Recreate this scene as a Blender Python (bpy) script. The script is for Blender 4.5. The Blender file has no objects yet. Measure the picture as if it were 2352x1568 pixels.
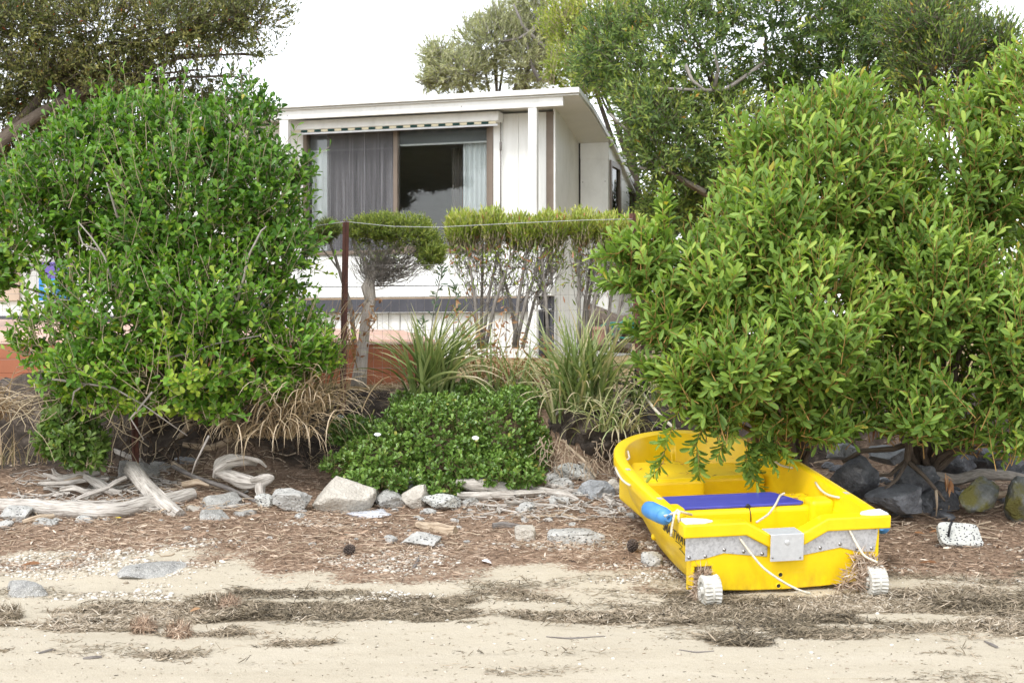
import bpy, math, random
import numpy as np
from mathutils import Vector, Matrix

random.seed(7)
rng = np.random.default_rng(11)
SC = bpy.context.scene
COL = SC.collection
R = math.radians

# ---------------------------------------------------------------- camera, sky, sun, exposure
cam_d = bpy.data.cameras.new("camera")
cam_d.lens = 50.0
cam_d.sensor_width = 36.0
cam_d.clip_end = 4000
cam_d.dof.use_dof = True
cam_d.dof.focus_distance = 10.2
cam_d.dof.aperture_fstop = 5.0
cam = bpy.data.objects.new("camera", cam_d)
COL.objects.link(cam)
cam.location = (0, 0, 1.6)
cam.rotation_euler = (R(90), 0, 0)
SC.camera = cam

SUN_EL, SUN_AZ = 52.0, 205.0          # high, behind the camera and a little to the left
world = bpy.data.worlds.new("World")
SC.world = world
world.use_nodes = True
wn, wl = world.node_tree.nodes, world.node_tree.links
wn.clear()
sky = wn.new("ShaderNodeTexSky")
sky.sky_type = 'NISHITA'
sky.sun_disc = False
sky.sun_elevation = R(SUN_EL)
sky.sun_rotation = R(SUN_AZ)
sky.air_density = 1.0
sky.dust_density = 1.0
hs = wn.new("ShaderNodeHueSaturation")
hs.inputs['Saturation'].default_value = 0.20   # a bright overcast: the cloud takes the blue out
bg = wn.new("ShaderNodeBackground")
bg.inputs['Strength'].default_value = 0.15
wo = wn.new("ShaderNodeOutputWorld")
wl.new(sky.outputs[0], hs.inputs['Color'])
wl.new(hs.outputs[0], bg.inputs[0])
wl.new(bg.outputs[0], wo.inputs[0])

sun_d = bpy.data.lights.new("sun", 'SUN')
sun_d.energy = 0.8
sun_d.angle = R(16)
sun_d.color = (1.0, 0.985, 0.965)
sun = bpy.data.objects.new("sun", sun_d)
COL.objects.link(sun)
sv = Vector((math.sin(R(SUN_AZ)) * math.cos(R(SUN_EL)), math.cos(R(SUN_AZ)) * math.cos(R(SUN_EL)), math.sin(R(SUN_EL))))
sun.rotation_euler = sv.to_track_quat('Z', 'Y').to_euler()
sun.location = sv * 50

SC.view_settings.view_transform = 'Standard'
SC.view_settings.look = 'None'
SC.view_settings.gamma = 1.0
SC.view_settings.use_curve_mapping = False
SC.view_settings.exposure = 1.42
SC.render.engine = 'CYCLES'
SC.cycles.max_bounces = 8
SC.cycles.transparent_max_bounces = 8

# ---------------------------------------------------------------- projection helpers (picture of 2352 x 1568, f = 3267)
F = 3267.0
def W(px, py, Y):
    return np.array(((px - 1176.0) / F * Y, Y, 1.6 - (py - 784.0) / F * Y))

# ---------------------------------------------------------------- numpy value noise
_perm = np.random.default_rng(3).random((64, 64, 64))
def vnoise(p):
    p = np.asarray(p, float)
    i = np.floor(p).astype(int)
    f = p - i
    f = f * f * (3 - 2 * f)
    o = 0
    for dx in (0, 1):
        for dy in (0, 1):
            for dz in (0, 1):
                w = (f[..., 0] if dx else 1 - f[..., 0]) * (f[..., 1] if dy else 1 - f[..., 1]) * (f[..., 2] if dz else 1 - f[..., 2])
                o = o + w * _perm[(i[..., 0] + dx) & 63, (i[..., 1] + dy) & 63, (i[..., 2] + dz) & 63]
    return o * 2 - 1
def fbm(p, oct=4):
    p = np.asarray(p, float)
    a, s, o = 1.0, 1.0, 0
    for k in range(oct):
        o = o + a * vnoise(p * s + 7.3 * k)
        a *= .5
        s *= 2.03
    return o
def nrm(v):
    v = np.asarray(v, float)
    return v / np.maximum(np.linalg.norm(v, axis=-1, keepdims=True), 1e-9)

# ---------------------------------------------------------------- terrain height
PY = np.array([-60, 0, 7, 8.8, 9.2, 10.3, 11.6, 12.9, 13.1, 13.45, 13.8, 15, 17, 40, 600, 2000])
PZ = np.array([-.9, -.14, -.085, -.03, 0, .125, .285, .45, .55, 1.0, 1.1, 1.2, 1.38, 1.6, 1.7, 1.7])
def gz(x, y):
    x = np.asarray(x, float); y = np.asarray(y, float)
    # the foot of the bank comes forward in the middle (under the daisy mound) and wanders
    sh = .9 * np.exp(-((x - .0) / 1.0) ** 2) * np.clip((y - 11.4) / .5, 0, 1) + .15 * np.sin(x * 2.1 + 1)
    k = np.clip((y - 11.0) / 1.5, 0, 1) * np.clip((15.5 - y) / 1.5, 0, 1)
    z = np.interp(y + sh * k, PY, PZ)
    p = np.stack([x, y, np.zeros_like(x)], -1)
    near = np.clip((y - 5.0) / 2, 0, 1) * np.clip((30 - y) / 10, 0, 1)
    z = z + near * (.012 * vnoise(p * 1.7) + .010 * fbm(p * 5, 2) * np.clip((y - 8.0) / 1.5, .25, 1))
    bank = np.clip((y - 12.4) / .5, 0, 1) * np.clip((14.2 - y) / .4, 0, 1)
    return z + bank * .06 * fbm(p * 4, 3)
def G(px, py):
    Ys = np.linspace(6.2, 30, 3000)
    r = 1.6 - (py - 784.0) / F * Ys
    x = (px - 1176.0) / F * Ys
    d = gz(x, Ys) - r
    i = int(np.argmax(d > 0))
    return np.array((x[i], Ys[i], float(gz(x[i], Ys[i]))))

# ---------------------------------------------------------------- object helpers
ORG = {}
def meta(o, label=None, cat=None, group=None, kind=None):
    if label: o['label'] = label
    if cat: o['category'] = cat
    if group: o['group'] = group
    if kind: o['kind'] = kind
    return o
def thing(name, label, cat, loc=(0, 0, 0), rot=None, group=None):
    o = bpy.data.objects.new(name, None)
    o.empty_display_size = .1
    COL.objects.link(o)
    o.location = loc
    if rot is not None:
        o.rotation_euler = rot
    else:
        ORG[o.name] = np.array(loc, float)
    return meta(o, label, cat, group)
def mk(name, V, Fc, mat, parent=None, attrs=None, smooth=False, base=False, kind=None):
    """one mesh object; world coordinates unless the parent is a rotated thing"""
    V = np.asarray(V, np.float32).reshape(-1, 3)
    org = np.zeros(3)
    if parent is not None:
        org = ORG.get(parent.name, np.zeros(3))
    elif base:
        org = np.array(((V[:, 0].min() + V[:, 0].max()) / 2, (V[:, 1].min() + V[:, 1].max()) / 2, V[:, 2].min()))
    V = V - org.astype(np.float32)
    me = bpy.data.meshes.new(name)
    if isinstance(Fc, np.ndarray):
        n, k = Fc.shape
        me.vertices.add(len(V)); me.loops.add(n * k); me.polygons.add(n)
        me.vertices.foreach_set('co', V.ravel())
        me.loops.foreach_set('vertex_index', Fc.astype(np.int32).ravel())
        me.polygons.foreach_set('loop_start', np.arange(0, n * k, k, dtype=np.int32))
        me.polygons.foreach_set('loop_total', np.full(n, k, np.int32))
        me.update(calc_edges=True)
    else:
        me.from_pydata(V.tolist(), [], [tuple(int(i) for i in f) for f in Fc])
    for an, arr in (attrs or {}).items():
        arr = np.asarray(arr, np.float32)
        if arr.ndim == 1:
            a = me.attributes.new(an, 'FLOAT', 'POINT'); a.data.foreach_set('value', arr)
        else:
            a = me.attributes.new(an, 'FLOAT_VECTOR', 'POINT'); a.data.foreach_set('vector', arr.ravel())
    if smooth:
        me.polygons.foreach_set('use_smooth', np.ones(len(me.polygons), bool))
    if mat: me.materials.append(mat)
    o = bpy.data.objects.new(name, me)
    COL.objects.link(o)
    if parent is not None:
        o.parent = parent
        ORG[o.name] = org
        if org.any() or parent.name in ORG: ORG[o.name] = ORG.get(parent.name, org)
    elif base:
        o.location = org
        ORG[o.name] = org
    if kind: o['kind'] = kind
    return o

class MB:
    def __init__(s): s.v = []; s.f = []; s.tc = []; s.n = 0
    def add(s, V, Fc, tc=None):
        V = np.asarray(V, float).reshape(-1, 3)
        s.f += [tuple(int(i) + s.n for i in f) for f in Fc]
        s.v.append(V)
        s.tc.append(np.zeros((len(V), 3)) if tc is None else np.asarray(tc, float))
        s.n += len(V)
        return s
    def box(s, x0, x1, y0, y1, z0, z1, M=None):
        V = np.array([(x, y, z) for z in (z0, z1) for y in (y0, y1) for x in (x0, x1)], float)
        if M is not None: V = V @ np.array(M.to_3x3()).T + np.array(M.translation)
        return s.add(V, [(0, 2, 3, 1), (4, 5, 7, 6), (0, 1, 5, 4), (2, 6, 7, 3), (0, 4, 6, 2), (1, 3, 7, 5)])
    def bbox(s, x0, x1, y0, y1, z0, z1, b=.004):
        """box with chamfered long edges in x and z (seen from -y)"""
        ys = [(y0, b), (y0 + b, 0), (y1, 0)]
        V = []
        for y, i in ys:
            V += [(x0 + i, y, z0 + i), (x1 - i, y, z0 + i), (x1 - i, y, z1 - i), (x0 + i, y, z1 - i)]
        Fc = [(0, 1, 2, 3), (11, 10, 9, 8)]
        for k in (0, 4):
            for j in range(4):
                a, c = k + j, k + (j + 1) % 4
                Fc.append((a, a + 4, c + 4, c))
        return s.add(V, Fc)
    def prism(s, pts, y0, y1):
        """polygon in (x, z) extruded along y"""
        n = len(pts)
        V = [(p[0], y0, p[1]) for p in pts] + [(p[0], y1, p[1]) for p in pts]
        return s.add(V, [tuple(range(n)), tuple(range(2 * n - 1, n - 1, -1))] + [(i, i + n, (i + 1) % n + n, (i + 1) % n) for i in range(n)])
    def tube(s, P, rad, k=8, cap=True, jit=0.0, seed=0):
        P = np.asarray(P, float); n = len(P)
        rad = np.broadcast_to(np.asarray(rad, float), (n,))
        T = np.gradient(P, axis=0); T = nrm(T)
        up = np.array((0, 0, 1.0)) if abs(T[0, 2]) < .9 else np.array((1.0, 0, 0))
        A = nrm(np.cross(T[0], up)); Vs = []; tcs = []
        L = np.concatenate([[0], np.cumsum(np.linalg.norm(np.diff(P, axis=0), axis=1))])
        th = np.arange(k) / k * 2 * np.pi
        for i in range(n):
            A = nrm(A - T[i] * np.dot(A, T[i])); B = np.cross(T[i], A)
            ring = np.cos(th)[:, None] * A + np.sin(th)[:, None] * B
            rr = rad[i]
            if jit:
                q = np.stack([np.cos(th) * 1.6 + seed, np.sin(th) * 1.6, np.full(k, L[i] / max(rad.max(), 1e-4) * .12)], -1)
                rr = rad[i] * (1 + jit * fbm(q, 3))[:, None]
            Vs.append(P[i] + ring * rr)
            tcs.append(np.stack([np.full(k, L[i]), np.cos(th) * rad.max(), np.sin(th) * rad.max()], -1))
        Fc = [(i * k + j, i * k + (j + 1) % k, (i + 1) * k + (j + 1) % k, (i + 1) * k + j) for i in range(n - 1) for j in range(k)]
        if cap: Fc += [tuple(range(k - 1, -1, -1)), tuple(range((n - 1) * k, n * k))]
        return s.add(np.concatenate(Vs), Fc, np.concatenate(tcs))
    def lathe(s, prof, M=None, k=20, cap=True):
        """profile (r, z) about z"""
        V = []
        for r, z in prof:
            for j in range(k):
                a = j / k * 2 * math.pi
                V.append((r * math.cos(a), r * math.sin(a), z))
        V = np.array(V)
        if M is not None: V = V @ np.array(M.to_3x3()).T + np.array(M.translation)
        n = len(prof)
        Fc = [(i * k + j, i * k + (j + 1) % k, (i + 1) * k + (j + 1) % k, (i + 1) * k + j) for i in range(n - 1) for j in range(k)]
        if cap: Fc += [tuple(range(k - 1, -1, -1)), tuple(range((n - 1) * k, n * k))]
        return s.add(V, Fc)
    def build(s, name, mat, parent=None, smooth=False, base=False, tc=False, kind=None):
        return mk(name, np.concatenate(s.v), s.f, mat, parent, {'tc': np.concatenate(s.tc)} if tc else None, smooth, base, kind)

def autosmooth(o, ang=35):
    me = o.data
    me.polygons.foreach_set('use_smooth', np.ones(len(me.polygons), bool))
    me.set_sharp_from_angle(angle=R(ang))
    return o
def bevel(o, w=.004, seg=2, ang=35):
    m = o.modifiers.new('bevel', 'BEVEL'); m.width = w; m.segments = seg
    m.limit_method = 'ANGLE'; m.angle_limit = R(ang); m.harden_normals = False
    return o

# ---------------------------------------------------------------- materials
def mat(name, base, rough=.6, metal=0., spec=.5, trans=0., noise=None, ramp=None, coord='Object', scale=(1, 1, 1), bump=0., bscale=60., bdist=.01, coat=0.):
    """principled with an optional noise ramp for colour and an optional bump"""
    m = bpy.data.materials.new(name); m.use_nodes = True
    nt = m.node_tree; N, L = nt.nodes, nt.links
    b = N['Principled BSDF']
    b.inputs['Roughness'].default_value = rough
    b.inputs['Metallic'].default_value = metal
    b.inputs['Specular IOR Level'].default_value = spec
    b.inputs['Transmission Weight'].default_value = trans
    b.inputs['Coat Weight'].default_value = coat
    b.inputs['Base Color'].default_value = (*base, 1)
    if ramp or bump:
        if coord == 'tc':
            t = N.new('ShaderNodeAttribute'); t.attribute_name = 'tc'; tv = t.outputs['Vector']
        else:
            t = N.new('ShaderNodeTexCoord'); tv = t.outputs[coord]
        mp = N.new('ShaderNodeMapping'); mp.inputs['Scale'].default_value = scale
        L.new(tv, mp.inputs[0])
    if ramp:
        n = N.new('ShaderNodeTexNoise'); n.inputs['Scale'].default_value = noise or 4; n.inputs['Detail'].default_value = 8; n.inputs['Roughness'].default_value = .65
        L.new(mp.outputs[0], n.inputs['Vector'])
        r = N.new('ShaderNodeValToRGB')
        el = r.color_ramp.elements
        while len(el) < len(ramp): el.new(.5)
        for e, (p, c) in zip(el, ramp): e.position = p; e.color = (*c, 1)
        L.new(n.outputs['Fac'], r.inputs[0]); L.new(r.outputs[0], b.inputs['Base Color'])
    if bump:
        n2 = N.new('ShaderNodeTexNoise'); n2.inputs['Scale'].default_value = bscale; n2.inputs['Detail'].default_value = 6
        L.new(mp.outputs[0], n2.inputs['Vector'])
        bp = N.new('ShaderNodeBump'); bp.inputs['Strength'].default_value = bump; bp.inputs['Distance'].default_value = bdist
        L.new(n2.outputs['Fac'], bp.inputs['Height']); L.new(bp.outputs[0], b.inputs['Normal'])
    return m

def leafmat(name, ramp, rough=.38, trans=.3, edge=None, spec=.5, tcol=None):
    """leaf: colour from the per-leaf value 'vary', margin tint from 'rib', light passes through"""
    m = bpy.data.materials.new(name); m.use_nodes = True
    nt = m.node_tree; N, L = nt.nodes, nt.links
    b = N['Principled BSDF']; b.inputs['Roughness'].default_value = rough; b.inputs['Specular IOR Level'].default_value = spec
    a = N.new('ShaderNodeAttribute'); a.attribute_name = 'vary'
    r = N.new('ShaderNodeValToRGB'); el = r.color_ramp.elements
    while len(el) < len(ramp): el.new(.5)
    for e, (p, c) in zip(el, ramp): e.position = p; e.color = (*c, 1)
    L.new(a.outputs['Fac'], r.inputs[0])
    out = r.outputs[0]
    if edge:
        rb = N.new('ShaderNodeAttribute'); rb.attribute_name = 'rib'
        pw = N.new('ShaderNodeMath'); pw.operation = 'POWER'; pw.inputs[1].default_value = 2.5
        L.new(rb.outputs['Fac'], pw.inputs[0])
        ml = N.new('ShaderNodeMath'); ml.operation = 'MULTIPLY'; ml.inputs[1].default_value = edge[1]
        L.new(pw.outputs[0], ml.inputs[0])
        mx = N.new('ShaderNodeMix'); mx.data_type = 'RGBA'
        L.new(ml.outputs[0], mx.inputs[0]); L.new(out, mx.inputs[6]); mx.inputs[7].default_value = (*edge[0], 1)
        out = mx.outputs[2]
    L.new(out, b.inputs['Base Color'])
    tr = N.new('ShaderNodeBsdfTranslucent')
    g = N.new('ShaderNodeMix'); g.data_type = 'RGBA'; g.blend_type = 'MULTIPLY'; g.inputs[0].default_value = 1
    L.new(out, g.inputs[6]); g.inputs[7].default_value = (*(tcol or (1.5, 1.6, .7)), 1)
    L.new(g.outputs[2], tr.inputs[0])
    ms = N.new('ShaderNodeMixShader'); ms.inputs[0].default_value = trans
    L.new(b.outputs[0], ms.inputs[1]); L.new(tr.outputs[0], ms.inputs[2])
    L.new(ms.outputs[0], N['Material Output'].inputs[0])
    return m

def varymat(name, ramp, rough=.8, spec=.3):
    m = bpy.data.materials.new(name); m.use_nodes = True
    N, L = m.node_tree.nodes, m.node_tree.links
    b = N['Principled BSDF']; b.inputs['Roughness'].default_value = rough; b.inputs['Specular IOR Level'].default_value = spec
    a = N.new('ShaderNodeAttribute'); a.attribute_name = 'vary'
    r = N.new('ShaderNodeValToRGB'); el = r.color_ramp.elements
    while len(el) < len(ramp): el.new(.5)
    for e, (p, c) in zip(el, ramp): e.position = p; e.color = (*c, 1)
    L.new(a.outputs['Fac'], r.inputs[0]); L.new(r.outputs[0], b.inputs['Base Color'])
    return m

def rockmat(name, c0, c1, chip=None, chipscale=40., chipw=.16, vein=None, moss=None, rough=.85):
    m = bpy.data.materials.new(name); m.use_nodes = True
    N, L = m.node_tree.nodes, m.node_tree.links
    b = N['Principled BSDF']; b.inputs['Roughness'].default_value = rough; b.inputs['Specular IOR Level'].default_value = .3
    t = N.new('ShaderNodeTexCoord')
    n = N.new('ShaderNodeTexNoise'); n.inputs['Scale'].default_value = 9; n.inputs['Detail'].default_value = 10; n.inputs['Roughness'].default_value = .7
    L.new(t.outputs['Object'], n.inputs['Vector'])
    r = N.new('ShaderNodeValToRGB'); r.color_ramp.elements[0].position = .32; r.color_ramp.elements[1].position = .68
    r.color_ramp.elements[0].color = (*c0, 1); r.color_ramp.elements[1].color = (*c1, 1)
    L.new(n.outputs['Fac'], r.inputs[0]); out = r.outputs[0]
    def over(fac, col):
        mx = N.new('ShaderNodeMix'); mx.data_type = 'RGBA'
        L.new(fac, mx.inputs[0]); L.new(out, mx.inputs[6]); mx.inputs[7].default_value = (*col, 1)
        return mx.outputs[2]
    def step(sock, lo, hi):
        q = N.new('ShaderNodeMapRange'); q.inputs[1].default_value = lo; q.inputs[2].default_value = hi
        L.new(sock, q.inputs[0]); return q.outputs[0]
    if chip:
        v = N.new('ShaderNodeTexVoronoi'); v.inputs['Scale'].default_value = chipscale; v.inputs['Randomness'].default_value = 1
        mp = N.new('ShaderNodeMapping'); mp.inputs['Scale'].default_value = (1, 1, 1.6); L.new(t.outputs['Object'], mp.inputs[0])
        L.new(mp.outputs[0], v.inputs['Vector'])
        n3 = N.new('ShaderNodeTexNoise'); n3.inputs['Scale'].default_value = chipscale * 1.7
        L.new(t.outputs['Object'], n3.inputs['Vector'])
        ad = N.new('ShaderNodeMath'); ad.operation = 'MULTIPLY_ADD'; ad.inputs[1].default_value = .5; ad.inputs[2].default_value = -.2
        L.new(n3.outputs['Fac'], ad.inputs[0])
        sm = N.new('ShaderNodeMath'); sm.operation = 'ADD'; L.new(v.outputs['Distance'], sm.inputs[0]); L.new(ad.outputs[0], sm.inputs[1])
        out = over(step(sm.outputs[0], chipw + .03, chipw), chip)
    if vein:
        w = N.new('ShaderNodeTexNoise'); w.inputs['Scale'].default_value = 5; w.inputs['Detail'].default_value = 9; w.inputs['Distortion'].default_value = 1.5
        L.new(t.outputs['Object'], w.inputs['Vector']); out = over(step(w.outputs['Fac'], .60, .70), vein)
    if moss:
        w = N.new('ShaderNodeTexNoise'); w.inputs['Scale'].default_value = 7; w.inputs['Detail'].default_value = 6
        mp2 = N.new('ShaderNodeMapping'); mp2.inputs['Location'].default_value = (3, 1, 7); L.new(t.outputs['Object'], mp2.inputs[0])
        L.new(mp2.outputs[0], w.inputs['Vector']); out = over(step(w.outputs['Fac'], .46, .6), moss)
    L.new(out, b.inputs['Base Color'])
    n2 = N.new('ShaderNodeTexNoise'); n2.inputs['Scale'].default_value = 45; n2.inputs['Detail'].default_value = 8
    L.new(t.outputs['Object'], n2.inputs['Vector'])
    bp = N.new('ShaderNodeBump'); bp.inputs['Strength'].default_value = 1.0; bp.inputs['Distance'].default_value = .02
    L.new(n2.outputs['Fac'], bp.inputs['Height']); L.new(bp.outputs[0], b.inputs['Normal'])
    return m

M = {}
M['white'] = mat('white_paint', (.8, .8, .78), .45, noise=4, ramp=[(.25, (.66, .66, .63)), (.45, (.77, .77, .75)), (.65, (.82, .82, .80))], scale=(1.5, 1.5, .8))
M['white2'] = mat('white_board_paint', (.8, .8, .78), .5, noise=2.5, ramp=[(.25, (.60, .60, .56)), (.45, (.74, .74, .71)), (.65, (.80, .80, .78))], scale=(4, 4, .35))
M['soffit'] = mat('soffit_paint', (.66, .66, .65), .6, noise=3, ramp=[(.3, (.62, .62, .61)), (.7, (.70, .70, .68))])
M['brown'] = mat('brown_frame', (.17, .13, .10), .45, noise=5, ramp=[(.3, (.15, .115, .085)), (.7, (.20, .155, .12))])
M['darkbeam'] = mat('charcoal_paint', (.05, .05, .06), .5, noise=5, ramp=[(.3, (.04, .04, .05)), (.7, (.075, .075, .09))])
M['timber'] = mat('raw_timber_edge', (.4, .28, .17), .7, noise=6, ramp=[(.3, (.30, .2, .12)), (.7, (.5, .37, .25))], scale=(1, 6, 6))
M['curtain'] = mat('pale_blue_curtain', (.86, .89, .89), .8)
M['netcurtain'] = mat('grey_brown_curtain', (.22, .19, .17), .9)
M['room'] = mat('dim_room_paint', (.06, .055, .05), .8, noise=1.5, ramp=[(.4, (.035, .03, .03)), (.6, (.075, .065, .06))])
M['woodroom'] = mat('orange_wood', (.3, .13, .05), .5)
M['screen'] = mat('grey_insect_mesh', (.16, .15, .16), .8, noise=7, ramp=[(.3, (.06, .06, .065)), (.5, (.12, .118, .125)), (.7, (.26, .255, .27))], scale=(6, 1, .10))
for _m in (M['screen'],):
    _n, _l = _m.node_tree.nodes, _m.node_tree.links
    _t = _n.new('ShaderNodeBsdfTransparent'); _x = _n.new('ShaderNodeMixShader'); _x.inputs[0].default_value = .42
    _l.new(_n['Principled BSDF'].outputs[0], _x.inputs[1]); _l.new(_t.outputs[0], _x.inputs[2]); _l.new(_x.outputs[0], _n['Material Output'].inputs[0])
M['blind'] = mat('grey_roller_blind', (.22, .23, .24), .7)
M['green'] = mat('awning_green', (.01, .05, .045), .8)
M['cream'] = mat('awning_cream', (.72, .66, .48), .8)
M['alu'] = mat('aluminium', (.62, .63, .64), .5, metal=.45, noise=30, ramp=[(.3, (.56, .57, .58)), (.7, (.68, .69, .70))], bump=.06, bscale=90)
M['alu_plate'] = mat('mottled_aluminium_plate', (.55, .55, .56), .55, metal=.55, noise=55, ramp=[(.35, (.42, .42, .43)), (.5, (.58, .58, .59)), (.7, (.68, .68, .69))], bump=.1, bscale=120, bdist=.003)
M['steel'] = mat('bolt_steel', (.35, .34, .33), .35, metal=.9)
M['hole'] = mat('dark_hole', (.02, .02, .02), .9)
M['yellow'] = mat('yellow_polyethylene', (.86, .58, .006), .38, noise=7, ramp=[(.25, (.80, .525, .004)), (.6, (.87, .60, .007))], bump=.03, bscale=14, spec=.45)
def weather(m, zlo, zhi, dirt, scuff):
    """grime that collects low on the hull and pale rub marks of their own shape"""
    N, L = m.node_tree.nodes, m.node_tree.links
    b = N['Principled BSDF']; src = b.inputs['Base Color'].links[0].from_socket
    t = N.new('ShaderNodeTexCoord'); s = N.new('ShaderNodeSeparateXYZ'); L.new(t.outputs['Object'], s.inputs[0])
    def noise(scale, sc, loc):
        mp = N.new('ShaderNodeMapping'); mp.inputs['Scale'].default_value = sc; mp.inputs['Location'].default_value = loc; L.new(t.outputs['Object'], mp.inputs[0])
        n = N.new('ShaderNodeTexNoise'); n.inputs['Scale'].default_value = scale; n.inputs['Detail'].default_value = 9; n.inputs['Roughness'].default_value = .7; L.new(mp.outputs[0], n.inputs['Vector']); return n.outputs['Fac']
    def mr(x, a, b_, c=0., d=1.):
        q = N.new('ShaderNodeMapRange'); q.inputs[1].default_value = a; q.inputs[2].default_value = b_; q.inputs[3].default_value = c; q.inputs[4].default_value = d; L.new(x, q.inputs[0]); return q.outputs[0]
    def mul(a, b_):
        q = N.new('ShaderNodeMath'); q.operation = 'MULTIPLY'; L.new(a, q.inputs[0]); L.new(b_, q.inputs[1]); return q.outputs[0]
    def over(f, c):
        nonlocal src
        q = N.new('ShaderNodeMix'); q.data_type = 'RGBA'; L.new(f, q.inputs[0]); L.new(src, q.inputs[6]); q.inputs[7].default_value = (*c, 1); src = q.outputs[2]
    over(mul(mr(s.outputs['Z'], zhi, zlo), mr(noise(9, (1, 1, .5), (0, 0, 0)), .42, .72, 0, .75)), dirt)
    over(mr(noise(5, (.6, .6, 5), (4, 2, 1)), .60, .78, 0, .35), scuff)
    over(mr(noise(60, (.25, .25, 1.2), (1, 7, 3)), .66, .76, 0, .3), dirt)
    L.new(src, b.inputs['Base Color'])
weather(M['yellow'], .0, .17, (.34, .20, .02), (.90, .70, .16))
M['whiteplastic'] = mat('white_plastic', (.8, .8, .77), .4, noise=20, ramp=[(.35, (.66, .65, .60)), (.55, (.82, .82, .80))])
M['wheelplastic'] = mat('cream_wheel_plastic', (.6, .59, .54), .5, noise=14, ramp=[(.3, (.34, .30, .23)), (.48, (.55, .53, .47)), (.8, (.66, .65, .61))])
M['rope'] = mat('cream_rope', (.68, .62, .48), .9, noise=90, ramp=[(.35, (.45, .40, .30)), (.6, (.72, .67, .54))], bump=.6, bscale=150, bdist=.004)
M['fender'] = mat('blue_fender_vinyl', (.07, .28, .60), .4, noise=6, ramp=[(.3, (.035, .17, .44)), (.7, (.09, .29, .58))])
M['blueboard'] = mat('deep_blue_board', (.055, .06, .36), .38, noise=7, ramp=[(.5, (.05, .055, .34)), (.66, (.08, .09, .42)), (.75, (.28, .3, .6))], scale=(.5, 3, 3))
M['black'] = mat('black_print', (.015, .015, .018), .5)
M['terracotta'] = mat('terracotta_paint', (.44, .14, .055), .6, noise=2.5, ramp=[(.3, (.30, .095, .04)), (.7, (.38, .13, .058))])
M['pink'] = mat('faded_pink_lid', (.72, .47, .36), .6, noise=2.5, ramp=[(.35, (.60, .38, .29)), (.7, (.70, .51, .42))])
M['rust'] = mat('rusted_steel', (.10, .04, .03), .85, noise=14, ramp=[(.3, (.06, .025, .02)), (.6, (.13, .05, .035)), (.8, (.2, .085, .05))], bump=.4, bscale=60)
M['wire'] = mat('galvanised_wire', (.42, .42, .42), .5, metal=.6)
M['rustwire'] = mat('dull_wire', (.30, .27, .25), .6, metal=.3)
M['drift'] = mat('silver_driftwood', (.5, .47, .43), .9, noise=9, ramp=[(.30, (.10, .08, .07)), (.43, (.36, .325, .285)), (.58, (.52, .48, .43)), (.8, (.66, .63, .59))], coord='tc', scale=(1.0, 9, 9), bump=.9, bscale=7, bdist=.02)
M['driftbrown'] = mat('tan_driftwood', (.4, .32, .24), .9, noise=9, ramp=[(.32, (.14, .09, .06)), (.46, (.38, .29, .2)), (.62, (.52, .42, .31)), (.8, (.62, .54, .44))], coord='tc', scale=(1.0, 9, 9), bump=.9, bscale=7, bdist=.02)
M['driftdark'] = mat('dark_grey_stick', (.17, .155, .14), .9, noise=9, ramp=[(.3, (.07, .06, .055)), (.55, (.2, .18, .165)), (.8, (.30, .28, .26))], coord='tc', scale=(1.0, 9, 9), bump=.8, bscale=7, bdist=.01)
M['bark'] = mat('brown_bark', (.13, .10, .075), .9, noise=9, ramp=[(.3, (.07, .052, .04)), (.6, (.16, .125, .095)), (.8, (.24, .2, .16))], coord='tc', scale=(1.5, 9, 9), bump=.8, bscale=8, bdist=.02)
M['greybark'] = mat('grey_twig_bark', (.28, .25, .22), .9, noise=9, ramp=[(.3, (.15, .13, .11)), (.6, (.32, .29, .26)), (.8, (.42, .39, .35))], coord='tc', scale=(2, 9, 9), bump=.5, bscale=9)
M['palebark'] = mat('pale_paper_bark', (.42, .37, .32), .9, noise=9, ramp=[(.3, (.22, .17, .14)), (.45, (.50, .44, .38)), (.7, (.68, .63, .57))], coord='tc', scale=(1.2, 10, 10), bump=1.0, bscale=8, bdist=.03)
M['redtwig'] = mat('golden_brown_twig', (.34, .20, .06), .8)
M['olivetwig'] = mat('olive_twig', (.22, .19, .07), .8)
M['tantwig'] = mat('tan_twig', (.36, .29, .19), .9)

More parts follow.
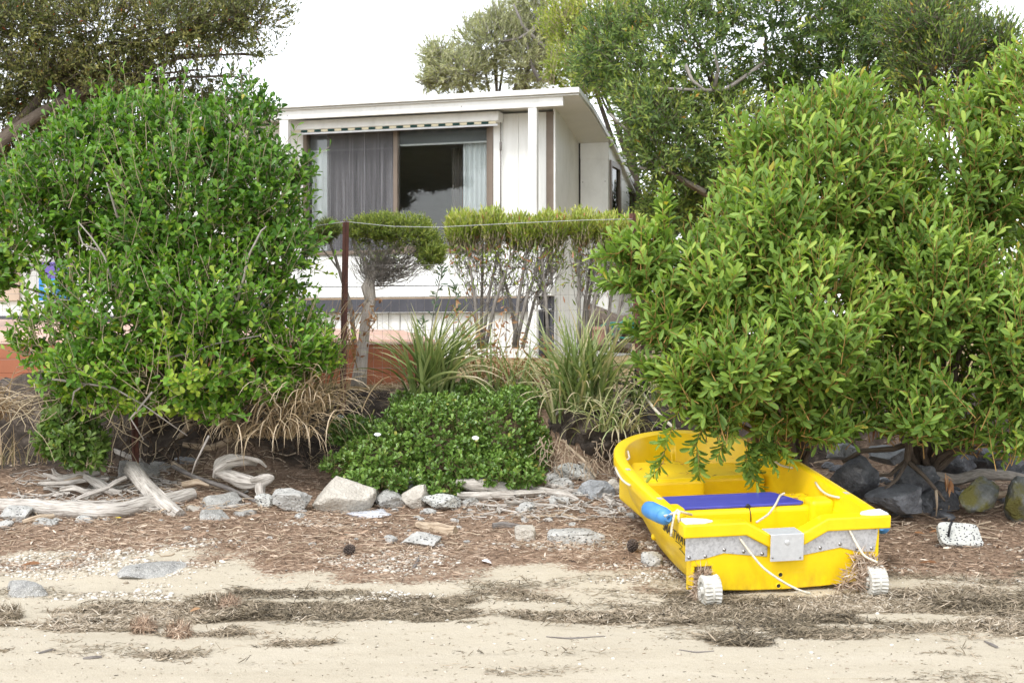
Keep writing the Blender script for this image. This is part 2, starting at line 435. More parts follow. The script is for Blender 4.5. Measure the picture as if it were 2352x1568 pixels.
# ================================================================ GROUND
def smooth(x, a, b):
    t = np.clip((x - a) / (b - a), 0, 1)
    return t * t * (3 - 2 * t)
def litter_d(x, y):
    p = np.stack([x, y, np.zeros_like(x)], -1)
    yw = y + .42 * vnoise(p * .9 + 5) + .22 * fbm(p * 3.7, 3) + .28 * np.clip((x - 1.9) / .6, 0, 1)
    return smooth(yw + .25 * vnoise(p * np.array((1.2, 4.5, 1)) + 17), 9.42, 10.05)
def wrack_d(x, y):
    p = np.stack([x, y, np.zeros_like(x)], -1)
    yc = 8.52 + .06 * x + .16 * vnoise(p * np.array((.7, 0, 0)) + 2)
    e = 1 - np.abs(y - yc) / np.where(y > yc, .72, .74)
    return smooth(e * .80 + .95 * fbm(p * np.array((1.7, 4.6, 1)) + 11, 5), .10, .90)
def ground_material():
    m = bpy.data.materials.new('beach_and_yard_ground'); m.use_nodes = True
    N, L = m.node_tree.nodes, m.node_tree.links
    b = N['Principled BSDF']; b.inputs['Roughness'].default_value = .95; b.inputs['Specular IOR Level'].default_value = .15
    ge = N.new('ShaderNodeNewGeometry')
    sx = N.new('ShaderNodeSeparateXYZ'); L.new(ge.outputs['Position'], sx.inputs[0])
    def noise(scale, det=6, sc=(1, 1, 1), rough=.6):
        mp = N.new('ShaderNodeMapping'); mp.inputs['Scale'].default_value = sc
        L.new(ge.outputs['Position'], mp.inputs[0])
        n = N.new('ShaderNodeTexNoise'); n.inputs['Scale'].default_value = scale; n.inputs['Detail'].default_value = det; n.inputs['Roughness'].default_value = rough
        L.new(mp.outputs[0], n.inputs['Vector']); return n.outputs['Fac']
    def ramp(s, pts):
        r = N.new('ShaderNodeValToRGB'); el = r.color_ramp.elements
        while len(el) < len(pts): el.new(.5)
        for e, (p, c) in zip(el, pts): e.position = p; e.color = (*c, 1)
        L.new(s, r.inputs[0]); return r.outputs[0]
    def math_(op, a, bb):
        q = N.new('ShaderNodeMath'); q.operation = op
        for i, s in enumerate((a, bb)):
            if isinstance(s, (int, float)): q.inputs[i].default_value = s
            else: L.new(s, q.inputs[i])
        return q.outputs[0]
    def mapr(s, lo, hi):
        q = N.new('ShaderNodeMapRange'); q.interpolation_type = 'SMOOTHSTEP'; q.inputs[1].default_value = lo; q.inputs[2].default_value = hi
        L.new(s, q.inputs[0]); return q.outputs[0]
    def mix(f, a, bb):
        q = N.new('ShaderNodeMix'); q.data_type = 'RGBA'
        L.new(f, q.inputs[0]); L.new(a, q.inputs[6]); L.new(bb, q.inputs[7]); return q.outputs[2]
    yw = math_('ADD', sx.outputs['Y'], math_('MULTIPLY', math_('SUBTRACT', noise(.9, 3), .5), 1.1))
    yw = math_('ADD', yw, math_('MULTIPLY', math_('SUBTRACT', noise(7, 5), .5), .5))
    sand = ramp(noise(2.2, 8, (.5, 1.6, 1), .7), [(.28, (.42, .36, .265)), (.5, (.49, .43, .325)), (.72, (.54, .48, .38))])
    grain = ramp(noise(150, 3), [(.34, (.28, .24, .18)), (.46, (.43, .38, .30)), (.7, (.56, .515, .43))])
    gm = N.new('ShaderNodeMix'); gm.data_type = 'RGBA'; gm.inputs[0].default_value = .4
    L.new(sand, gm.inputs[6]); L.new(grain, gm.inputs[7]); sand = gm.outputs[2]
    # thin lines of drift debris left by the ripples on the open sand
    dl = math_('MULTIPLY', mapr(noise(3.2, 9, (.55, 5, 1), .75), .60, .70), mapr(noise(1.3, 2, (1, 1.5, 1)), .48, .62))
    sand = mix(math_('MULTIPLY', dl, .55), sand, ramp(noise(60, 3), [(.4, (.16, .12, .06)), (.6, (.34, .27, .17))]))
    litter = ramp(noise(26, 8, (1, 1, 1), .75), [(.3, (.085, .058, .042)), (.48, (.235, .16, .11)), (.62, (.36, .26, .185)), (.78, (.48, .385, .295))])
    soil = ramp(noise(12, 8), [(.3, (.02, .016, .013)), (.55, (.055, .044, .036)), (.75, (.12, .098, .08))])  # dark bank soil, its colour deepened further to carry the shade there
    grass = ramp(noise(9, 8), [(.3, (.18, .13, .06)), (.55, (.36, .27, .14)), (.75, (.48, .38, .22))])
    def att(n):
        q = N.new('ShaderNodeAttribute'); q.attribute_name = n; return q.outputs['Fac']
    fine = math_('MULTIPLY', math_('SUBTRACT', noise(38, 5), .5), 1.6)
    weed = ramp(noise(34, 8, (1, 2, 1), .75), [(.3, (.08, .065, .045)), (.5, (.24, .19, .13)), (.64, (.36, .30, .21)), (.8, (.48, .41, .31))])
    c = mix(mapr(math_('ADD', att('wrack'), fine), .30, .75), sand, weed)
    c = mix(mapr(math_('ADD', att('litter'), fine), .2, .6), c, litter)
    c = mix(mapr(yw, 12.75, 13.1), c, soil)
    c = mix(mapr(yw, 14.0, 14.6), c, grass)
    L.new(c, b.inputs['Base Color'])
    h = math_('ADD', math_('MULTIPLY', noise(90, 4), .5), math_('MULTIPLY', noise(11, 6), 1.0))
    bp = N.new('ShaderNodeBump'); bp.inputs['Strength'].default_value = .55; bp.inputs['Distance'].default_value = .02
    L.new(h, bp.inputs['Height']); L.new(bp.outputs[0], b.inputs['Normal'])
    return m

def build_ground():
    xs = np.unique(np.concatenate([np.linspace(-1500, -60, 12), np.linspace(-60, -7, 22), np.arange(-7, 7.01, .06), np.linspace(7, 60, 22), np.linspace(60, 1500, 12)]))
    ys = np.unique(np.concatenate([np.linspace(-60, 5, 10), np.arange(5, 6.6, .2), np.arange(6.6, 14.6, .05), np.arange(14.6, 24, .4), np.linspace(24, 120, 20), np.linspace(120, 2000, 12)]))
    X, Y = np.meshgrid(xs, ys)
    V = np.stack([X, Y, gz(X, Y)], -1).reshape(-1, 3)
    nx, ny = len(xs), len(ys)
    i = (np.arange(ny - 1)[:, None] * nx + np.arange(nx - 1)[None, :]).ravel()
    Fc = np.stack([i, i + 1, i + nx + 1, i + nx], -1)
    near = (np.abs(V[:, 0]) < 8) & (V[:, 1] > 6) & (V[:, 1] < 14)
    lit = np.where(near, litter_d(V[:, 0], V[:, 1]), (V[:, 1] > 10) * 1.0)
    wr = np.where(near, wrack_d(V[:, 0], V[:, 1]), 0.0)
    o = mk('ground', V, Fc, ground_material(), attrs={'litter': lit, 'wrack': wr}, smooth=True)
    meta(o, 'pale sandy beach rising through brown litter to a grassy yard', 'ground', kind='structure')
build_ground()

# the dark cut face of the bank: lumpy soil with an undercut
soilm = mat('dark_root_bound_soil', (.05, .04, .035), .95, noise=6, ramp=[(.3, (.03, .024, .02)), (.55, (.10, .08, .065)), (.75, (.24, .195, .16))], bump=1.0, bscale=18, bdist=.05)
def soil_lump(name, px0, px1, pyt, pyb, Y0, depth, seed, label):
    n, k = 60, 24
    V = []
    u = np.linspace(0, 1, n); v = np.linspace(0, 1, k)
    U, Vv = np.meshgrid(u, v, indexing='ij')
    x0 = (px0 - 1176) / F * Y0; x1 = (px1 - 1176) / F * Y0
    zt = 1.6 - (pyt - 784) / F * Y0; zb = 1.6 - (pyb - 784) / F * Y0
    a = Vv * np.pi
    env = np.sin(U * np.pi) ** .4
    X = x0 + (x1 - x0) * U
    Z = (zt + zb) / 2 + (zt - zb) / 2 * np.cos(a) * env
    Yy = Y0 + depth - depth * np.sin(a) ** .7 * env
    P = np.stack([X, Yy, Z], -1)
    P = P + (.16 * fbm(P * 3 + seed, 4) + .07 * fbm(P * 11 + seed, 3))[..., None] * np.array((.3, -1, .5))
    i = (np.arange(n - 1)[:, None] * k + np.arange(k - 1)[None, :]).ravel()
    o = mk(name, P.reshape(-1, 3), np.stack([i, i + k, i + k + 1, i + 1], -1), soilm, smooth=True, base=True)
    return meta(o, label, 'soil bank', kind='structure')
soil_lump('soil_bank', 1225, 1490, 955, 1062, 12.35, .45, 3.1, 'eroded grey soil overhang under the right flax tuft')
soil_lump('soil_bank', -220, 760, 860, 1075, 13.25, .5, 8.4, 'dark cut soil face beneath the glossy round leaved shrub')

# ================================================================ HOUSE
HX, HY, HZ, HA = (1262 - 1176) / F * 18, 18.0, 1.36, R(17)
HU = np.array((math.cos(HA), -math.sin(HA))); HN = np.array((math.sin(HA), math.cos(HA)))
def fw(px, py, off=0.0):
    a = (px - 1176) / F; c = -(py - 784) / F
    Y = (HX * HN[0] + HY * HN[1] - off) / (a * HN[0] + HN[1])
    d = np.array((a * Y - HX, Y - HY))
    return float(d @ HU), 1.6 + c * Y - HZ
house = thing('beach_house', 'low white weatherboard beach house with wide sliding window and flat roof', 'house', (HX, HY, HZ), (0, 0, -HA))

# window rectangle and storeys in the wall plane
wl_, wt = fw(706, 305); wr, _ = fw(1125, 300); _, wb = fw(1000, 572)
wt = fw(915, 300)[1]
uL = fw(400, 500)[0]
uR = 0.0
zc = fw(1000, 262)[1]              # ceiling line under the beam
zf = fw(1000, 655)[1]              # sill band
zs0, zs1 = fw(1000, 692)[1], fw(1000, 712)[1]
zroof_front = fw(1330, 200, .5)[1]
zw = zroof_front - .20            # top of the walls, under the roof
# vertical boards of the front wall
def board(u0, u1, z0, z1, n0=0.0):
    mb = MB().bbox(u0 + .001, u1 - .001, n0, n0 + .03, z0, z1, .004)
    return mb.build('board', M['white2'], house)
bw = .205
u = uR - .001
while u > uL:
    u0 = max(u - bw, uL)
    if u0 > wr + .09 or u < wl_ - .09:
        board(u0, u, zf, zw)
    else:
        board(u0, u, wt + .052, zw)
        board(u0, u, zf, wb - .075)
    u = u0
# lining behind the boards, left open at the window
mb = MB()
mb.box(uL, wl_ - .05, .032, .07, zf, zw); mb.box(wr + .05, uR - .006, .032, .07, zf, zw)
mb.box(wl_ - .05, wr + .05, .032, .07, wt + .05, zw); mb.box(wl_ - .05, wr + .05, .032, .07, zf, wb - .04)
mb.build('wall_lining', M['white2'], house)
# window: frame, mullion, panes, insect mesh, blinds, curtains
def frame_bar(name, u0, u1, z0, z1, n0, n1, m='brown', parent=None):
    return bevel(MB().box(u0, u1, n0, n1, z0, z1).build(name, M[m], parent or house), .004)
win = MB()
fwid = .05
mull = fw(909, 400)[0]
win.box(wl_ - fwid, wl_, -.03, .1, wb - fwid, wt + fwid); win.box(wr, wr + fwid, -.03, .1, wb - fwid, wt + fwid)
win.box(wl_ + .001, wr - .001, -.028, .1, wt, wt + fwid - .001); win.box(wl_ + .001, wr - .001, -.028, .1, wb - fwid + .001, wb)
window = bevel(win.build('window', M['brown'], house), .004)
frame_bar('mullion', mull - .028, mull + .028, wb + .001, wt - .001, -.022, .08, parent=window)
frame_bar('sash', mull + .03, wr - .001, wb + .001, wb + .05, .0, .06, parent=window)
frame_bar('sash', wr - .045, wr - .001, wb + .051, wt - .001, .0, .06, parent=window)
glassm = bpy.data.materials.new('window_glass'); glassm.use_nodes = True
nt = glassm.node_tree; N_, L_ = nt.nodes, nt.links
N_.remove(N_['Principled BSDF'])
gl = N_.new('ShaderNodeBsdfGlossy'); gl.inputs['Roughness'].default_value = .02
tp = N_.new('ShaderNodeBsdfTransparent'); tp.inputs[0].default_value = (.93, .945, .94, 1)
fr = N_.new('ShaderNodeFresnel'); fr.inputs[0].default_value = 1.5
ms = N_.new('ShaderNodeMixShader'); L_.new(fr.outputs[0], ms.inputs[0]); L_.new(tp.outputs[0], ms.inputs[1]); L_.new(gl.outputs[0], ms.inputs[2])
L_.new(ms.outputs[0], N_['Material Output'].inputs[0])
MB().box(mull + .03, wr - .046, .03, .036, wb + .051, wt - .001).build('pane', glassm, window)
MB().box(wl_ + .001, mull - .03, .045, .051, wb + .001, wt - .001).build('pane', glassm, window)
lm = fw(750, 400)[0]
MB().box(lm, mull - .029, .018, .020, wb + .002, wt - .002).build('insect_screen', M['screen'], window)
def curtain(u0, u1, z0, z1, n0, m, amp=.03, waves=9):
    k = 60
    us = np.linspace(u0, u1, k)
    V = []
    for j, z in enumerate(np.linspace(z0, z1, 6)):
        a = amp * (1 - .35 * j / 5)
        for i, uu in enumerate(us):
            V.append((uu, n0 + a * math.sin(i / k * waves * 2 * math.pi + .5 * math.sin(i * .7)), z))
    Fc = [(j * k + i, j * k + i + 1, (j + 1) * k + i + 1, (j + 1) * k + i) for j in range(5) for i in range(k - 1)]
    o = mk('curtain', V, Fc, M[m], window, smooth=True)
    return o
curtain(fw(1054, 400)[0], wr - .03, wb + .02, wt - .10, .17, 'curtain', .035, 6)
curtain(wl_ + .01, fw(752, 400)[0], wb + .02, wt - .10, .12, 'curtain', .03, 3)
curtain(fw(1005, 400)[0], fw(1030, 400)[0], wb + .02, wt - .18, .55, 'netcurtain', .03, 4)
zb_ = fw(1000, 327)[1]
MB().box(mull + .03, wr - .05, .075, .078, zb_, wt - .002).build('roller_blind', M['blind'], window)
MB().box(mull + .03, wr - .05, .068, .085, zb_ - .022, zb_).build('blind_rail', M['white'], window)
MB().box(wl_ + .01, mull - .03, .075, .078, zb_ - .03, wt - .002).build('roller_blind', M['blind'], window)
MB().box(wl_ + .01, mull - .03, .068, .085, zb_ - .052, zb_ - .03).build('blind_rail', M['white'], window)
# the dim room behind
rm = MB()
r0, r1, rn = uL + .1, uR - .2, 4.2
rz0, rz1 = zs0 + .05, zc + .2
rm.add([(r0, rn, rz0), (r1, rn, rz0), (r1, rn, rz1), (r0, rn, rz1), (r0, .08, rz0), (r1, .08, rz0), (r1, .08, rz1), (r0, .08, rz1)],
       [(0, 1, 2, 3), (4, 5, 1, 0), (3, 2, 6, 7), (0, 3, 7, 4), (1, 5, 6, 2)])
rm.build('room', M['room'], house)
ua = fw(1060, 400)[0] - .25
bevel(MB().box(ua - .75, ua - .1, 2.6, 3.1, rz0, rz0 + 1.75).box(ua - .72, ua - .13, 2.57, 2.599, rz0 + .1, rz0 + .8).box(ua - .72, ua - .13, 2.57, 2.599, rz0 + .85, rz0 + 1.7).build('cupboard', M['woodroom'], house), .01)
MB().box(ua - 1.9, ua - .9, 1.2, 1.7, rz0 + .66, rz0 + .7).box(ua - 1.85, ua - 1.8, 1.25, 1.3, rz0, rz0 + .659).box(ua - 1.0, ua - .95, 1.25, 1.3, rz0, rz0 + .659).build('table', M['brown'], house)
# white trim left and right of the window
MB().box(wl_ - .15, wl_ - .055, -.02, .03, wb - .06, wt + .08).build('window_trim', M['white'], house)
MB().box(wr + .055, fw(1149, 400)[0], -.02, .03, wb - .06, wt + .08).build('window_trim', M['white'], house)
# brown corner strip and cover strip at the right end
MB().box(fw(1255, 400)[0], fw(1272, 400)[0], -.012, -.001, fw(1264, 625)[1], zw).build('corner_strip', M['brown'], house)
uc = fw(1276, 400)[0]
# side wall panels
sd = 1.19
for i, (a, b_) in enumerate(((.0, .6), (.604, 1.19))):
    a0 = a - .01 if i == 0 else a; z_a, z_b = (zroof_front - .095 - .16 * (q + .46) for q in (a0, b_))
    MB().add([(uc - .03, a0, zs1 - .75), (uc, a0, zs1 - .75), (uc, b_, zs1 - .75), (uc - .03, b_, zs1 - .75), (uc - .03, a0, z_a), (uc, a0, z_a), (uc, b_, z_b), (uc - .03, b_, z_b)], [(3, 2, 1, 0), (4, 5, 6, 7), (0, 1, 5, 4), (1, 2, 6, 5), (2, 3, 7, 6), (3, 0, 4, 7)]).build('side_panel', M['white'], house)
MB().box(uc + .0005, uc + .012, .0, sd - .004, zc + .02, zc + .16).build('side_batten', M['white'], house)
# rear room that steps out to the right
ue = uc + .40
MB().box(uc + .02, ue, sd + .012, sd + .05, -.05, zroof_front - .45).build('rear_wall', M['white'], house)
MB().box(uc + .02, ue + .012, sd + .0, sd + .011, zroof_front - .66, zroof_front - .445).build('rear_batten', M['white'], house)
MB().box(uc + .002, uc + .019, sd + .004, sd + .06, -.05, zc + .02).build('shadow_joint', M['hole'], house)
for zz in np.linspace(.1, zc - .05, 5):
    for uu in (uc + .05, ue - .04):
        MB().lathe([(.008, 0), (.008, .004)], Matrix.Translation((uu, sd + .011, zz)) @ Matrix.Rotation(R(90), 4, 'X'), 8).build('screw', M['steel'], house)
# its side wall with clapboards and a dark framed window
for k in range(17):
    z0 = -.05 + k * .17
    n1 = sd + 1.5 - max(0, (k - 10)) * .06
    if 11 <= k <= 15:
        MB().box(ue - .02, ue + .006, sd + .055, sd + .075, z0, z0 + .166).build('clapboard', M['white'], house)
        MB().box(ue - .02, ue + .006, sd + .70, n1, z0, z0 + .166).build('clapboard', M['white'], house)
    else:
        MB().box(ue - .02, ue + .006, sd + .05, n1, z0, z0 + .166).build('clapboard', M['white'], house)
z0, z1 = -.05 + 11 * .17, -.05 + 16 * .17
sw = MB()
sw.box(ue - .02, ue + .03, sd + .077, sd + .14, z0, z1); sw.box(ue - .02, ue + .03, sd + .63, sd + .698, z0, z1)
sw.box(ue - .02, ue + .028, sd + .141, sd + .629, z0, z0 + .07); sw.box(ue - .02, ue + .028, sd + .141, sd + .629, z1 - .07, z1)
sw = sw.build('side_window', M['brown'], house)
MB().box(ue - .005, ue, sd + .141, sd + .629, z0 + .071, z1 - .071).build('pane', glassm, sw)
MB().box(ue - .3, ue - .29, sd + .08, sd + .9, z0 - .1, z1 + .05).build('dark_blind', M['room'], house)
# roof slab with slope to the back, soffit below, fascia beam and posts
def roof_slab(name, pts, uA, uB, th, m, par=None):
    """pts: (n, z) along the slope"""
    V = []
    for n_, z_ in pts:
        V += [(uA, n_, z_), (uB, n_, z_), (uB, n_, z_ - th), (uA, n_, z_ - th)]
    Fc = [(0, 3, 2, 1)]
    for i in range(len(pts) - 1):
        a = 4 * i; b = a + 4
        for j in range(4): Fc.append((a + j, a + (j + 1) % 4, b + (j + 1) % 4, b + j))
    e = 4 * (len(pts) - 1)
    Fc.append((e, e + 1, e + 2, e + 3))
    return mk(name, V, Fc, M[m], par or house)
ur = fw(1330, 200, .5)[0]
ul_roof = fw(330, 250, .5)[0]
zt0 = zroof_front
roof = roof_slab('roof', [(-.5, zt0), (.25, zt0 - .12), (1.2, zt0 - .36), (4.5, zt0 - 1.3)], ul_roof, ur, .062, 'white')
roof_slab('soffit', [(-.46, zt0 - .075), (.25, zt0 - .195), (1.18, zt0 - .435)], ul_roof + .02, ur - .012, .012, 'soffit')
roof_slab('rear_awning', [(1.25, zt0 - .42), (3.2, zt0 - 1.12)], uc + .2, ur + .02, .03, 'soffit')
ub = fw(1293, 240, .42)[0]
zb0, zb1 = fw(1290, 243, .42)[1], fw(1290, 213, .42)[1]
zt1 = zt0 - .085
bevel(MB().box(ul_roof + .02, fw(650, 250, .42)[0] - .002, -.42, -.37, zb0, zt1).build('fascia', M['white'], house), .005)
bevel(MB().box(fw(650, 250, .42)[0], ub, -.42, -.37, zb0, zt1 - .002).build('fascia', M['white'], house), .005)
for p in (1060, 660, 642):
    for yy in (.05, .16):
        MB().lathe([(.009, 0), (.009, .003)], Matrix.Translation((fw(p, 250, .42)[0], -.42, zb0 + yy)) @ Matrix.Rotation(R(90), 4, 'X'), 8).build('nail', M['steel'], house)
for pa, pb in ((1213, 1233), (642, 662)):
    a, _ = fw(pa, 400, .40); b_, _ = fw(pb, 400, .40)
    o = MB().box(a, b_, -.41, -.31, .02, zb0 + .01).build('post', M['white'], house)
    bevel(o, .012, 3)
# deck edge below the window: white capping, raw timber edge, charcoal beam
uL2, uRs = uL - .3, fw(1276, 660)[0]
zt_, zm_ = fw(1000, 658)[1], fw(1000, 683)[1]
bevel(MB().box(uL2, uRs, -.20, .03, zm_, zt_ - .002).build('sill_capping', M['white'], house), .01)
bevel(MB().box(uL2, fw(1215, 690, .2)[0], -.19, -.02, zm_ - .024, zm_ - .002).build('timber_edge', M['timber'], house), .003)
ubr = fw(1214, 700, .2)[0]
bevel(MB().box(uL2, ubr, -.215, -.16, zs1 - .03, zm_ - .026).build('deck_beam', M['darkbeam'], house), .005)
bevel(MB().box(fw(1236, 700, .2)[0], uRs, -.10, -.05, zs1 + .0, zm_ - .006).build('deck_beam', M['darkbeam'], house), .005)
# boards of the underfloor skirt
u = ubr
zz0 = -.1
while u > uL2:
    MB().bbox(max(u - .16, uL2) + .004, u - .004, -.12, -.1, zz0, zs1 - .032, .006).build('skirt_board', M['white2'], house)
    u -= .16
MB().box(uL2, ubr, -.098, -.08, zz0, zs1 - .032).build('skirt_lining', M['brown'], house)
# dark open frame at the right end of the underfloor
a, b_ = fw(1240, 740)[0], uRs - .01
MB().box(a, a + .06, -.06, 0, zz0, zs1 - .003).box(b_ - .05, b_, -.06, 0, zz0, zs1 - .003).box(a + .061, b_ - .051, -.05, -.01, zz0 + .25, zs1 - .25).build('underfloor_frame', M['darkbeam'], house)
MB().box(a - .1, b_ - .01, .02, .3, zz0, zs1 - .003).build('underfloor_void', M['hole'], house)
MB().box(b_ + .001, uRs + .0, -.03, .1, zz0, zm_ - .01).build('corner_board', M['white'], house)
# awning cassette with its striped valance and crank
aw0, at0 = fw(668, 290, .2); aw1, _ = fw(1147, 283, .2)
zA1, zA0 = fw(900, 268, .2)[1], fw(900, 290, .2)[1]
cass = bevel(MB().box(aw0, aw1, -.24, -.03, zA0, zA1).build('awning_cassette', M['white'], house), .012, 3)
n = 29
for k in range(n):
    a = aw0 + .06 + (aw1 - aw0 - .1) * k / n; b_ = aw0 + .06 + (aw1 - aw0 - .1) * (k + 1) / n
    V = [(a, -.225, zA0 - .003), (b_, -.225, zA0 - .003), (b_, -.225, zA0 - .03), ((a + b_) / 2, -.226, zA0 - .034), (a, -.225, zA0 - .03)]
    V += [(x, y + .004, z) for x, y, z in V]
    mk('valance_stripe', V, [(0, 1, 2, 3, 4), (9, 8, 7, 6, 5)] + [(i, i + 5, (i + 1) % 5 + 5, (i + 1) % 5) for i in range(5)], M['green' if k % 2 else 'cream'], cass)
MB().box(aw0 + .02, aw1 - .02, -.215, -.19, zA0 - .058, zA0 - .035).build('awning_bar', M['alu'], house)
uk = fw(1150, 400, .1)[0]
cr = MB(); cr.tube([(uk, -.1, zA0), (uk, -.1, fw(1150, 328, .1)[1])], .006, 6); cr.tube([(uk, -.1, fw(1150, 326, .1)[1]), (uk, -.1, fw(1150, 346, .1)[1])], .014, 8); cr.tube([(uk, -.1, fw(1150, 346, .1)[1]), (uk, -.1, fw(1150, 500, .1)[1])], .007, 6)
cr.build('awning_crank', M['driftdark'], house, smooth=True)

# ---------------------------------------------------------------- neighbour at the left, glimpsed through the leaves
NB = thing('neighbour_house', 'white neighbouring house with pale roof behind the glossy shrub', 'house', (-7.2, 25.0, 1.45))
x0, x1 = W(-700, 0, 25)[0], W(330, 0, 25)[0]
xs_ = np.arange(x0, x1, .3)
for xx in xs_:
    if xx + .3 > W(-60, 0, 25)[0]:
        MB().bbox(xx + .003, xx + .297, 25, 25.05, 1.45, W(0, 455, 25)[2]).build('board', M['white2'], NB)
MB().box(x0, x1, 25.052, 29, 1.45, W(0, 440, 25)[2]).build('wall', M['white2'], NB)
V = [(x0 - .3, 24.5, W(0, 425, 24.5)[2]), (x1 + .3, 24.5, W(0, 425, 24.5)[2]), (x1 + .3, 27.5, W(0, 340, 27)[2]), (x0 - .3, 27.5, W(0, 340, 27)[2])]
V += [(a, b, c - .08) for a, b, c in V]
V[1] = (W(70, 0, 24.5)[0], 24.5, V[1][2]); V[2] = (W(0, 0, 27.5)[0], 27.5, V[2][2]); V[5] = (V[1][0], 24.5, V[5][2]); V[6] = (V[2][0], 27.5, V[6][2])
mk('roof', V, [(0, 1, 2, 3), (7, 6, 5, 4), (0, 4, 5, 1), (1, 5, 6, 2), (2, 6, 7, 3), (3, 7, 4, 0)], mat('pale_metal_roof', (.5, .5, .5), .5), NB)
cv = MB().prism([(W(-120, 0, 23)[0], W(0, 412, 23)[2]), (W(25, 0, 23)[0], W(0, 415, 23)[2]), (W(40, 0, 23)[0], W(0, 437, 23)[2]), (W(-120, 0, 23)[0], W(0, 437, 23)[2])], 23, 24.4).build('window_hood', mat('navy_canvas', (.01, .035, .12), .6), NB)
MB().box(W(-60, 0, 24.9)[0], W(42, 0, 24.9)[0], 24.93, 24.99, W(0, 690, 24.9)[2], W(0, 600, 24.9)[2]).build('beige_panel', mat('beige_panel_paint', (.55, .42, .32), .7), NB)
# painted garden board: blue below, violet above, with a pale star burst
pb = thing('painted_board', 'blue and violet painted board glimpsed through the glossy shrub', 'painted board', tuple(W(125, 690, 22)))
bl = mat('bright_blue_paint', (.02, .22, .60), .5, noise=3, ramp=[(.35, (.015, .16, .52)), (.65, (.04, .32, .72))])
vi = mat('violet_paint', (.13, .09, .36), .5)
a, b_ = W(90, 690, 22), W(160, 602, 22)
MB().box(a[0], b_[0], 21.98, 22.04, a[2], W(0, 640, 22)[2]).build('blue_panel', bl, pb)
MB().box(a[0], b_[0], 21.98, 22.04, W(0, 639.5, 22)[2], b_[2]).build('violet_panel', vi, pb)
st = MB()
c0 = W(112, 658, 21.975)
for k in range(9):
    t = k / 9 * 2 * math.pi
    d = np.array((math.cos(t), 0, math.sin(t))) * .1; q = np.array((-math.sin(t), 0, math.cos(t))) * .014
    st.add([c0 + d * .2 + q, c0 + d * .2 - q, c0 + d], [(0, 1, 2)])
st.build('star_burst', M['white'], pb)
MB().box(b_[0] + .002, b_[0] + .08, 21.98, 22.05, 1.4, b_[2] + .1).build('post', M['brown'], pb)
# low charcoal garden wall left of the bin
for r_ in range(3):
    for k in range(9):
        xx = W(-120, 0, 18)[0] + k * .45 + (.2 if r_ % 2 else 0)
        MBb = MB().bbox(xx, xx + .44, 18, 18.2, 1.36 + r_ * .19, 1.545 + r_ * .19, .01)
        if k == 0 and r_ == 0:
            gw = thing('garden_wall', 'low charcoal block wall behind the left end of the terracotta bin', 'wall', (xx, 18, 1.36))
        MBb.build('block', M['darkbeam'], gw)

# ---------------------------------------------------------------- long terracotta bin with a faded pink lid
def bin_pt(px, py, Y): return W(px, py, Y)
tb = thing('storage_bin', 'long terracotta painted timber bin with faded pink lid in the yard', 'bin', (-3.0, 14.6, 1.18))
xl, xr, yf, yb = W(-160, 0, 14.7)[0], W(1000, 0, 14.5)[0], 14.5, 15.5
z0 = 1.13; z1 = W(0, 790, 14.5)[2]
# three planks on the face
hh = (z1 - z0) / 3
for k in range(3):
    for s0, s1 in ((xl, -3.2), (-3.197, xr)):
        MB().bbox(s0, s1, yf, yf + .03, z0 + k * hh + .001, z0 + (k + 1) * hh - .001, .002).build('plank', M['terracotta'], tb)
MB().box(xr - .03, xr, yf + .031, yb, z0, z1 - .002).build('end_panel', M['terracotta'], tb)
MB().box(xl, xr - .031, yf + .031, yb, z0, z1 - .09).build('inner_box', M['brown'], tb)
MB().bbox(xl, xr, yf - .015, yf + .30, z1, z1 + .02, .004).build('ledge_board', M['pink'], tb)
V = [(xl, yf + .28, z1 + .045), (xr - .02, yf + .28, z1 + .045), (W(915, 0, 15)[0], yb, z1 + .15), (xl, yb, z1 + .28)]
V += [(a, b, c - .022) for a, b, c in V]
mk('lid', V, [(0, 1, 2, 3), (7, 6, 5, 4), (0, 4, 5, 1), (1, 5, 6, 2), (2, 6, 7, 3), (3, 7, 4, 0)], M['pink'], tb)
MB().box(xl, xr - .03, yf + .29, yf + .31, z1 + .021, z1 + .024).build('lid_seal', M['brown'], tb)
MB().box(xl + .1, xr - .1, yf + .04, yb - .05, z0 - .12, z0 - .003).build('skid', M['hole'], tb)

# ================================================================ FOLIAGE TOOLS
def template(kind):
    """leaf templates: y along the leaf 0..1, x across -.5...5, z up; rib = 0 on the midrib, 1 on the margin"""
    if kind == 'wattle':      # narrow oblong, blunt tip
        st = [(0, .12), (.25, .62), (.62, 1.0), (.9, .74), (1.0, .2)]
    elif kind == 'obovate':   # round tipped, widest past the middle
        st = [(0, .12), (.35, .58), (.72, 1.0), (.93, .72), (1.0, .2)]
    elif kind == 'lance':
        st = [(0, .15), (.4, 1.0), (1.0, .08)]
    elif kind == 'oval':
        st = [(0, .2), (.52, 1.0), (1.0, .28)]
    elif kind == 'spoon':
        st = [(0, .15), (.45, .75), (.85, 1.0), (1.0, .3)]
    else:                     # needle-like: one bent quad
        st = [(0, .5), (.5, 1.0), (1.0, .12)]
    n = len(st)
    V, rib = [], []
    simple = kind in ('needle', 'lance', 'oval')
    for y, w in st:
        bend = -.07 * y * y
        if simple:
            V += [(-w * .5, y, bend), (w * .5, y, bend)]; rib += [0, 1]
        else:
            V += [(-w * .5, y, bend + .10 * w), (0, y, bend), (w * .5, y, bend + .10 * w)]; rib += [1, 0, 1]
    k = 2 if simple else 3
    Fc = [(i * k + j, i * k + j + 1, (i + 1) * k + j + 1, (i + 1) * k + j) for i in range(n - 1) for j in range(k - 1)]
    return np.array(V, float), np.array(Fc, int), np.array(rib, float)
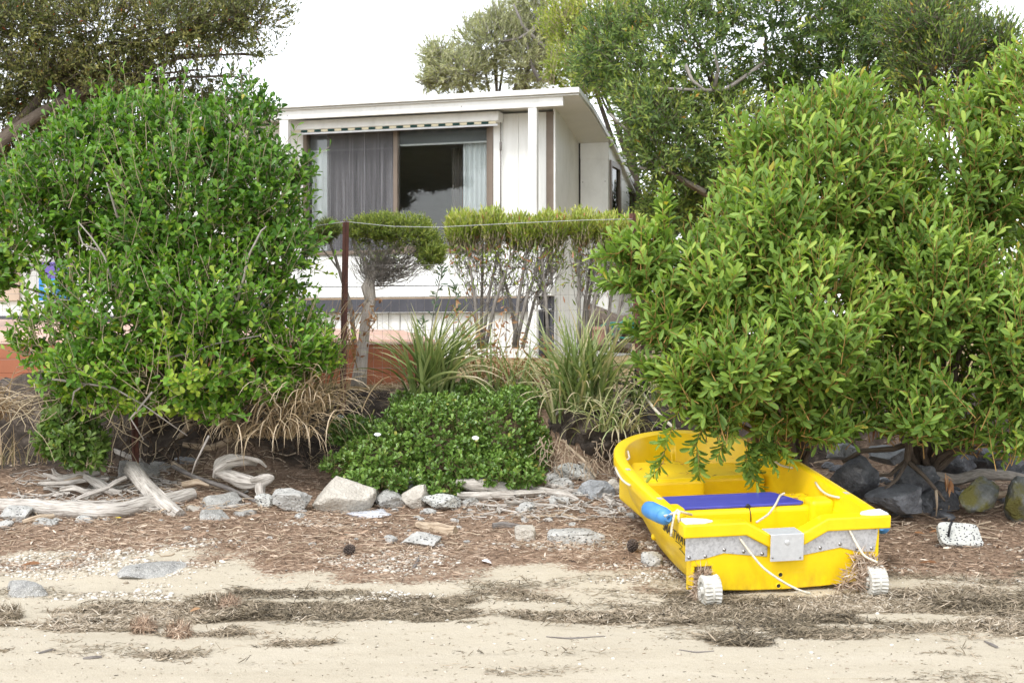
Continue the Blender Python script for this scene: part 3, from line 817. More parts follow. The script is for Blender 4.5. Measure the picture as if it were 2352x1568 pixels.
TPL = {k: template(k) for k in ('wattle', 'obovate', 'lance', 'oval', 'needle', 'spoon')}

def leaf_mesh(name, tpl, P, A, Nn, Ln, Wd, vary, m, parent=None, kind=None, curl=None):
    tv, tf, tr = TPL[tpl]
    A = nrm(A); S = nrm(np.cross(A, Nn)); Nn = np.cross(S, A)
    n = len(P)
    z = tv[None, :, 2] * (np.ones(n) if curl is None else curl)[:, None]
    V = P[:, None, :] + A[:, None, :] * (tv[None, :, 1] * Ln[:, None])[..., None] + S[:, None, :] * (tv[None, :, 0] * Wd[:, None])[..., None] + Nn[:, None, :] * (z * Ln[:, None])[..., None]
    Fc = (tf[None] + (np.arange(n) * len(tv))[:, None, None]).reshape(-1, 4)
    return mk(name, V.reshape(-1, 3), Fc, m, parent, {'vary': np.repeat(vary, len(tv)), 'rib': np.tile(tr, n)}, True, kind=kind)

def tubes_mesh(name, paths, r0, r1, m, parent=None, k=3, kind=None, vary=None):
    """many thin tubes of equal point count; paths (n, p, 3)"""
    n, p, _ = paths.shape
    T = nrm(np.gradient(paths, axis=1))
    ref = np.where(np.abs(T[..., 2:3]) < .9, np.array((0, 0, 1.0)), np.array((1.0, 0, 0)))
    A = nrm(np.cross(T, ref)); B = np.cross(T, A)
    th = np.arange(k) / k * 2 * np.pi
    r0 = np.broadcast_to(np.asarray(r0, float), (n,)); r1 = np.broadcast_to(np.asarray(r1, float), (n,))
    rad = r0[:, None] + (r1 - r0)[:, None] * np.linspace(0, 1, p)[None]
    V = paths[:, :, None, :] + rad[:, :, None, None] * (A[:, :, None, :] * np.cos(th)[:, None] + B[:, :, None, :] * np.sin(th)[:, None])
    base = np.array([(i * k + j, i * k + (j + 1) % k, (i + 1) * k + (j + 1) % k, (i + 1) * k + j) for i in range(p - 1) for j in range(k)])
    Fc = (base[None] + (np.arange(n) * p * k)[:, None, None]).reshape(-1, 4)
    seg = np.concatenate([np.zeros((n, 1)), np.cumsum(np.linalg.norm(np.diff(paths, axis=1), axis=2), axis=1)], 1)
    tc = np.stack([np.broadcast_to(seg[:, :, None], (n, p, k)), np.broadcast_to(np.cos(th), (n, p, k)) * rad[:, :, None], np.broadcast_to(np.sin(th), (n, p, k)) * rad[:, :, None]], -1)
    at = {'tc': tc.reshape(-1, 3)}
    if vary is not None: at['vary'] = np.repeat(vary, p * k)
    return mk(name, V.reshape(-1, 3), Fc, m, parent, at, True, kind=kind)

class Sprigs:
    """leafy shoots: base, direction, length -> leaves spiralled along a bent stem"""
    def __init__(s, B, D, L, K, leaf, width, rg, ang=(52, 22), up=.25, tip=.55, t0=.12, wander=.25, rosette=0., big=1.0, face=(0, -.1, .25)):
        n = len(B); D = nrm(D)
        curv = np.array((0, 0, up)) * L[:, None] + rg.normal(0, wander * .35, (n, 3)) * L[:, None]
        s.B, s.D, s.L = B, D, L
        pt = np.linspace(0, 1, 5)
        s.paths = B[:, None] + D[:, None] * (L[:, None] * pt)[..., None] + curv[:, None] * (pt ** 2)[None, :, None]
        t = t0 + (1 - t0) * (np.arange(K) + .5) / K
        if rosette: t = t ** (1 - rosette)
        t = np.clip(t[None] + rg.normal(0, .03, (n, K)), 0, 1)
        pos = B[:, None] + D[:, None] * (L[:, None] * t)[..., None] + curv[:, None] * (t ** 2)[..., None]
        tan = nrm(D[:, None] * L[:, None, None] + 2 * curv[:, None] * t[..., None])
        ref = np.where(np.abs(tan[..., 2:3]) < .9, np.array((0, 0, 1.0)), np.array((1.0, 0, 0)))
        e1 = nrm(np.cross(tan, ref)); e2 = np.cross(tan, e1)
        az = rg.uniform(0, 6.28, (n, 1)) + np.arange(K)[None] * 2.4 + rg.normal(0, .3, (n, K))
        rad = e1 * np.cos(az)[..., None] + e2 * np.sin(az)[..., None]
        f = R(ang[0]) + (R(ang[1]) - R(ang[0])) * t + rg.normal(0, .16, (n, K))
        ax = tan * np.cos(f)[..., None] + rad * np.sin(f)[..., None]
        no = tan * np.sin(f)[..., None] - rad * np.cos(f)[..., None]
        ax = nrm(ax + rg.normal(0, .10, ax.shape) + np.array((0, 0, .08)))
        no = nrm(no + rg.normal(0, .22, no.shape) + np.array(face))
        prof = np.sin(np.clip(.25 + .75 * (1 - t), 0, 1) * np.pi * .62) * (1 - tip) + tip * .9
        sz = prof * rg.uniform(.75, 1.2, (n, K)) * big
        s.P = pos.reshape(-1, 3); s.A = ax.reshape(-1, 3); s.N = no.reshape(-1, 3); s.t = t.reshape(-1)
        s.Ln = (leaf * sz).reshape(-1); s.Wd = (width * sz * rg.uniform(.85, 1.15, (n, K))).reshape(-1)
        s.id = np.repeat(np.arange(n), K)
    def keep(s, m):
        for a in ('P', 'A', 'N', 't', 'Ln', 'Wd', 'id'): setattr(s, a, getattr(s, a)[m])

def lobes(rows):
    """rows: px, py, Y, half width px, half height px, half depth m -> centres and radii in metres"""
    C = np.array([W(r[0], r[1], r[2]) for r in rows]); Q = np.array([(r[3] / F * r[2], r[5], r[4] / F * r[2]) for r in rows])
    return C, Q
def crown(C, Q, n, rg, shell=(.72, 1.02), back=.3, inner=.72, low=1.0, gap=0., gscale=2.2):
    wgt = Q[:, 0] * Q[:, 2] + .5 * Q[:, 1] * (Q[:, 0] + Q[:, 2]); wgt = wgt / wgt.sum()
    out, od = [], []
    tot = 0
    while tot < n:
        k = rg.choice(len(C), n, p=wgt)
        d = nrm(rg.normal(0, 1, (n, 3)))
        ok = (d[:, 1] < .35) | (rg.random(n) < back)
        ok &= (d[:, 2] > -.55) | (rg.random(n) < low)
        r = rg.uniform(shell[0] ** 2, shell[1] ** 2, n) ** .5
        P = C[k] + d * Q[k] * r[:, None]
        for j in range(len(C)):
            q = np.linalg.norm((P - C[j]) / Q[j], axis=1)
            ok &= (k == j) | (q > inner) | (rg.random(n) < .06)
        if gap: ok &= vnoise(P * gscale + 3.3) > -gap + rg.normal(0, .12, n)
        P, d2 = P[ok], nrm(d[ok] / Q[k[ok]])
        out.append(P); od.append(d2); tot += len(P)
    return np.concatenate(out)[:n], np.concatenate(od)[:n]

def limbs(root, targets, rg, r0, r1, m, name, parent, sag=.15, p=9, k=7, bush=True, jit=.08):
    """each limb is an object of its own, from the root to a target"""
    for i, t in enumerate(targets):
        s0 = np.asarray(root, float) + rg.normal(0, .03, 3) * (1, 1, 0)
        u = np.linspace(0, 1, p)[:, None]
        mid = s0 * .45 + t * .55 + np.array((0, 0, (t[2] - s0[2]) * .25)) * (1 if bush else .4) + rg.normal(0, sag, 3) * np.linalg.norm(t - s0) * .5
        P = s0 * (1 - u) ** 2 + 2 * mid * u * (1 - u) + t * u ** 2
        P[1:-1] += rg.normal(0, .012, (p - 2, 3))
        mb = MB().tube(P, np.linspace(r0, r1, p) * rg.uniform(.75, 1.15), k, jit=jit, seed=i * 1.7)
        mb.build(name, m, parent, smooth=True, tc=True)

def big_leaves(sp, n, tpl, m, parent, vary, rg, score):
    """the n leaves that show largest become objects sharing a handful of meshes; returns the mask of the rest"""
    idx = np.argsort(-score)[:n]
    tv, tf, tr = TPL[tpl]
    qs = np.quantile(vary[idx], np.linspace(.06, .94, 8))
    meshes = []
    for q in qs:
        me = bpy.data.meshes.new('leaf')
        me.from_pydata(tv.tolist(), [], [tuple(map(int, f)) for f in tf])
        a = me.attributes.new('vary', 'FLOAT', 'POINT'); a.data.foreach_set('value', np.full(len(tv), q, np.float32))
        a = me.attributes.new('rib', 'FLOAT', 'POINT'); a.data.foreach_set('value', tr.astype(np.float32))
        me.polygons.foreach_set('use_smooth', np.ones(len(me.polygons), bool))
        me.materials.append(m); meshes.append(me)
    org = ORG.get(parent.name, np.zeros(3))
    A = nrm(sp.A); S = nrm(np.cross(A, sp.N)); Nn = np.cross(S, A)
    for i in idx:
        o = bpy.data.objects.new('leaf', meshes[int(np.argmin(abs(qs - vary[i])))])
        COL.objects.link(o); o.parent = parent
        M4 = np.eye(4)
        M4[:3, 0] = S[i] * sp.Wd[i]; M4[:3, 1] = A[i] * sp.Ln[i]; M4[:3, 2] = Nn[i] * sp.Ln[i]; M4[:3, 3] = sp.P[i] - org
        o.matrix_local = Matrix(M4.tolist())
    rest = np.ones(len(sp.P), bool); rest[idx] = False
    return rest
def visible_score(sp):
    """area turned to the front and closeness to the outside of the bush as seen from the beach"""
    S = nrm(np.cross(sp.A, sp.N)); Nn = np.cross(S, nrm(sp.A))
    px = np.round(sp.P[:, 0] / sp.P[:, 1] * 60).astype(int); pz = np.round((sp.P[:, 2] - 1.6) / sp.P[:, 1] * 60).astype(int)
    key = px * 1000 + pz
    near = {}
    for k_, y in zip(key, sp.P[:, 1]): near[k_] = min(near.get(k_, 1e9), y)
    dep = sp.P[:, 1] - np.array([near[k_] for k_ in key])
    inframe = (np.abs(sp.P[:, 0] / sp.P[:, 1]) < .352) & (np.abs((sp.P[:, 2] - 1.6) / sp.P[:, 1]) < .235)
    return sp.Ln * sp.Wd * np.abs(Nn[:, 1]) / sp.P[:, 1] ** 2 * np.exp(-dep / .05) * inframe

# ---------------------------------------------------------------- leaf materials
LM = {}
LM['wattle'] = leafmat('wattle_leaf', [(0, (.060, .120, .024)), (.35, (.125, .225, .046)), (.7, (.215, .345, .068)), (.92, (.36, .48, .10)), (1, (.44, .37, .06))], .48, .36, ((.30, .32, .05), .4), spec=.28)
LM['mirror'] = leafmat('glossy_round_leaf', [(0, (.030, .095, .014)), (.4, (.095, .215, .024)), (.7, (.165, .315, .032)), (.93, (.36, .45, .06)), (1, (.44, .40, .04))], .36, .30, ((.16, .26, .05), .35), spec=.32)
LM['dark'] = leafmat('bronze_green_leaf', [(0, (.05, .068, .024)), (.4, (.11, .135, .04)), (.7, (.20, .215, .065)), (.93, (.33, .31, .11)), (1, (.45, .09, .03))], .5, .25, None)
LM['bigtree'] = leafmat('olive_green_leaf', [(0, (.05, .09, .032)), (.4, (.11, .175, .05)), (.75, (.21, .285, .07)), (.95, (.36, .40, .09)), (1, (.48, .25, .04))], .5, .32, None, spec=.28)
LM['limetree'] = leafmat('lime_green_leaf', [(0, (.16, .23, .04)), (.5, (.33, .40, .07)), (1, (.50, .50, .10))], .5, .35, None)
LM['palepine'] = leafmat('grey_green_needle', [(0, (.18, .20, .12)), (.5, (.37, .39, .22)), (1, (.54, .53, .35))], .6, .3, None)
LM['hedge'] = leafmat('clipped_hedge_leaf', [(0, (.09, .13, .03)), (.4, (.21, .28, .05)), (.75, (.36, .42, .08)), (.93, (.48, .48, .13)), (1, (.42, .18, .09))], .45, .3, None)
LM['fine'] = leafmat('fine_heath_leaf', [(0, (.06, .095, .02)), (.5, (.17, .24, .04)), (1, (.34, .38, .07))], .5, .25, None)
LM['daisy'] = leafmat('succulent_daisy_leaf', [(0, (.045, .11, .02)), (.5, (.11, .22, .035)), (.9, (.20, .33, .06)), (1, (.42, .40, .1))], .34, .15, ((.24, .30, .08), .6), spec=.5)
LM['sapling'] = leafmat('blue_green_leaf', [(0, (.06, .12, .07)), (1, (.16, .24, .12))], .5, .25, None)
LM['flax'] = leafmat('flax_blade', [(0, (.08, .12, .035)), (.35, (.17, .235, .075)), (.62, (.30, .35, .14)), (.8, (.46, .43, .24)), (1, (.58, .49, .33))], .42, .2, None)
LM['straw'] = leafmat('dry_straw_blade', [(0, (.13, .12, .045)), (.3, (.27, .2, .11)), (.65, (.42, .32, .2)), (1, (.58, .47, .33))], .6, .2, None, tcol=(1.2, 1.1, .9))
LM['dead'] = leafmat('dead_brown_leaf', [(0, (.14, .06, .025)), (.6, (.32, .16, .07)), (1, (.5, .3, .16))], .7, .25, None, tcol=(1.2, 1.0, .8))

def leafy(root, rows, label_parts, n, leaf, width, K, tpl, m, twig, rg, slen=(.18, .34), ang=(52, 22), up=.25, outw=.75, upw=.45, shell=(.72, 1.02), back=.3, inner=.72, low=1.0, gap=0., gscale=2.2, rosette=0., big=0, fill=.25, vmid=.45, vsd=.2, tipv=.25, twr=.0035, rand=.3, yellow=.01, extra=None, tip=.55, face=(0, -.1, .25), hcol=None, hi=1.0):
    C, Q = lobes(rows)
    cut = (np.mean(slen) * .4 + leaf * .6) * .72
    Q = np.stack([np.maximum(Q[:, 0] - cut, .06), Q[:, 1], np.maximum(Q[:, 2] - cut, .05)], -1)
    B, D = crown(C, Q, n, rg, shell, back, inner, low, gap, gscale)
    if fill:
        B2, D2 = crown(C, Q, int(n * fill), rg, (.35, shell[0]), back, .2, low, gap, gscale)
        B = np.concatenate([B, B2]); D = np.concatenate([D, D2])
    D = nrm(D * outw + np.array((0, 0, upw)) + rg.normal(0, rand, D.shape))
    L = rg.uniform(slen[0], slen[1], len(B))
    B = B - D * L[:, None] * .6
    if extra is not None:
        B = np.concatenate([B, extra[0]]); D = np.concatenate([D, extra[1]]); L = np.concatenate([L, extra[2]])
    sp = Sprigs(B, D, L, K, leaf, width, rg, ang=ang, up=up, rosette=rosette, tip=tip, face=face)
    sv_ = rg.normal(0, vsd * .6, len(B)) + .35 * vsd * vnoise(B * 1.6) * 2
    vary = np.clip(vmid + sv_[sp.id] + rg.normal(0, vsd * .6, len(sp.P)) + tipv * (sp.t - .6), 0, .93)
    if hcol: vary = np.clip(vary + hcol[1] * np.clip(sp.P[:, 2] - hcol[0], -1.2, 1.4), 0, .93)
    vary = np.where(rg.random(len(vary)) < yellow, 1.0, vary)
    if big:
        rest = big_leaves(sp, big, tpl, m, root, vary, rg, visible_score(sp))
        sp.keep(rest); vary = vary[rest]
    cu = rg.uniform(.4, 1.6, len(sp.P))
    if hi < 1:      # leaves nearest the beach keep the folded shape, those inside the bush a plainer one
        sc = visible_score(sp) + 1e-9 * rg.random(len(sp.P)); top = sc >= np.quantile(sc, 1 - hi)
        for q, tp in ((top, tpl), (~top, 'oval')):
            leaf_mesh('foliage', tp, sp.P[q], sp.A[q], sp.N[q], sp.Ln[q], sp.Wd[q], vary[q], m, root, kind='stuff', curl=cu[q])
    else:
        leaf_mesh('foliage', tpl, sp.P, sp.A, sp.N, sp.Ln, sp.Wd, vary, m, root, kind='stuff', curl=cu)
    tubes_mesh('twigs', sp.paths if big and len(sp.paths) < 3500 else sp.paths[:, ::2], twr, twr * .45, twig, root, 3, kind='stuff')
    return sp, C, Q
def pick(B, n, rg):
    return B[rg.choice(len(B), n, replace=False)]

# ================================================================ TREES BEHIND
# big olive wattle tree over the right of the house
rg = np.random.default_rng(21)
t1 = thing('broad_tree', 'broad olive green tree overhanging the right end of the white house', 'tree', (3.4, 18.2, 1.38))
rows = [(1560, 140, 18, 210, 190, 1.3), (1780, 60, 18, 250, 180, 1.4), (1520, 270, 16.8, 140, 105, .6), (1540, 360, 16.9, 120, 90, .6), (1620, 330, 17.6, 200, 170, 1.1), (1400, 120, 18.5, 120, 120, 1.0),
        (1950, 180, 18.2, 220, 200, 1.3), (2080, 60, 18.5, 200, 150, 1.2), (1470, 235, 17.6, 90, 80, .7), (1560, 470, 18.4, 120, 90, .9)]
sp, C, Q = leafy(t1, rows, None, 3400, .098, .031, 12, 'lance', LM['bigtree'], M['bark'], rg, slen=(.25, .5), ang=(62, 34), up=.05, upw=.25, gap=.6, gscale=1.3, fill=.35, vmid=.46, vsd=.3, yellow=.008, twr=.004, face=(0, -.35, .35))
trunk_top = np.array((3.2, 18.3, 3.2))
MB().tube([(3.4, 18.2, 1.3), (3.35, 18.25, 2.0), (3.25, 18.3, 2.7), trunk_top], [.16, .13, .12, .11], 10, jit=.1).build('trunk', M['bark'], t1, True, tc=True)
limbs(trunk_top, [c + rg.normal(0, .25, 3) for c in C for _ in range(2)], rg, .06, .012, M['bark'], 'branch', t1)
# curving bare branches in front of its crown
for pts in ([(1400, 262), (1440, 300), (1500, 318), (1560, 350), (1640, 430)], [(1500, 203), (1560, 205), (1620, 208), (1668, 205), (1720, 170), (1760, 140)], [(1620, 208), (1590, 185), (1575, 150)], [(1470, 385), (1540, 395), (1620, 440)], [(1640, 120), (1650, 160), (1640, 205)]):
    MB().tube([W(a, b, 16.75 + .1 * i) for i, (a, b) in enumerate(pts)], np.linspace(.016, .028, len(pts)), 6, jit=.1).build('branch', M['greybark'], t1, True, tc=True)

# lime crown between pale tree and the broad tree
rg = np.random.default_rng(22)
t2 = thing('lime_tree', 'lime green leafy tree between the pale feathery tree and the broad olive tree', 'tree', (1.9, 20.5, 1.4))
rows = [(1330, 150, 20.5, 100, 60, .8), (1300, 60, 20.8, 80, 80, .8), (1360, 200, 20.2, 90, 50, .7), (1400, 40, 20.8, 120, 90, .9), (1270, 175, 20.4, 40, 35, .5)]
sp, C, Q = leafy(t2, rows, None, 900, .075, .026, 10, 'oval', LM['limetree'], M['tantwig'], rg, slen=(.2, .4), gap=.5, gscale=1.5, vmid=.5, vsd=.25, fill=.3, twr=.006)
MB().tube([(1.9, 20.5, 1.35), (1.85, 20.5, 3.2), (1.6, 20.6, 5.3)], [.12, .1, .05], 9, jit=.1).build('trunk', M['bark'], t2, True, tc=True)
limbs((1.8, 20.5, 3.4), C, rg, .04, .01, M['bark'], 'branch', t2)

# pale feathery tree behind the roof
rg = np.random.default_rng(23)
t3 = thing('feathery_tree', 'pale grey green feathery tree standing behind the house roof', 'tree', (-.3, 27, 1.5))
rows = [(1060, 170, 27, 100, 70, 1.0), (1130, 100, 27, 110, 80, 1.0), (1010, 130, 27, 55, 50, .8), (1210, 130, 27, 90, 110, 1.0), (1150, 40, 27, 70, 45, .8), (1240, 50, 27, 60, 90, .8), (1080, 50, 27.2, 45, 25, .6), (985, 185, 27, 35, 40, .6), (1220, 5, 27, 70, 45, .7)]
sp, C, Q = leafy(t3, rows, None, 1450, .11, .022, 16, 'lance', LM['palepine'], M['greybark'], rg, slen=(.25, .5), ang=(38, 18), up=.1, gap=.35, gscale=1.2, vmid=.55, vsd=.3, fill=.2, twr=.008, upw=.3, shell=(.6, 1.05))
MB().tube([(-.3, 27, 1.4), (-.3, 27, 4), (.1, 27, 6.4)], [.16, .12, .06], 9, jit=.1).build('trunk', M['bark'], t3, True, tc=True)
limbs((-.2, 27, 4.4), C, rg, .05, .012, M['bark'], 'branch', t3)
for pts in ([(1245, 30), (1225, 70), (1190, 90), (1150, 95)], [(1275, 130), (1240, 100), (1200, 60), (1180, 10)], [(1240, 185), (1220, 150), (1210, 100)]):
    MB().tube([W(a, b, 26.2) for a, b in pts], np.linspace(.05, .02, len(pts)), 6, jit=.1).build('branch', M['driftdark'], t3, True, tc=True)

# bronze tree top right
rg = np.random.default_rng(24)
t4 = thing('sparse_tree', 'sparse olive green tree against the sky at the top right corner', 'tree', (5.6, 16.5, 1.35))
rows = [(2150, 150, 16, 120, 120, .8), (2260, 110, 16, 90, 70, .7), (2110, 60, 16, 110, 100, .8), (2330, 170, 16, 60, 50, .6), (2200, 230, 16, 120, 90, .8)]
sp, C, Q = leafy(t4, rows, None, 1200, .085, .026, 10, 'lance', LM['bigtree'], M['bark'], rg, slen=(.25, .45), gap=.35, gscale=1.6, vmid=.5, vsd=.3, fill=.15, yellow=.015, twr=.005, upw=.5)
MB().tube([(5.6, 16.5, 1.3), (5.5, 16.4, 2.6), (5.2, 16.2, 4.0)], [.11, .09, .05], 9, jit=.1).build('trunk', M['bark'], t4, True, tc=True)
limbs((5.4, 16.3, 3.0), np.concatenate([C, C + rg.normal(0, .2, C.shape)]), rg, .035, .006, M['bark'], 'branch', t4)

# dense darker bush beyond the wattles that closes the gap beside the house
rg = np.random.default_rng(25)
t5 = thing('shaded_tree', 'dark shaded tree behind the right shrubs with sky glints between its leaves', 'tree', (3.6, 20.5, 1.4))
rows = [(1540, 560, 20, 110, 130, .8), (1640, 500, 20.5, 120, 160, .8), (1760, 520, 20.5, 160, 220, .8), (1480, 480, 20.5, 60, 60, .6), (1480, 620, 20, 60, 90, .6), (1950, 450, 20.5, 200, 300, .8)]
sp, C, Q = leafy(t5, rows, None, 1500, .09, .026, 10, 'lance', LM['bigtree'], M['bark'], rg, slen=(.25, .45), gap=.45, gscale=1.5, vmid=.25, vsd=.2, fill=.3, twr=.006)
MB().tube([(3.6, 20.5, 1.35), (3.6, 20.5, 2.6), (3.4, 20.5, 4.2)], [.12, .1, .05], 9, jit=.1).build('trunk', M['bark'], t5, True, tc=True)
limbs((3.6, 20.5, 2.4), C, rg, .05, .01, M['bark'], 'branch', t5)

# dark bronze tree at the upper left with leaning trunks
rg = np.random.default_rng(26)
t6 = thing('leaning_tree', 'dark bronze leaved tree with leaning trunks at the upper left', 'tree', tuple(W(-60, 780, 15)))
rows = [(60, 60, 14.6, 170, 130, .9), (230, 60, 14.6, 170, 130, .9), (400, 60, 14.6, 170, 120, .9), (575, 40, 14.7, 120, 95, .7), (605, 130, 14.7, 90, 65, .6), (470, 160, 14.7, 150, 70, .7), (300, 170, 14.8, 180, 70, .7), (130, 170, 14.8, 140, 80, .7), (-10, 230, 14.9, 110, 70, .6), (260, 200, 14.4, 90, 36, .4), (420, 210, 14.9, 120, 30, .5), (20, 350, 15.1, 130, 70, .5), (150, 280, 15.0, 140, 60, .45), (310, 225, 15.0, 200, 45, .45), (470, 235, 15.0, 130, 35, .4), (560, 180, 14.8, 70, 30, .5)]
sp, C, Q = leafy(t6, rows, None, 4700, .047, .0195, 10, 'oval', LM['dark'], M['bark'], rg, slen=(.14, .3), gap=.32, gscale=1.35, vmid=.54, vsd=.32, fill=.4, yellow=.009, twr=.003, upw=.3, shell=(.55, 1.03))
def px_tube(pts, Y, r, m, name, par, k=9, jit=.12, dY=0.):
    return MB().tube([W(a, b, Y + dY * i) for i, (a, b) in enumerate(pts)], r, k, jit=jit, seed=pts[0][0] * .1).build(name, m, par, True, tc=True)
px_tube([(-160, 640), (-90, 460), (0, 325), (90, 262), (165, 222), (260, 180)], 14.6, [.13, .10, .07, .058, .05, .035], M['bark'], 'trunk', t6)
px_tube([(-140, 620), (-60, 420), (20, 300), (80, 240), (110, 190), (150, 130)], 14.75, [.11, .085, .055, .05, .04, .03], M['bark'], 'trunk', t6)
limbs(W(160, 225, 14.65), C, rg, .03, .007, M['bark'], 'branch', t6, sag=.1)
limbs(W(110, 190, 14.75), C[:8], rg, .03, .006, M['bark'], 'branch', t6, sag=.1)
# fine bare twigs hanging from it
Bt = pick(sp.B, 220, rg); Dt = nrm(rg.normal(0, 1, (220, 3)) * (1, .4, .35) + (0.1, 0, .1))
u = np.linspace(0, 1, 6)
tubes_mesh('twigs', Bt[:, None] + Dt[:, None] * (u[None, :, None] * .32) + np.array((0, 0, -.06)) * (u ** 2)[None, :, None], .005, .002, M['bark'], t6, 3, kind='stuff')

# far bush band so that no open horizon shows between the houses
rg = np.random.default_rng(27)
t7 = meta(bpy.data.objects.new('tree_belt', None), 'dark belt of trees far behind the houses', 'tree belt', kind='stuff'); COL.objects.link(t7); ORG[t7.name] = np.zeros(3)
rows = [(px, 700, 46, 200, 110 + 40 * math.sin(px), 1.5) for px in range(-500, 700, 150)] + [(px, 640, 46, 200, 150 + 30 * math.sin(px), 1.5) for px in range(1300, 2900, 150)]
Cb, Qb = lobes(rows)
Bb, Db = crown(Cb, Qb, 9000, rg, (.6, 1.02), .1, .6)
leaf_mesh('foliage', 'oval', Bb, nrm(Db + rg.normal(0, .5, Db.shape)), nrm(rg.normal(0, 1, Db.shape) + (0, -.4, .6)), rg.uniform(.3, .5, 9000), rg.uniform(.15, .25, 9000), np.clip(rg.normal(.35, .2, 9000), 0, .93), LM['bigtree'], t7, kind='stuff')

# ================================================================ FRONT SHRUBS
# right: two coastal wattles
rg = np.random.default_rng(31)
w1 = thing('coastal_wattle', 'bright green narrow leaved shrub hanging over the bow of the yellow dinghy', 'shrub', (2.3, 11.4, .35), group='bright green wattle shrubs on the right')
rows1 = [(1880, 430, 11.1, 235, 235, .8), (1760, 560, 10.7, 170, 200, .7), (1640, 660, 10.6, 150, 140, .6), (1475, 605, 10.5, 105, 95, .35), (1520, 740, 10.4, 85, 105, .35), (1560, 880, 10.3, 80, 85, .35), (1690, 840, 10.3, 165, 150, .6), (1640, 950, 10.3, 100, 70, .4), (1800, 945, 10.6, 140, 85, .4), (1890, 975, 10.7, 140, 75, .4), (1850, 760, 10.5, 190, 230, .7), (1720, 330, 11, 70, 90, .5), (1960, 250, 11.2, 70, 75, .5)]
# long shoots that drop into the dinghy and the arms to the left
eb, ed, el = [], [], []
def shoot(pts, Y, n):
    P = [np.array(W(a, b, Y)) for a, b in pts]
    for i in range(len(P) - 1):
        d = P[i + 1] - P[i]
        for k in range(n):
            eb.append(P[i] + d * (k / n)); ed.append(nrm(d + rg.normal(0, .25, 3) * np.linalg.norm(d))); el.append(.16)
for pts in ([(1575, 915), (1535, 1000), (1520, 1085)], [(1625, 935), (1600, 1020), (1610, 1075)], [(1670, 940), (1715, 1030), (1730, 1100)], [(1760, 950), (1740, 1030), (1715, 1085)], [(1670, 960), (1660, 1030)], [(1780, 1000), (1800, 1035)], [(1540, 560), (1460, 555), (1395, 600)], [(1560, 620), (1480, 650), (1390, 655)], [(1560, 720), (1490, 690), (1400, 640)], [(1530, 600), (1532, 530), (1525, 475)], [(1560, 800), (1500, 780), (1465, 770)], [(1580, 880), (1530, 870), (1490, 850)], [(1840, 1000), (1890, 1010), (1930, 1000)], [(1770, 1010), (1760, 1040)], [(1800, 960), (1770, 1040)]):
    shoot(pts, 10.15 if pts[0][1] > 900 else 10.35, 3 if pts[0][1] > 900 else 5)
sp1, C1, Q1 = leafy(w1, rows1, None, 1600, .104, .035, 12, 'wattle', LM['wattle'], M['redtwig'], rg, hi=.36, tip=.78, slen=(.24, .42), ang=(64, 40), up=.22, upw=.6, face=(0, -.5, .3), gap=.45, gscale=2.0, big=300, fill=.35, vmid=.48, vsd=.22, tipv=.5, yellow=.006, twr=.0045, extra=(np.array(eb), np.array(ed), np.array(el)))
limbs((2.25, 11.3, .45), np.concatenate([C1, pick(sp1.B, 10, rg)]), rg, .035, .006, M['bark'], 'branch', w1)
rg = np.random.default_rng(32)
w2 = thing('coastal_wattle', 'bright green narrow leaved shrub above the dark rocks right of the dinghy', 'shrub', (3.4, 11.7, .4), group='bright green wattle shrubs on the right')
rows2 = [(2190, 420, 11.4, 190, 240, .8), (2120, 680, 10.9, 190, 230, .7), (2290, 780, 10.8, 150, 210, .7), (2020, 880, 10.9, 150, 90, .5), (2180, 930, 10.8, 150, 90, .5), (2340, 300, 11, 110, 170, .7), (2330, 1000, 10.9, 120, 75, .5), (2050, 970, 10.9, 130, 75, .4), (2220, 990, 10.8, 140, 80, .4), (2060, 560, 11, 130, 200, .6), (2400, 600, 11, 100, 250, .7), (2340, 890, 10.9, 90, 120, .5), (2290, 1015, 10.8, 120, 70, .4), (2110, 960, 10.6, 120, 95, .4), (2190, 900, 10.55, 110, 110, .4), (2300, 270, 11.2, 100, 120, .5), (2180, 260, 11.2, 60, 70, .5), (2350, 160, 11, 45, 60, .4)]
sp2, C2, Q2 = leafy(w2, rows2, None, 1600, .104, .035, 12, 'wattle', LM['wattle'], M['redtwig'], rg, hi=.36, tip=.78, slen=(.24, .42), ang=(64, 40), up=.22, upw=.6, face=(0, -.5, .3), gap=.45, gscale=2.0, big=300, fill=.35, vmid=.45, vsd=.22, tipv=.5, yellow=.008, twr=.0045)
limbs((3.35, 11.6, .5), np.concatenate([C2, pick(sp2.B, 10, rg)]), rg, .035, .006, M['bark'], 'branch', w2)
# its bare lower limbs and dead foliage hanging among the rocks
px_tube([(2110, 955), (2090, 1010), (2083, 1060)], 11.2, [.035, .03, .026], M['bark'], 'branch', w2, 8)
px_tube([(2083, 1060), (2060, 1100), (2020, 1135), (1975, 1160)], 11.2, [.018, .014, .011, .006], M['bark'], 'branch', w2, 6, dY=-.1)
px_tube([(2084, 1058), (2120, 1090), (2155, 1130), (2170, 1150)], 11.2, [.022, .018, .015, .008], M['bark'], 'branch', w2, 6, dY=-.08)
px_tube([(2150, 1125), (2152, 1160), (2150, 1185)], 10.98, [.012, .009, .004], M['driftbrown'], 'branch', w2, 6)
px_tube([(1935, 1060), (1980, 1035), (2050, 1030), (2110, 1010), (2170, 960)], 11.35, [.015, .02, .025, .03, .03], M['bark'], 'branch', w2, 7)
px_tube([(2083, 1055), (2045, 1090), (2010, 1092)], 11.3, [.02, .016, .01], M['bark'], 'branch', w2, 6)
px_tube([(2150, 1005), (2220, 1040), (2290, 1055), (2330, 1050)], 11.3, [.016, .014, .012, .008], M['bark'], 'branch', w2, 6)
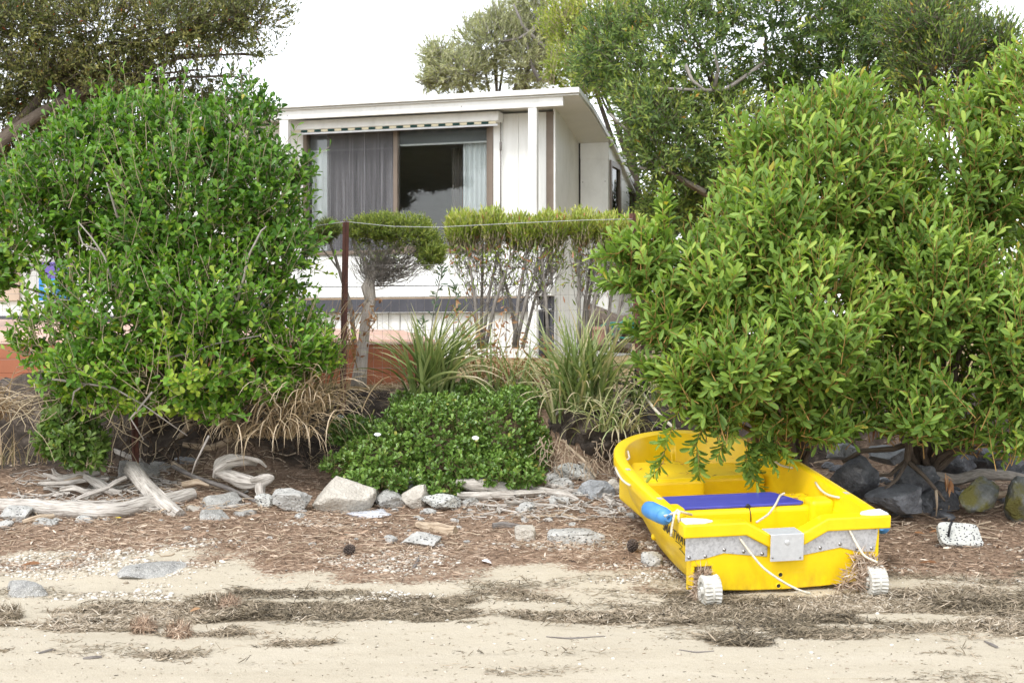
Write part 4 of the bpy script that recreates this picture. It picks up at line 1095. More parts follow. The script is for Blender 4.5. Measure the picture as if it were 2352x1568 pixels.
for (a, b, n) in ((2170, 1095, 9), (2240, 1010, 7), (1995, 960, 8), (2120, 690, 10), (1735, 1010, 6), (2250, 585, 10)):
    c = W(a, b, 10.95 if b > 900 else 10.45)
    P = c + rg.normal(0, .03, (n, 3)); A = nrm(np.array((0, 0, -1)) + rg.normal(0, .35, (n, 3)))
    leaf_mesh('dead_leaves', 'lance', P, A, nrm(rg.normal(0, 1, (n, 3)) + (0, -1, 0)), rg.uniform(.08, .13, n), rg.uniform(.02, .03, n), rg.uniform(0, 1, n), LM['dead'], w2 if a > 1800 else w1)

# left: glossy round leaved shrub
rg = np.random.default_rng(33)
s1 = thing('glossy_shrub', 'large glossy round leaved shrub filling the left in front of the house', 'shrub', (-2.9, 13.2, .95))
rows = [(330, 330, 12.6, 230, 115, .7), (540, 330, 12.5, 100, 110, .5), (600, 450, 12.3, 120, 130, .6), (430, 480, 12.2, 210, 190, .8), (200, 430, 12.4, 180, 150, .7), (80, 520, 12.4, 110, 130, .6), (640, 600, 12.2, 100, 110, .5), (480, 700, 11.9, 190, 150, .7), (260, 720, 11.9, 180, 150, .7), (680, 800, 12, 110, 90, .5), (110, 780, 12, 100, 90, .5), (420, 850, 11.8, 190, 90, .6), (230, 850, 11.8, 120, 70, .5), (600, 890, 11.9, 110, 55, .4), (570, 230, 12.7, 50, 50, .3), (60, 420, 12.7, 70, 60, .4), (-10, 640, 12.3, 60, 70, .4), (-30, 480, 12.5, 70, 80, .4), (330, 925, 11.8, 170, 50, .35), (160, 880, 11.9, 90, 60, .35), (490, 945, 11.8, 110, 45, .3), (720, 830, 12.0, 80, 50, .3), (620, 270, 12.6, 40, 40, .25), (690, 400, 12.4, 45, 45, .25), (400, 600, 12.6, 220, 160, .5), (330, 450, 12.9, 220, 150, .5)]
Ct, Qt = lobes(rows)
Be, De = crown(Ct, Qt - np.array((.09, 0, .09)), 520, rg, (1.0, 1.10), .1, .95, .7)
De = nrm(De * .8 + np.array((0, 0, .55)) + rg.normal(0, .35, De.shape)); Le = rg.uniform(.18, .46, len(De)); Be = Be - De * Le[:, None] * .5
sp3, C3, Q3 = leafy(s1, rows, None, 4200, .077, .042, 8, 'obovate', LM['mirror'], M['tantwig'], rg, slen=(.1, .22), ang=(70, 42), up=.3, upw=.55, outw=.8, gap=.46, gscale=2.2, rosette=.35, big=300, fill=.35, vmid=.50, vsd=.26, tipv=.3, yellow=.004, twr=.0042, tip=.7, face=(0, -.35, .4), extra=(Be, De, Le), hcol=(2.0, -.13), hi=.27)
limbs((-2.9, 13.1, 1.0), np.concatenate([C3, pick(sp3.B, 26, rg)]), rg, .032, .005, M['bark'], 'branch', s1, sag=.2)
for pts in ([(545, 690), (560, 640), (570, 590), (600, 530), (612, 520)], [(545, 690), (530, 670)], [(255, 640), (240, 590), (210, 545), (180, 510)], [(225, 575), (190, 560), (180, 530)], [(115, 700), (140, 688), (160, 690)], [(270, 500), (255, 450), (245, 420)], [(390, 820), (440, 810), (490, 790), (600, 770)], [(400, 780), (415, 740), (420, 700)], [(120, 870), (260, 890), (330, 930), (430, 1000)], [(350, 900), (300, 960), (330, 1010)], [(480, 1000), (450, 1060), (440, 1090)], [(200, 880), (170, 900), (165, 930)]):
    px_tube(pts, 11.45, np.linspace(.011, .005, len(pts)) * (1.2 if pts[0][0] > 500 else 1), M['greybark'], 'branch', s1, 6)
# bare twigs under its skirt
n = 130
Bt = np.array([W(rg.uniform(40, 640), rg.uniform(860, 960), rg.uniform(11.6, 12.3)) for _ in range(n)])
Dt = nrm(rg.normal(0, 1, (n, 3)) * (1, .4, .5) + (0, -.2, -.6)); Lt = rg.uniform(.2, .6, n); u = np.linspace(0, 1, 6)
tubes_mesh('twigs', Bt[:, None] + Dt[:, None] * (u[None, :, None] * Lt[:, None, None]) + rg.normal(0, .012, (n, 6, 3)) , .005, .002, M['tantwig'], s1, 4, kind='stuff')

# low round leaved bush at the foot of the left bank
rg = np.random.default_rng(34)
s2 = thing('low_bush', 'small light green round leaved bush above the driftwood at left', 'shrub', (-3.6, 12.3, .4))
rows = [(180, 1020, 11.9, 75, 70, .3), (150, 960, 12, 50, 50, .3), (215, 1060, 11.8, 45, 30, .2), (120, 1010, 12, 40, 50, .2)]
sp4, C4, Q4 = leafy(s2, rows, None, 260, .085, .042, 7, 'obovate', leafmat('light_round_leaf', [(0, (.05, .11, .02)), (.5, (.11, .19, .035)), (.93, (.2, .28, .06)), (1, (.4, .36, .05))], .4, .22, ((.22, .3, .08), .35)), M['tantwig'], rg, slen=(.08, .16), ang=(75, 45), rosette=.3, big=150, vmid=.5, vsd=.25, upw=.5, tip=.7)
limbs((-3.6, 12.25, .5), np.concatenate([C4, pick(sp4.B, 6, rg)]), rg, .014, .004, M['greybark'], 'branch', s2)

# ================================================================ CLIPPED HEDGE PLANTS BEHIND THE WIRE
rg = np.random.default_rng(35)
h1 = thing('clipped_tree', 'small clipped flat topped tree with twisted pale trunk behind the rusty post', 'tree', tuple(G(835, 885)))
rows = [(860, 532, 13.6, 85, 40, .35), (925, 540, 13.6, 90, 44, .35), (990, 585, 13.6, 44, 55, .25), (900, 515, 13.6, 100, 28, .3)]
leafy(h1, rows, None, 1300, .036, .0095, 14, 'oval', LM['fine'], M['bark'], rg, slen=(.06, .13), up=.1, upw=.6, gap=.8, fill=.5, vmid=.62, vsd=.3, low=.25, twr=.002, shell=(.5, 1.0))
B = np.stack([W(rg.uniform(815, 1010), 560 + abs(rg.normal(0, 28)), 13.6 + rg.uniform(-.3, .3)) for _ in range(420)])
A = nrm(rg.normal(0, .6, B.shape) + (0, -.1, .6))
leaf_mesh('foliage', 'oval', B, A, nrm(rg.normal(0, 1, B.shape) + (0, -.5, .3)), rg.uniform(.02, .038, len(B)), rg.uniform(.007, .011, len(B)), np.clip(rg.normal(.35, .2, len(B)), 0, .93), LM['fine'], h1, kind='stuff')
px_tube([(822, 888), (828, 840), (835, 780), (840, 730), (850, 690), (848, 650), (862, 615), (868, 585)], 13.62, [.08, .064, .055, .05, .055, .05, .045, .035], M['palebark'], 'trunk', h1, 12, .22)
px_tube([(846, 690), (836, 660), (850, 630), (840, 600), (815, 570), (808, 530)], 13.6, [.03, .03, .026, .022, .018, .01], M['palebark'], 'trunk', h1, 9, .2)
px_tube([(866, 600), (850, 580), (845, 550)], 13.6, [.03, .02, .012], M['palebark'], 'branch', h1, 8, .15)
px_tube([(866, 600), (900, 570), (940, 555)], 13.6, [.03, .02, .012], M['palebark'], 'branch', h1, 8, .15)
n = 300
u = np.linspace(0, 1, 6)
Ta = np.stack([W(rg.uniform(800, 1005), rg.uniform(545, 620), 13.6 + rg.uniform(-.3, .3)) for _ in range(n)])
Sa = np.stack([W(rg.uniform(845, 885), rg.uniform(575, 655), 13.62) for _ in range(n)])
paths = Sa[:, None] + (Ta - Sa)[:, None] * u[None, :, None] + np.array((0, 0, -.10)) * (u * (1 - u) * 4)[None, :, None] + rg.normal(0, .012, (n, 6, 3))
tubes_mesh('twigs', paths, .004, .0018, M['greybark'], h1, 3, kind='stuff')
# its small neighbour at the left of the post
h1b = thing('clipped_tree', 'little round clipped bush between glossy shrub and rusty post', 'tree', tuple(G(800, 882)))
leafy(h1b, [(755, 530, 13.7, 36, 28, .25), (735, 550, 13.7, 35, 24, .25)], None, 420, .03, .008, 12, 'oval', LM['fine'], M['bark'], rg, slen=(.06, .14), up=.1, upw=.6, vmid=.45, vsd=.3, low=.4, twr=.002, fill=.5)
px_tube([(815, 790), (805, 700), (785, 640), (770, 590), (755, 550)], 13.7, [.022, .02, .018, .014, .008], M['greybark'], 'trunk', h1b, 8, .12)
px_tube([(778, 620), (760, 595), (738, 570)], 13.7, [.012, .009, .006], M['greybark'], 'branch', h1b, 6, .12)

def hedge(label, x0, x1, topy, boty, stems, seed, Y=14.0, n=900):
    rg = np.random.default_rng(seed)
    xc = (x0 + x1) / 2
    h = thing('clipped_hedge', label, 'hedge', tuple(W(xc, 800, Y)), group='yellow green clipped hedge plants behind the wire')
    k = max(2, int((x1 - x0) / 55))
    rows = [(x0 + (x1 - x0) * (i + .5) / k, topy + 46 + 7 * math.sin(i * 2.1 + seed), Y, (x1 - x0) / k * .85, 46, .3) for i in range(k)]
    sp, C, Q = leafy(h, rows, None, n, .08, .019, 9, 'lance', LM['hedge'], M['tantwig'], rg, slen=(.1, .2), up=.3, upw=1.3, outw=.3, gap=.8, fill=.5, vmid=.62, vsd=.26, tipv=.35, low=.3, yellow=.025, twr=.003, shell=(.6, 1.0))
    # looser, redder leaves below the clipped top
    m_ = 700 * (x1 - x0) // 200
    B = np.stack([W(rg.uniform(x0, x1), topy + 75 + abs(rg.normal(0, 55)), Y + rg.uniform(-.3, .3)) for _ in range(int(m_))])
    A = nrm(rg.normal(0, .5, B.shape) + (0, -.1, .8))
    leaf_mesh('foliage', 'lance', B, A, nrm(rg.normal(0, 1, B.shape) + (0, -.5, .2)), rg.uniform(.05, .085, len(B)), rg.uniform(.013, .02, len(B)), np.where(rg.random(len(B)) < .18, 1., np.clip(rg.normal(.4, .2, len(B)), 0, .93)), LM['hedge'], h, kind='stuff')
    for sx, bx in stems:
        pts = [(bx, boty), (bx + (sx - bx) * .3, boty - (boty - topy) * .35), (bx + (sx - bx) * .7, boty - (boty - topy) * .62), (sx, topy + 60)]
        px_tube(pts, Y + rg.uniform(-.15, .15), [.019, .016, .012, .006], M['greybark'], 'stem', h, 8, .15)
    n2 = int((x1 - x0) * .8)
    si = rg.integers(0, len(stems), n2); f = rg.uniform(.3, .8, n2)
    S = np.stack([W(stems[i][1] + (stems[i][0] - stems[i][1]) * q, boty - (boty - topy - 40) * q, Y) for i, q in zip(si, f)])
    T = np.stack([W(min(max(stems[i][0] + rg.normal(0, 45), x0), x1), topy + rg.uniform(40, 120), Y + rg.uniform(-.3, .3)) for i in si])
    u = np.linspace(0, 1, 6)
    paths = S[:, None] + (T - S)[:, None] * u[None, :, None] + np.array((0, 0, -.06)) * (u * (1 - u) * 4)[None, :, None] + rg.normal(0, .012, (n2, 6, 3))
    tubes_mesh('twigs', paths, .0045, .002, M['greybark'], h, 3, kind='stuff')
    return h
hedge('broad yellow green clipped hedge on bare grey stems below the window', 1030, 1300, 490, 800, [(1070, 1100), (1110, 1105), (1150, 1108), (1190, 1115), (1215, 1180), (1260, 1185), (1290, 1200), (1130, 1190), (1240, 1260)], 41, n=1300)
hedge('narrow yellow green clipped hedge in front of the house corner', 1310, 1480, 492, 800, [(1330, 1330), (1365, 1335), (1400, 1350), (1430, 1390), (1380, 1340), (1460, 1410)], 42, Y=14.1, n=800)

# ================================================================ STRAPPY TUFTS
def blades(root, base, specs, m, rg, spread=.10):
    """specs: list of (count, azimuth mean, azimuth sd, tilt mean, tilt sd, length range, droop, colour mean, colour sd, width); every blade is an object of its own"""
    base = np.asarray(base, float)
    for (n, az, azs, ti, tis, ln, droop, cm, cs, wd) in specs:
        for _ in range(n):
            a = az + rg.normal(0, azs); t = np.clip(rg.normal(ti, tis), 0, 2.2); L = rg.uniform(*ln)
            hx, hy = math.cos(a), math.sin(a)
            k = 8
            P = [base + (rg.normal(0, spread), rg.normal(0, spread * .6), rg.uniform(-.03, .0))]
            ang = t * .55; step = L / k
            for j in range(k):
                ang += (t * .45 + droop * rg.uniform(.6, 1.4) * (j / k) * 1.1) / k * 1.6
                P.append(P[-1] + step * np.array((math.sin(ang) * hx, math.sin(ang) * hy, math.cos(ang))))
            P = np.array(P)
            side = np.array((-hy, hx, 0)) ; tw = rg.normal(0, .7)
            T = nrm(np.gradient(P, axis=0)); V = []; rib = []
            for j, q in enumerate(P):
                u = j / k
                w = wd * rg.uniform(.95, 1.05) * (1 - u ** 2.2) * (.7 + .3 * min(1, u * 4)) + .0015
                s_ = side * math.cos(tw * u) + np.cross(T[j], side) * math.sin(tw * u)
                nn = np.cross(T[j], s_)
                V += [q - s_ * w * .5 + nn * w * .12, q, q + s_ * w * .5 + nn * w * .12]; rib += [1, 0, 1]
            Fc = [(j * 3 + i, j * 3 + i + 1, (j + 1) * 3 + i + 1, (j + 1) * 3 + i) for j in range(k) for i in range(2)]
            v0 = float(np.clip(rg.normal(cm, cs), 0, 1))
            vary = np.repeat(np.clip(v0 + .35 * (np.linspace(0, 1, k + 1) ** 3), 0, 1), 3)
            mk('blade', V, Fc, m, root, {'vary': vary, 'rib': np.array(rib, float)}, True)
PI = math.pi
rg = np.random.default_rng(51)
b0 = W(985, 905, 12.7)
f1 = thing('flax_tuft', 'grey green strappy flax tuft in front of the terracotta bin', 'plant', tuple(b0))
blades(f1, b0, [(36, PI, .5, .55, .25, (.5, .85), .4, .35, .18, .028), (60, 0, .5, .62, .25, (.6, 1.0), .4, .38, .2, .03), (44, -PI / 2, .9, .45, .25, (.5, .85), .5, .35, .2, .028), (30, PI / 2, .9, .3, .2, (.6, .9), .3, .35, .15, .026), (16, 0, .3, 1.1, .2, (.6, .9), .8, .75, .15, .022)], LM['flax'], rg, .09)
b0 = W(1340, 935, 12.4)
f2 = thing('flax_tuft', 'largest strappy flax tuft on the bank left of the dinghy bow', 'plant', tuple(b0))
blades(f2, b0, [(56, PI, .5, .55, .25, (.6, .98), .4, .42, .2, .027), (60, 0, .5, .55, .28, (.6, 1.02), .4, .42, .22, .027), (56, -PI / 2, .9, .5, .25, (.55, .9), .5, .42, .22, .027), (40, PI / 2, .9, .3, .2, (.7, 1.05), .3, .4, .15, .024), (36, -PI / 2, 1.6, 1.2, .3, (.4, .7), 1.1, .85, .12, .018)], LM['flax'], rg, .12)
b0 = W(1165, 915, 13.0)
f0 = thing('flax_tuft', 'thin flax tuft among the dead fern stalks between the two big tufts', 'plant', tuple(b0))
blades(f0, b0, [(22, PI, .6, .5, .25, (.45, .75), .5, .4, .2, .02), (24, 0, .6, .5, .25, (.45, .75), .5, .45, .2, .02), (16, -PI / 2, .9, .6, .3, (.35, .6), .8, .7, .2, .016)], LM['flax'], rg, .16)
b0 = W(1275, 965, 12.3)
f3 = thing('flax_tuft', 'small upright flax shoot between the daisy mound and the soil overhang', 'plant', tuple(b0))
blades(f3, b0, [(12, PI, .6, .45, .2, (.4, .7), .4, .4, .2, .02), (7, 0, .6, .3, .2, (.3, .5), .4, .45, .2, .018)], LM['flax'], rg, .03)
b0 = W(1420, 985, 12.1)
f4 = thing('flax_tuft', 'half dead flax tuft drooping beside the bow of the dinghy', 'plant', tuple(b0))
blades(f4, b0, [(26, 0, .7, .6, .3, (.3, .55), .7, .5, .25, .017), (22, PI, .7, .7, .3, (.3, .55), .9, .7, .2, .016), (34, -PI / 2, 1.0, 1.2, .35, (.3, .6), 1.3, .8, .15, .014)], LM['flax'], rg, .14)
b0 = W(1500, 930, 12.6)
f5 = thing('flax_tuft', 'flax tuft half hidden under the wattle by the right fence post', 'plant', tuple(b0))
blades(f5, b0, [(30, PI, .8, .7, .3, (.4, .7), .6, .45, .22, .018), (16, -PI / 2, 1, .8, .3, (.4, .6), .8, .5, .2, .018)], LM['flax'], rg, .12)
b0 = W(705, 940, 11.95)
f6 = thing('grass_tuft', 'big straw brown grass tuft with tall green blades right of the glossy shrub', 'plant', tuple(b0))
blades(f6, b0, [(34, 0, .5, .38, .14, (.8, 1.25), .2, .12, .12, .012), (26, PI / 2, 1.2, .25, .15, (.7, 1.1), .2, .12, .1, .011), (60, -PI / 2, .8, 1.0, .35, (.5, .85), 1.5, .62, .2, .012), (50, 0, .8, .9, .3, (.4, .75), 1.2, .62, .2, .012), (40, PI, .8, 1.0, .3, (.4, .8), 1.3, .62, .2, .012)], LM['straw'], rg, .16)
b0 = W(620, 1000, 11.85)
f7 = thing('grass_tuft', 'straw grass tuft drooping over the gnarled driftwood stump', 'plant', tuple(b0))
blades(f7, b0, [(70, -.5, .6, 1.0, .3, (.45, .8), 1.4, .6, .22, .012), (50, -PI / 2, .9, 1.1, .3, (.4, .75), 1.6, .6, .22, .012), (26, PI, .7, .9, .3, (.35, .7), 1.2, .55, .2, .011), (14, -.4, .4, .6, .2, (.5, .75), .7, .1, .1, .012)], LM['straw'], rg, .16)
b0 = W(-25, 960, 12.4)
f8 = thing('grass_tuft', 'dry grass tuft cut off by the left edge of the picture', 'plant', tuple(b0))
blades(f8, b0, [(70, 0, .5, .95, .3, (.35, .65), 1.3, .6, .22, .012), (40, -PI / 2, 1, .9, .3, (.35, .6), 1.4, .55, .2, .012)], LM['straw'], rg, .12)
b0 = W(20, 1060, 12.0)
f9 = thing('grass_tuft', 'thin dark green grass tuft at the foot of the left bank', 'plant', tuple(b0))
blades(f9, b0, [(60, 0, 1.2, .5, .3, (.15, .4), .6, .1, .15, .007), (30, PI, .8, .5, .3, (.15, .35), .6, .2, .2, .007)], LM['straw'], rg, .25)

# ---------------------------------------------------------------- daisy mound
rg = np.random.default_rng(52)
ds = thing('daisy_bush', 'dense green succulent daisy mound spilling down the middle of the bank', 'daisy bush', tuple(W(1020, 1120, 12.1)))
rows = [(1000, 1010, 12.25, 150, 105, .45), (1140, 1000, 12.35, 115, 105, .4), (1190, 935, 12.7, 75, 50, .3), (880, 1055, 12.05, 105, 60, .35), (1075, 1075, 12.0, 150, 45, .35), (1060, 915, 12.9, 90, 40, .3), (790, 1075, 12.1, 60, 32, .2), (820, 1000, 12.6, 75, 45, .2), (950, 930, 12.9, 60, 35, .25), (940, 1120, 11.9, 70, 22, .2), (1230, 1040, 12.3, 40, 70, .25), (880, 1105, 11.75, 90, 32, .25), (1010, 1118, 11.75, 70, 30, .25), (1150, 1095, 11.85, 110, 35, .25)]
sp5, C5, Q5 = leafy(ds, rows, None, 2500, .048, .029, 8, 'spoon', LM['daisy'], M['olivetwig'], rg, slen=(.06, .11), hi=.4, ang=(78, 35), up=.2, upw=.5, outw=.9, gap=.9, fill=.12, rosette=.35, vmid=.42, vsd=.24, tipv=.3, yellow=.012, twr=.0035, shell=(.85, 1.02), inner=.8, low=.5, tip=.75)
# loose runners at the top left of the mound
for pts in ([(830, 930), (790, 960), (760, 1000)], [(860, 940), (840, 990), (820, 1010)], [(1250, 950), (1275, 960), (1300, 950)]):
    px_tube(pts, 12.7, [.006, .005, .004], M['olivetwig'], 'runner', ds, 5)
def flower(px, py, Y, r, tilt, seed):
    rg = np.random.default_rng(seed)
    c = W(px, py, Y)
    n = 13
    az = np.arange(n) / n * 2 * PI
    up = nrm(np.array((.1, -.75, tilt)))
    e1 = nrm(np.cross(up, (0, 0, 1.0))); e2 = np.cross(up, e1)
    A = nrm(np.cos(az)[:, None] * e1 + np.sin(az)[:, None] * e2 + up * .15)
    f = leaf_mesh('flower', 'spoon', np.repeat(c[None], n, 0) + A * r * .15, A, np.repeat(up[None], n, 0), np.full(n, r), np.full(n, r * .36), np.zeros(n), PETAL, ds)
    ct = MB().lathe([(r * .22, 0), (r * .2, r * .08), (r * .08, r * .13)], Matrix.Translation(c.tolist()) @ Vector(up).to_track_quat('Z', 'Y').to_matrix().to_4x4(), 10).build('flower_centre', PURPLE, f, True)
PETAL = mat('white_petal', (.82, .80, .84), .6); PURPLE = mat('purple_flower_centre', (.14, .05, .16), .6)
flower(992, 926, 12.3, .029, .9, 1); flower(867, 998, 11.8, .026, 1.6, 2); flower(1092, 1006, 11.62, .026, 1.3, 3); flower(1170, 925, 12.2, .018, .5, 4)

# ---------------------------------------------------------------- shoots and dead stalks in front of the house
rg = np.random.default_rng(53)
def sapling(label, pts, Y, m, n, ln, wd, tp='lance'):
    o = thing('sapling', label, 'sapling', tuple(W(pts[0][0], pts[0][1], Y)))
    px_tube(pts, Y, np.linspace(.007, .003, len(pts)), M['greybark'], 'stem', o, 5)
    P = np.array([W(a, b, Y) for a, b in pts]); u = np.linspace(.35, 1, n)
    Q = np.stack([np.interp(u, np.linspace(0, 1, len(P)), P[:, i]) for i in range(3)], -1)
    A = nrm(rg.normal(0, 1, (n, 3)) * (1, .6, .3) + (0, 0, .7))
    k_ = ('leaf')
    for i in range(n):
        leaf_mesh('leaf', 'wattle', Q[i:i + 1], A[i:i + 1], nrm(rg.normal(0, 1, (1, 3)) + (0, -.8, .5)), np.array([ln * rg.uniform(.7, 1.2)]), np.array([wd]), np.array([rg.random()]), m, o)
sapling('thin blue green sapling beside the window between clipped tree and hedge', [(985, 860), (990, 760), (1000, 690), (1012, 640), (1016, 615)], 13.5, LM['sapling'], 34, .08, .016)
sapling('low leafy sapling in front of the white underfloor boards', [(960, 850), (955, 800), (962, 760), (975, 735)], 13.4, LM['sapling'], 24, .07, .018)
sapling('second blue green sapling close beside the clipped hedge stems', [(1040, 830), (1042, 740), (1048, 690), (1045, 655)], 13.7, LM['sapling'], 26, .075, .015)
def dead_stalks(label, spots, Y, n):
    o = thing('dead_weed', label, 'dead weed', tuple(W(spots[0][0], spots[0][1], Y)))
    for (a, b, c, d) in spots:
        px_tube([(a, b), ((a + c) / 2 + rg.normal(0, 8), (b + d) / 2), (c, d)], Y, [.006, .005, .002], M['redtwig'], 'stem', o, 5)
        u = rg.random(n)
        P = W(a, b, Y)[None] * (1 - u)[:, None] + W(c, d, Y)[None] * u[:, None] + rg.normal(0, .05, (n, 3))
        A = nrm(rg.normal(0, 1, (n, 3)))
        leaf_mesh('dead_leaves', 'lance', P, A, nrm(rg.normal(0, 1, (n, 3))), rg.uniform(.04, .09, n), rg.uniform(.014, .03, n), rg.random(n) * .6 + .4, LM['dead'], o, kind='stuff', curl=rg.uniform(1, 5, n))
dead_stalks('rust brown dead fern stalks in front of the hedge stems', [(1100, 880, 1040, 700), (1110, 880, 1095, 720), (1130, 890, 1160, 710), (1180, 890, 1190, 780), (1200, 900, 1230, 800), (1150, 890, 1130, 790), (1220, 910, 1210, 830), (1165, 900, 1150, 800), (1090, 880, 1075, 740), (1240, 900, 1255, 790)], 13.2, 64)
dead_stalks('dead brown creeper hanging on the clipped tree trunk', [(822, 850, 800, 700), (815, 820, 790, 730), (845, 760, 850, 700)], 13.5, 34)
# fine dry sticks and grass along the top of the bank
n = 3000
xs_ = rg.uniform(-1.9, 1.5, n); ys_ = rg.uniform(12.9, 14.6, n)
P = np.stack([xs_, ys_, gz(xs_, ys_) + rg.uniform(0, .03, n)], -1)
o = leaf_mesh('dry_grass', 'needle', P, nrm(rg.normal(0, 1, (n, 3)) * (1, 1, .3) + (0, 0, .25)), nrm(rg.normal(0, .4, (n, 3)) + (0, -.3, 1)), rg.uniform(.06, .22, n), np.full(n, .006), rg.random(n), LM['straw'], kind='stuff')
meta(o, 'dry straw and sticks littering the top of the bank', 'dry grass')

# ================================================================ WIRE FENCE
fe = thing('wire_fence', 'rusty star picket fence with wire netting in front of the yard', 'fence', tuple(G(787, 905)))
def picket(pt, pb, Y):
    top, bot = W(*pt, Y), W(*pb, Y)
    c = bot; h = top[2] - bot[2]; dx = (top[0] - bot[0])
    V = []; sh = [(0, -.036), (.007, -.006), (.030, .016), (.024, .022), (0, .010), (-.024, .022), (-.030, .016), (-.007, -.006)]
    for u in np.linspace(-.08, 1, 8):
        V += [(c[0] + dx * u + a, Y + b, c[2] + h * u) for a, b in sh]
    k = 8
    Fc = [(i * k + j, i * k + (j + 1) % k, (i + 1) * k + (j + 1) % k, (i + 1) * k + j) for i in range(7) for j in range(k)] + [tuple(range(7 * k, 8 * k))]
    return mk('post', V, Fc, M['rust'], fe)
picket((794, 507), (787, 908), 13.3)
picket((1453, 490), (1470, 900), 13.15)
picket((306, 880), (310, 1050), 12.4)
def wire(pts, Y0, Y1, r=.0022, m='wire'):
    n = len(pts)
    P = [W(a, b, Y0 + (Y1 - Y0) * i / (n - 1)) for i, (a, b) in enumerate(pts)]
    P = np.array(P); u = np.linspace(0, 1, 40); Q = np.stack([np.interp(u, np.linspace(0, 1, n), P[:, i]) for i in range(3)], -1)
    return MB().tube(Q, r, 5).build('wire', M[m], fe, True)
wire([(620, 520), (700, 522), (794, 509)], 13.28, 13.27, .003)
wire([(794, 509), (900, 520), (1000, 522), (1200, 512), (1330, 506), (1453, 503)], 13.26, 13.11, .003)
for y0, y1 in ((610, 600), (650, 638), (688, 672), (722, 708), (760, 745), (800, 788), (845, 838)):
    wire([(791, y0), (1130, (y0 + y1) / 2 + 3), (1460, y1)], 13.3, 13.15, .0016, 'rustwire')
    wire([(0, y0 + 26), (400, y0 + 14), (791, y0)], 13.45, 13.3, .0016, 'rustwire')
V = []
paths = []
for k in range(34):
    px = 800 + k * 19.5
    paths.append([W(px, 600, 13.28) * np.array((1, 1, 1)) + (0, 0, .002 * j) if False else W(px + rg.normal(0, .6), 600 + (870 - 600) * j / 4, 13.29 - .004 * k) for j in range(5)])
tubes_mesh('netting', np.array(paths), .0013, .0013, M['rustwire'], fe, 3, kind='stuff')

# ---------------------------------------------------------------- firewood, hose, pot, black netting in the yard corner
rg = np.random.default_rng(61)
k = 0
spots = [(1385, 735, 26, 80), (1430, 755, 14, 40), (1400, 770, 12, 50), (1440, 735, 12, 36), (1365, 765, 11, 40), (1445, 775, 13, 40), (1415, 745, 11, 44), (1380, 795, 12, 46), (1430, 798, 13, 40), (1350, 800, 12, 36)]
wl_labels = ['thickest bark covered firewood log on top of the pile beside the hedge', 'split log end in the firewood pile below the hose coil', 'thin branch log in the middle of the firewood pile', 'upper right log of the firewood pile against the dark leaves', 'short log at the left end of the firewood pile', 'log at the right end of the firewood pile by the rusty post', 'log crossing just under the thickest firewood log', 'bottom log of the firewood pile near the terracotta pot', 'lowest right log of the firewood pile behind the flax', 'lowest left log of the firewood pile behind the flax tips']
for (px, py, r, w), lb in zip(spots, wl_labels):
    Y = 16.2 + rg.uniform(-.2, .2); c = W(px, py, Y); rr = r / F * Y; L = w / F * Y
    d = np.array((math.cos(rg.normal(0, .3)), rg.normal(0, .3), rg.normal(-.25 if k == 0 else 0, .12)))
    P = [c - d * L * .5, c - d * L * .15, c + d * L * .15, c + d * L * .5]
    o = MB().tube(P, [rr, rr * 1.03, rr * .98, rr * .95], 10, jit=.15, seed=k).build('firewood_log', M['bark'], None, True, True, True)
    autosmooth(o, 50); meta(o, lb, 'firewood', 'firewood logs stacked beside the house'); k += 1
hose = MB()
for q in range(3):
    c = W(1425, 742 + q * 9, 15.8)
    hose.tube([c + np.array((.22 * math.cos(t), .12 * math.sin(t), .03 * math.sin(t * 2 + q) + .05 * math.cos(t + q))) for t in np.linspace(0, 5.6, 40)], .011, 7)
meta(hose.build('garden_hose', mat('teal_hose', (.01, .16, .13), .4), None, True, True), 'coiled teal garden hose lying over the firewood pile', 'hose')
pot = MB().lathe([(.10, 0), (.135, .16), (.155, .165), (.155, .2), (.13, .2), (.12, .15)], Matrix.Translation(W(1372, 792, 15.6).tolist()), 20).build('flower_pot', mat('pale_terracotta', (.45, .26, .2), .8), None, True, True)
meta(autosmooth(pot, 40), 'faded terracotta pot beside the firewood behind the flax', 'flower pot')
bn = []
for i in range(26):
    c = W(1465, 885, 12.95) + rg.normal(0, .04, 3) * (1, .6, 1.3)
    bn.append([c + rg.normal(0, .05, 3) for _ in range(6)])
o = tubes_mesh('black_netting', np.array(bn), .008, .005, M['black'], None, 5)
meta(o, 'bundle of black netting tied at the foot of the right fence post', 'netting')
ld = MB().tube([W(1470, 905, 12.85), W(1490, 960, 12.5), W(1512, 985, 12.2)], .012, 7).build('cord', M['black'], None, True, True)
meta(ld, 'black cord hanging from the right fence post beside the white rope', 'cord')
br = MB().tube([W(1478, 905, 12.8), W(1500, 935, 12.3), W(1522, 960, 11.9), W(1552, 985, 11.55)], .013, 8).build('bow_rope', M['rope'], None, True, True)
meta(br, 'thick cream mooring rope running from the dinghy bow up to the fence post', 'rope')

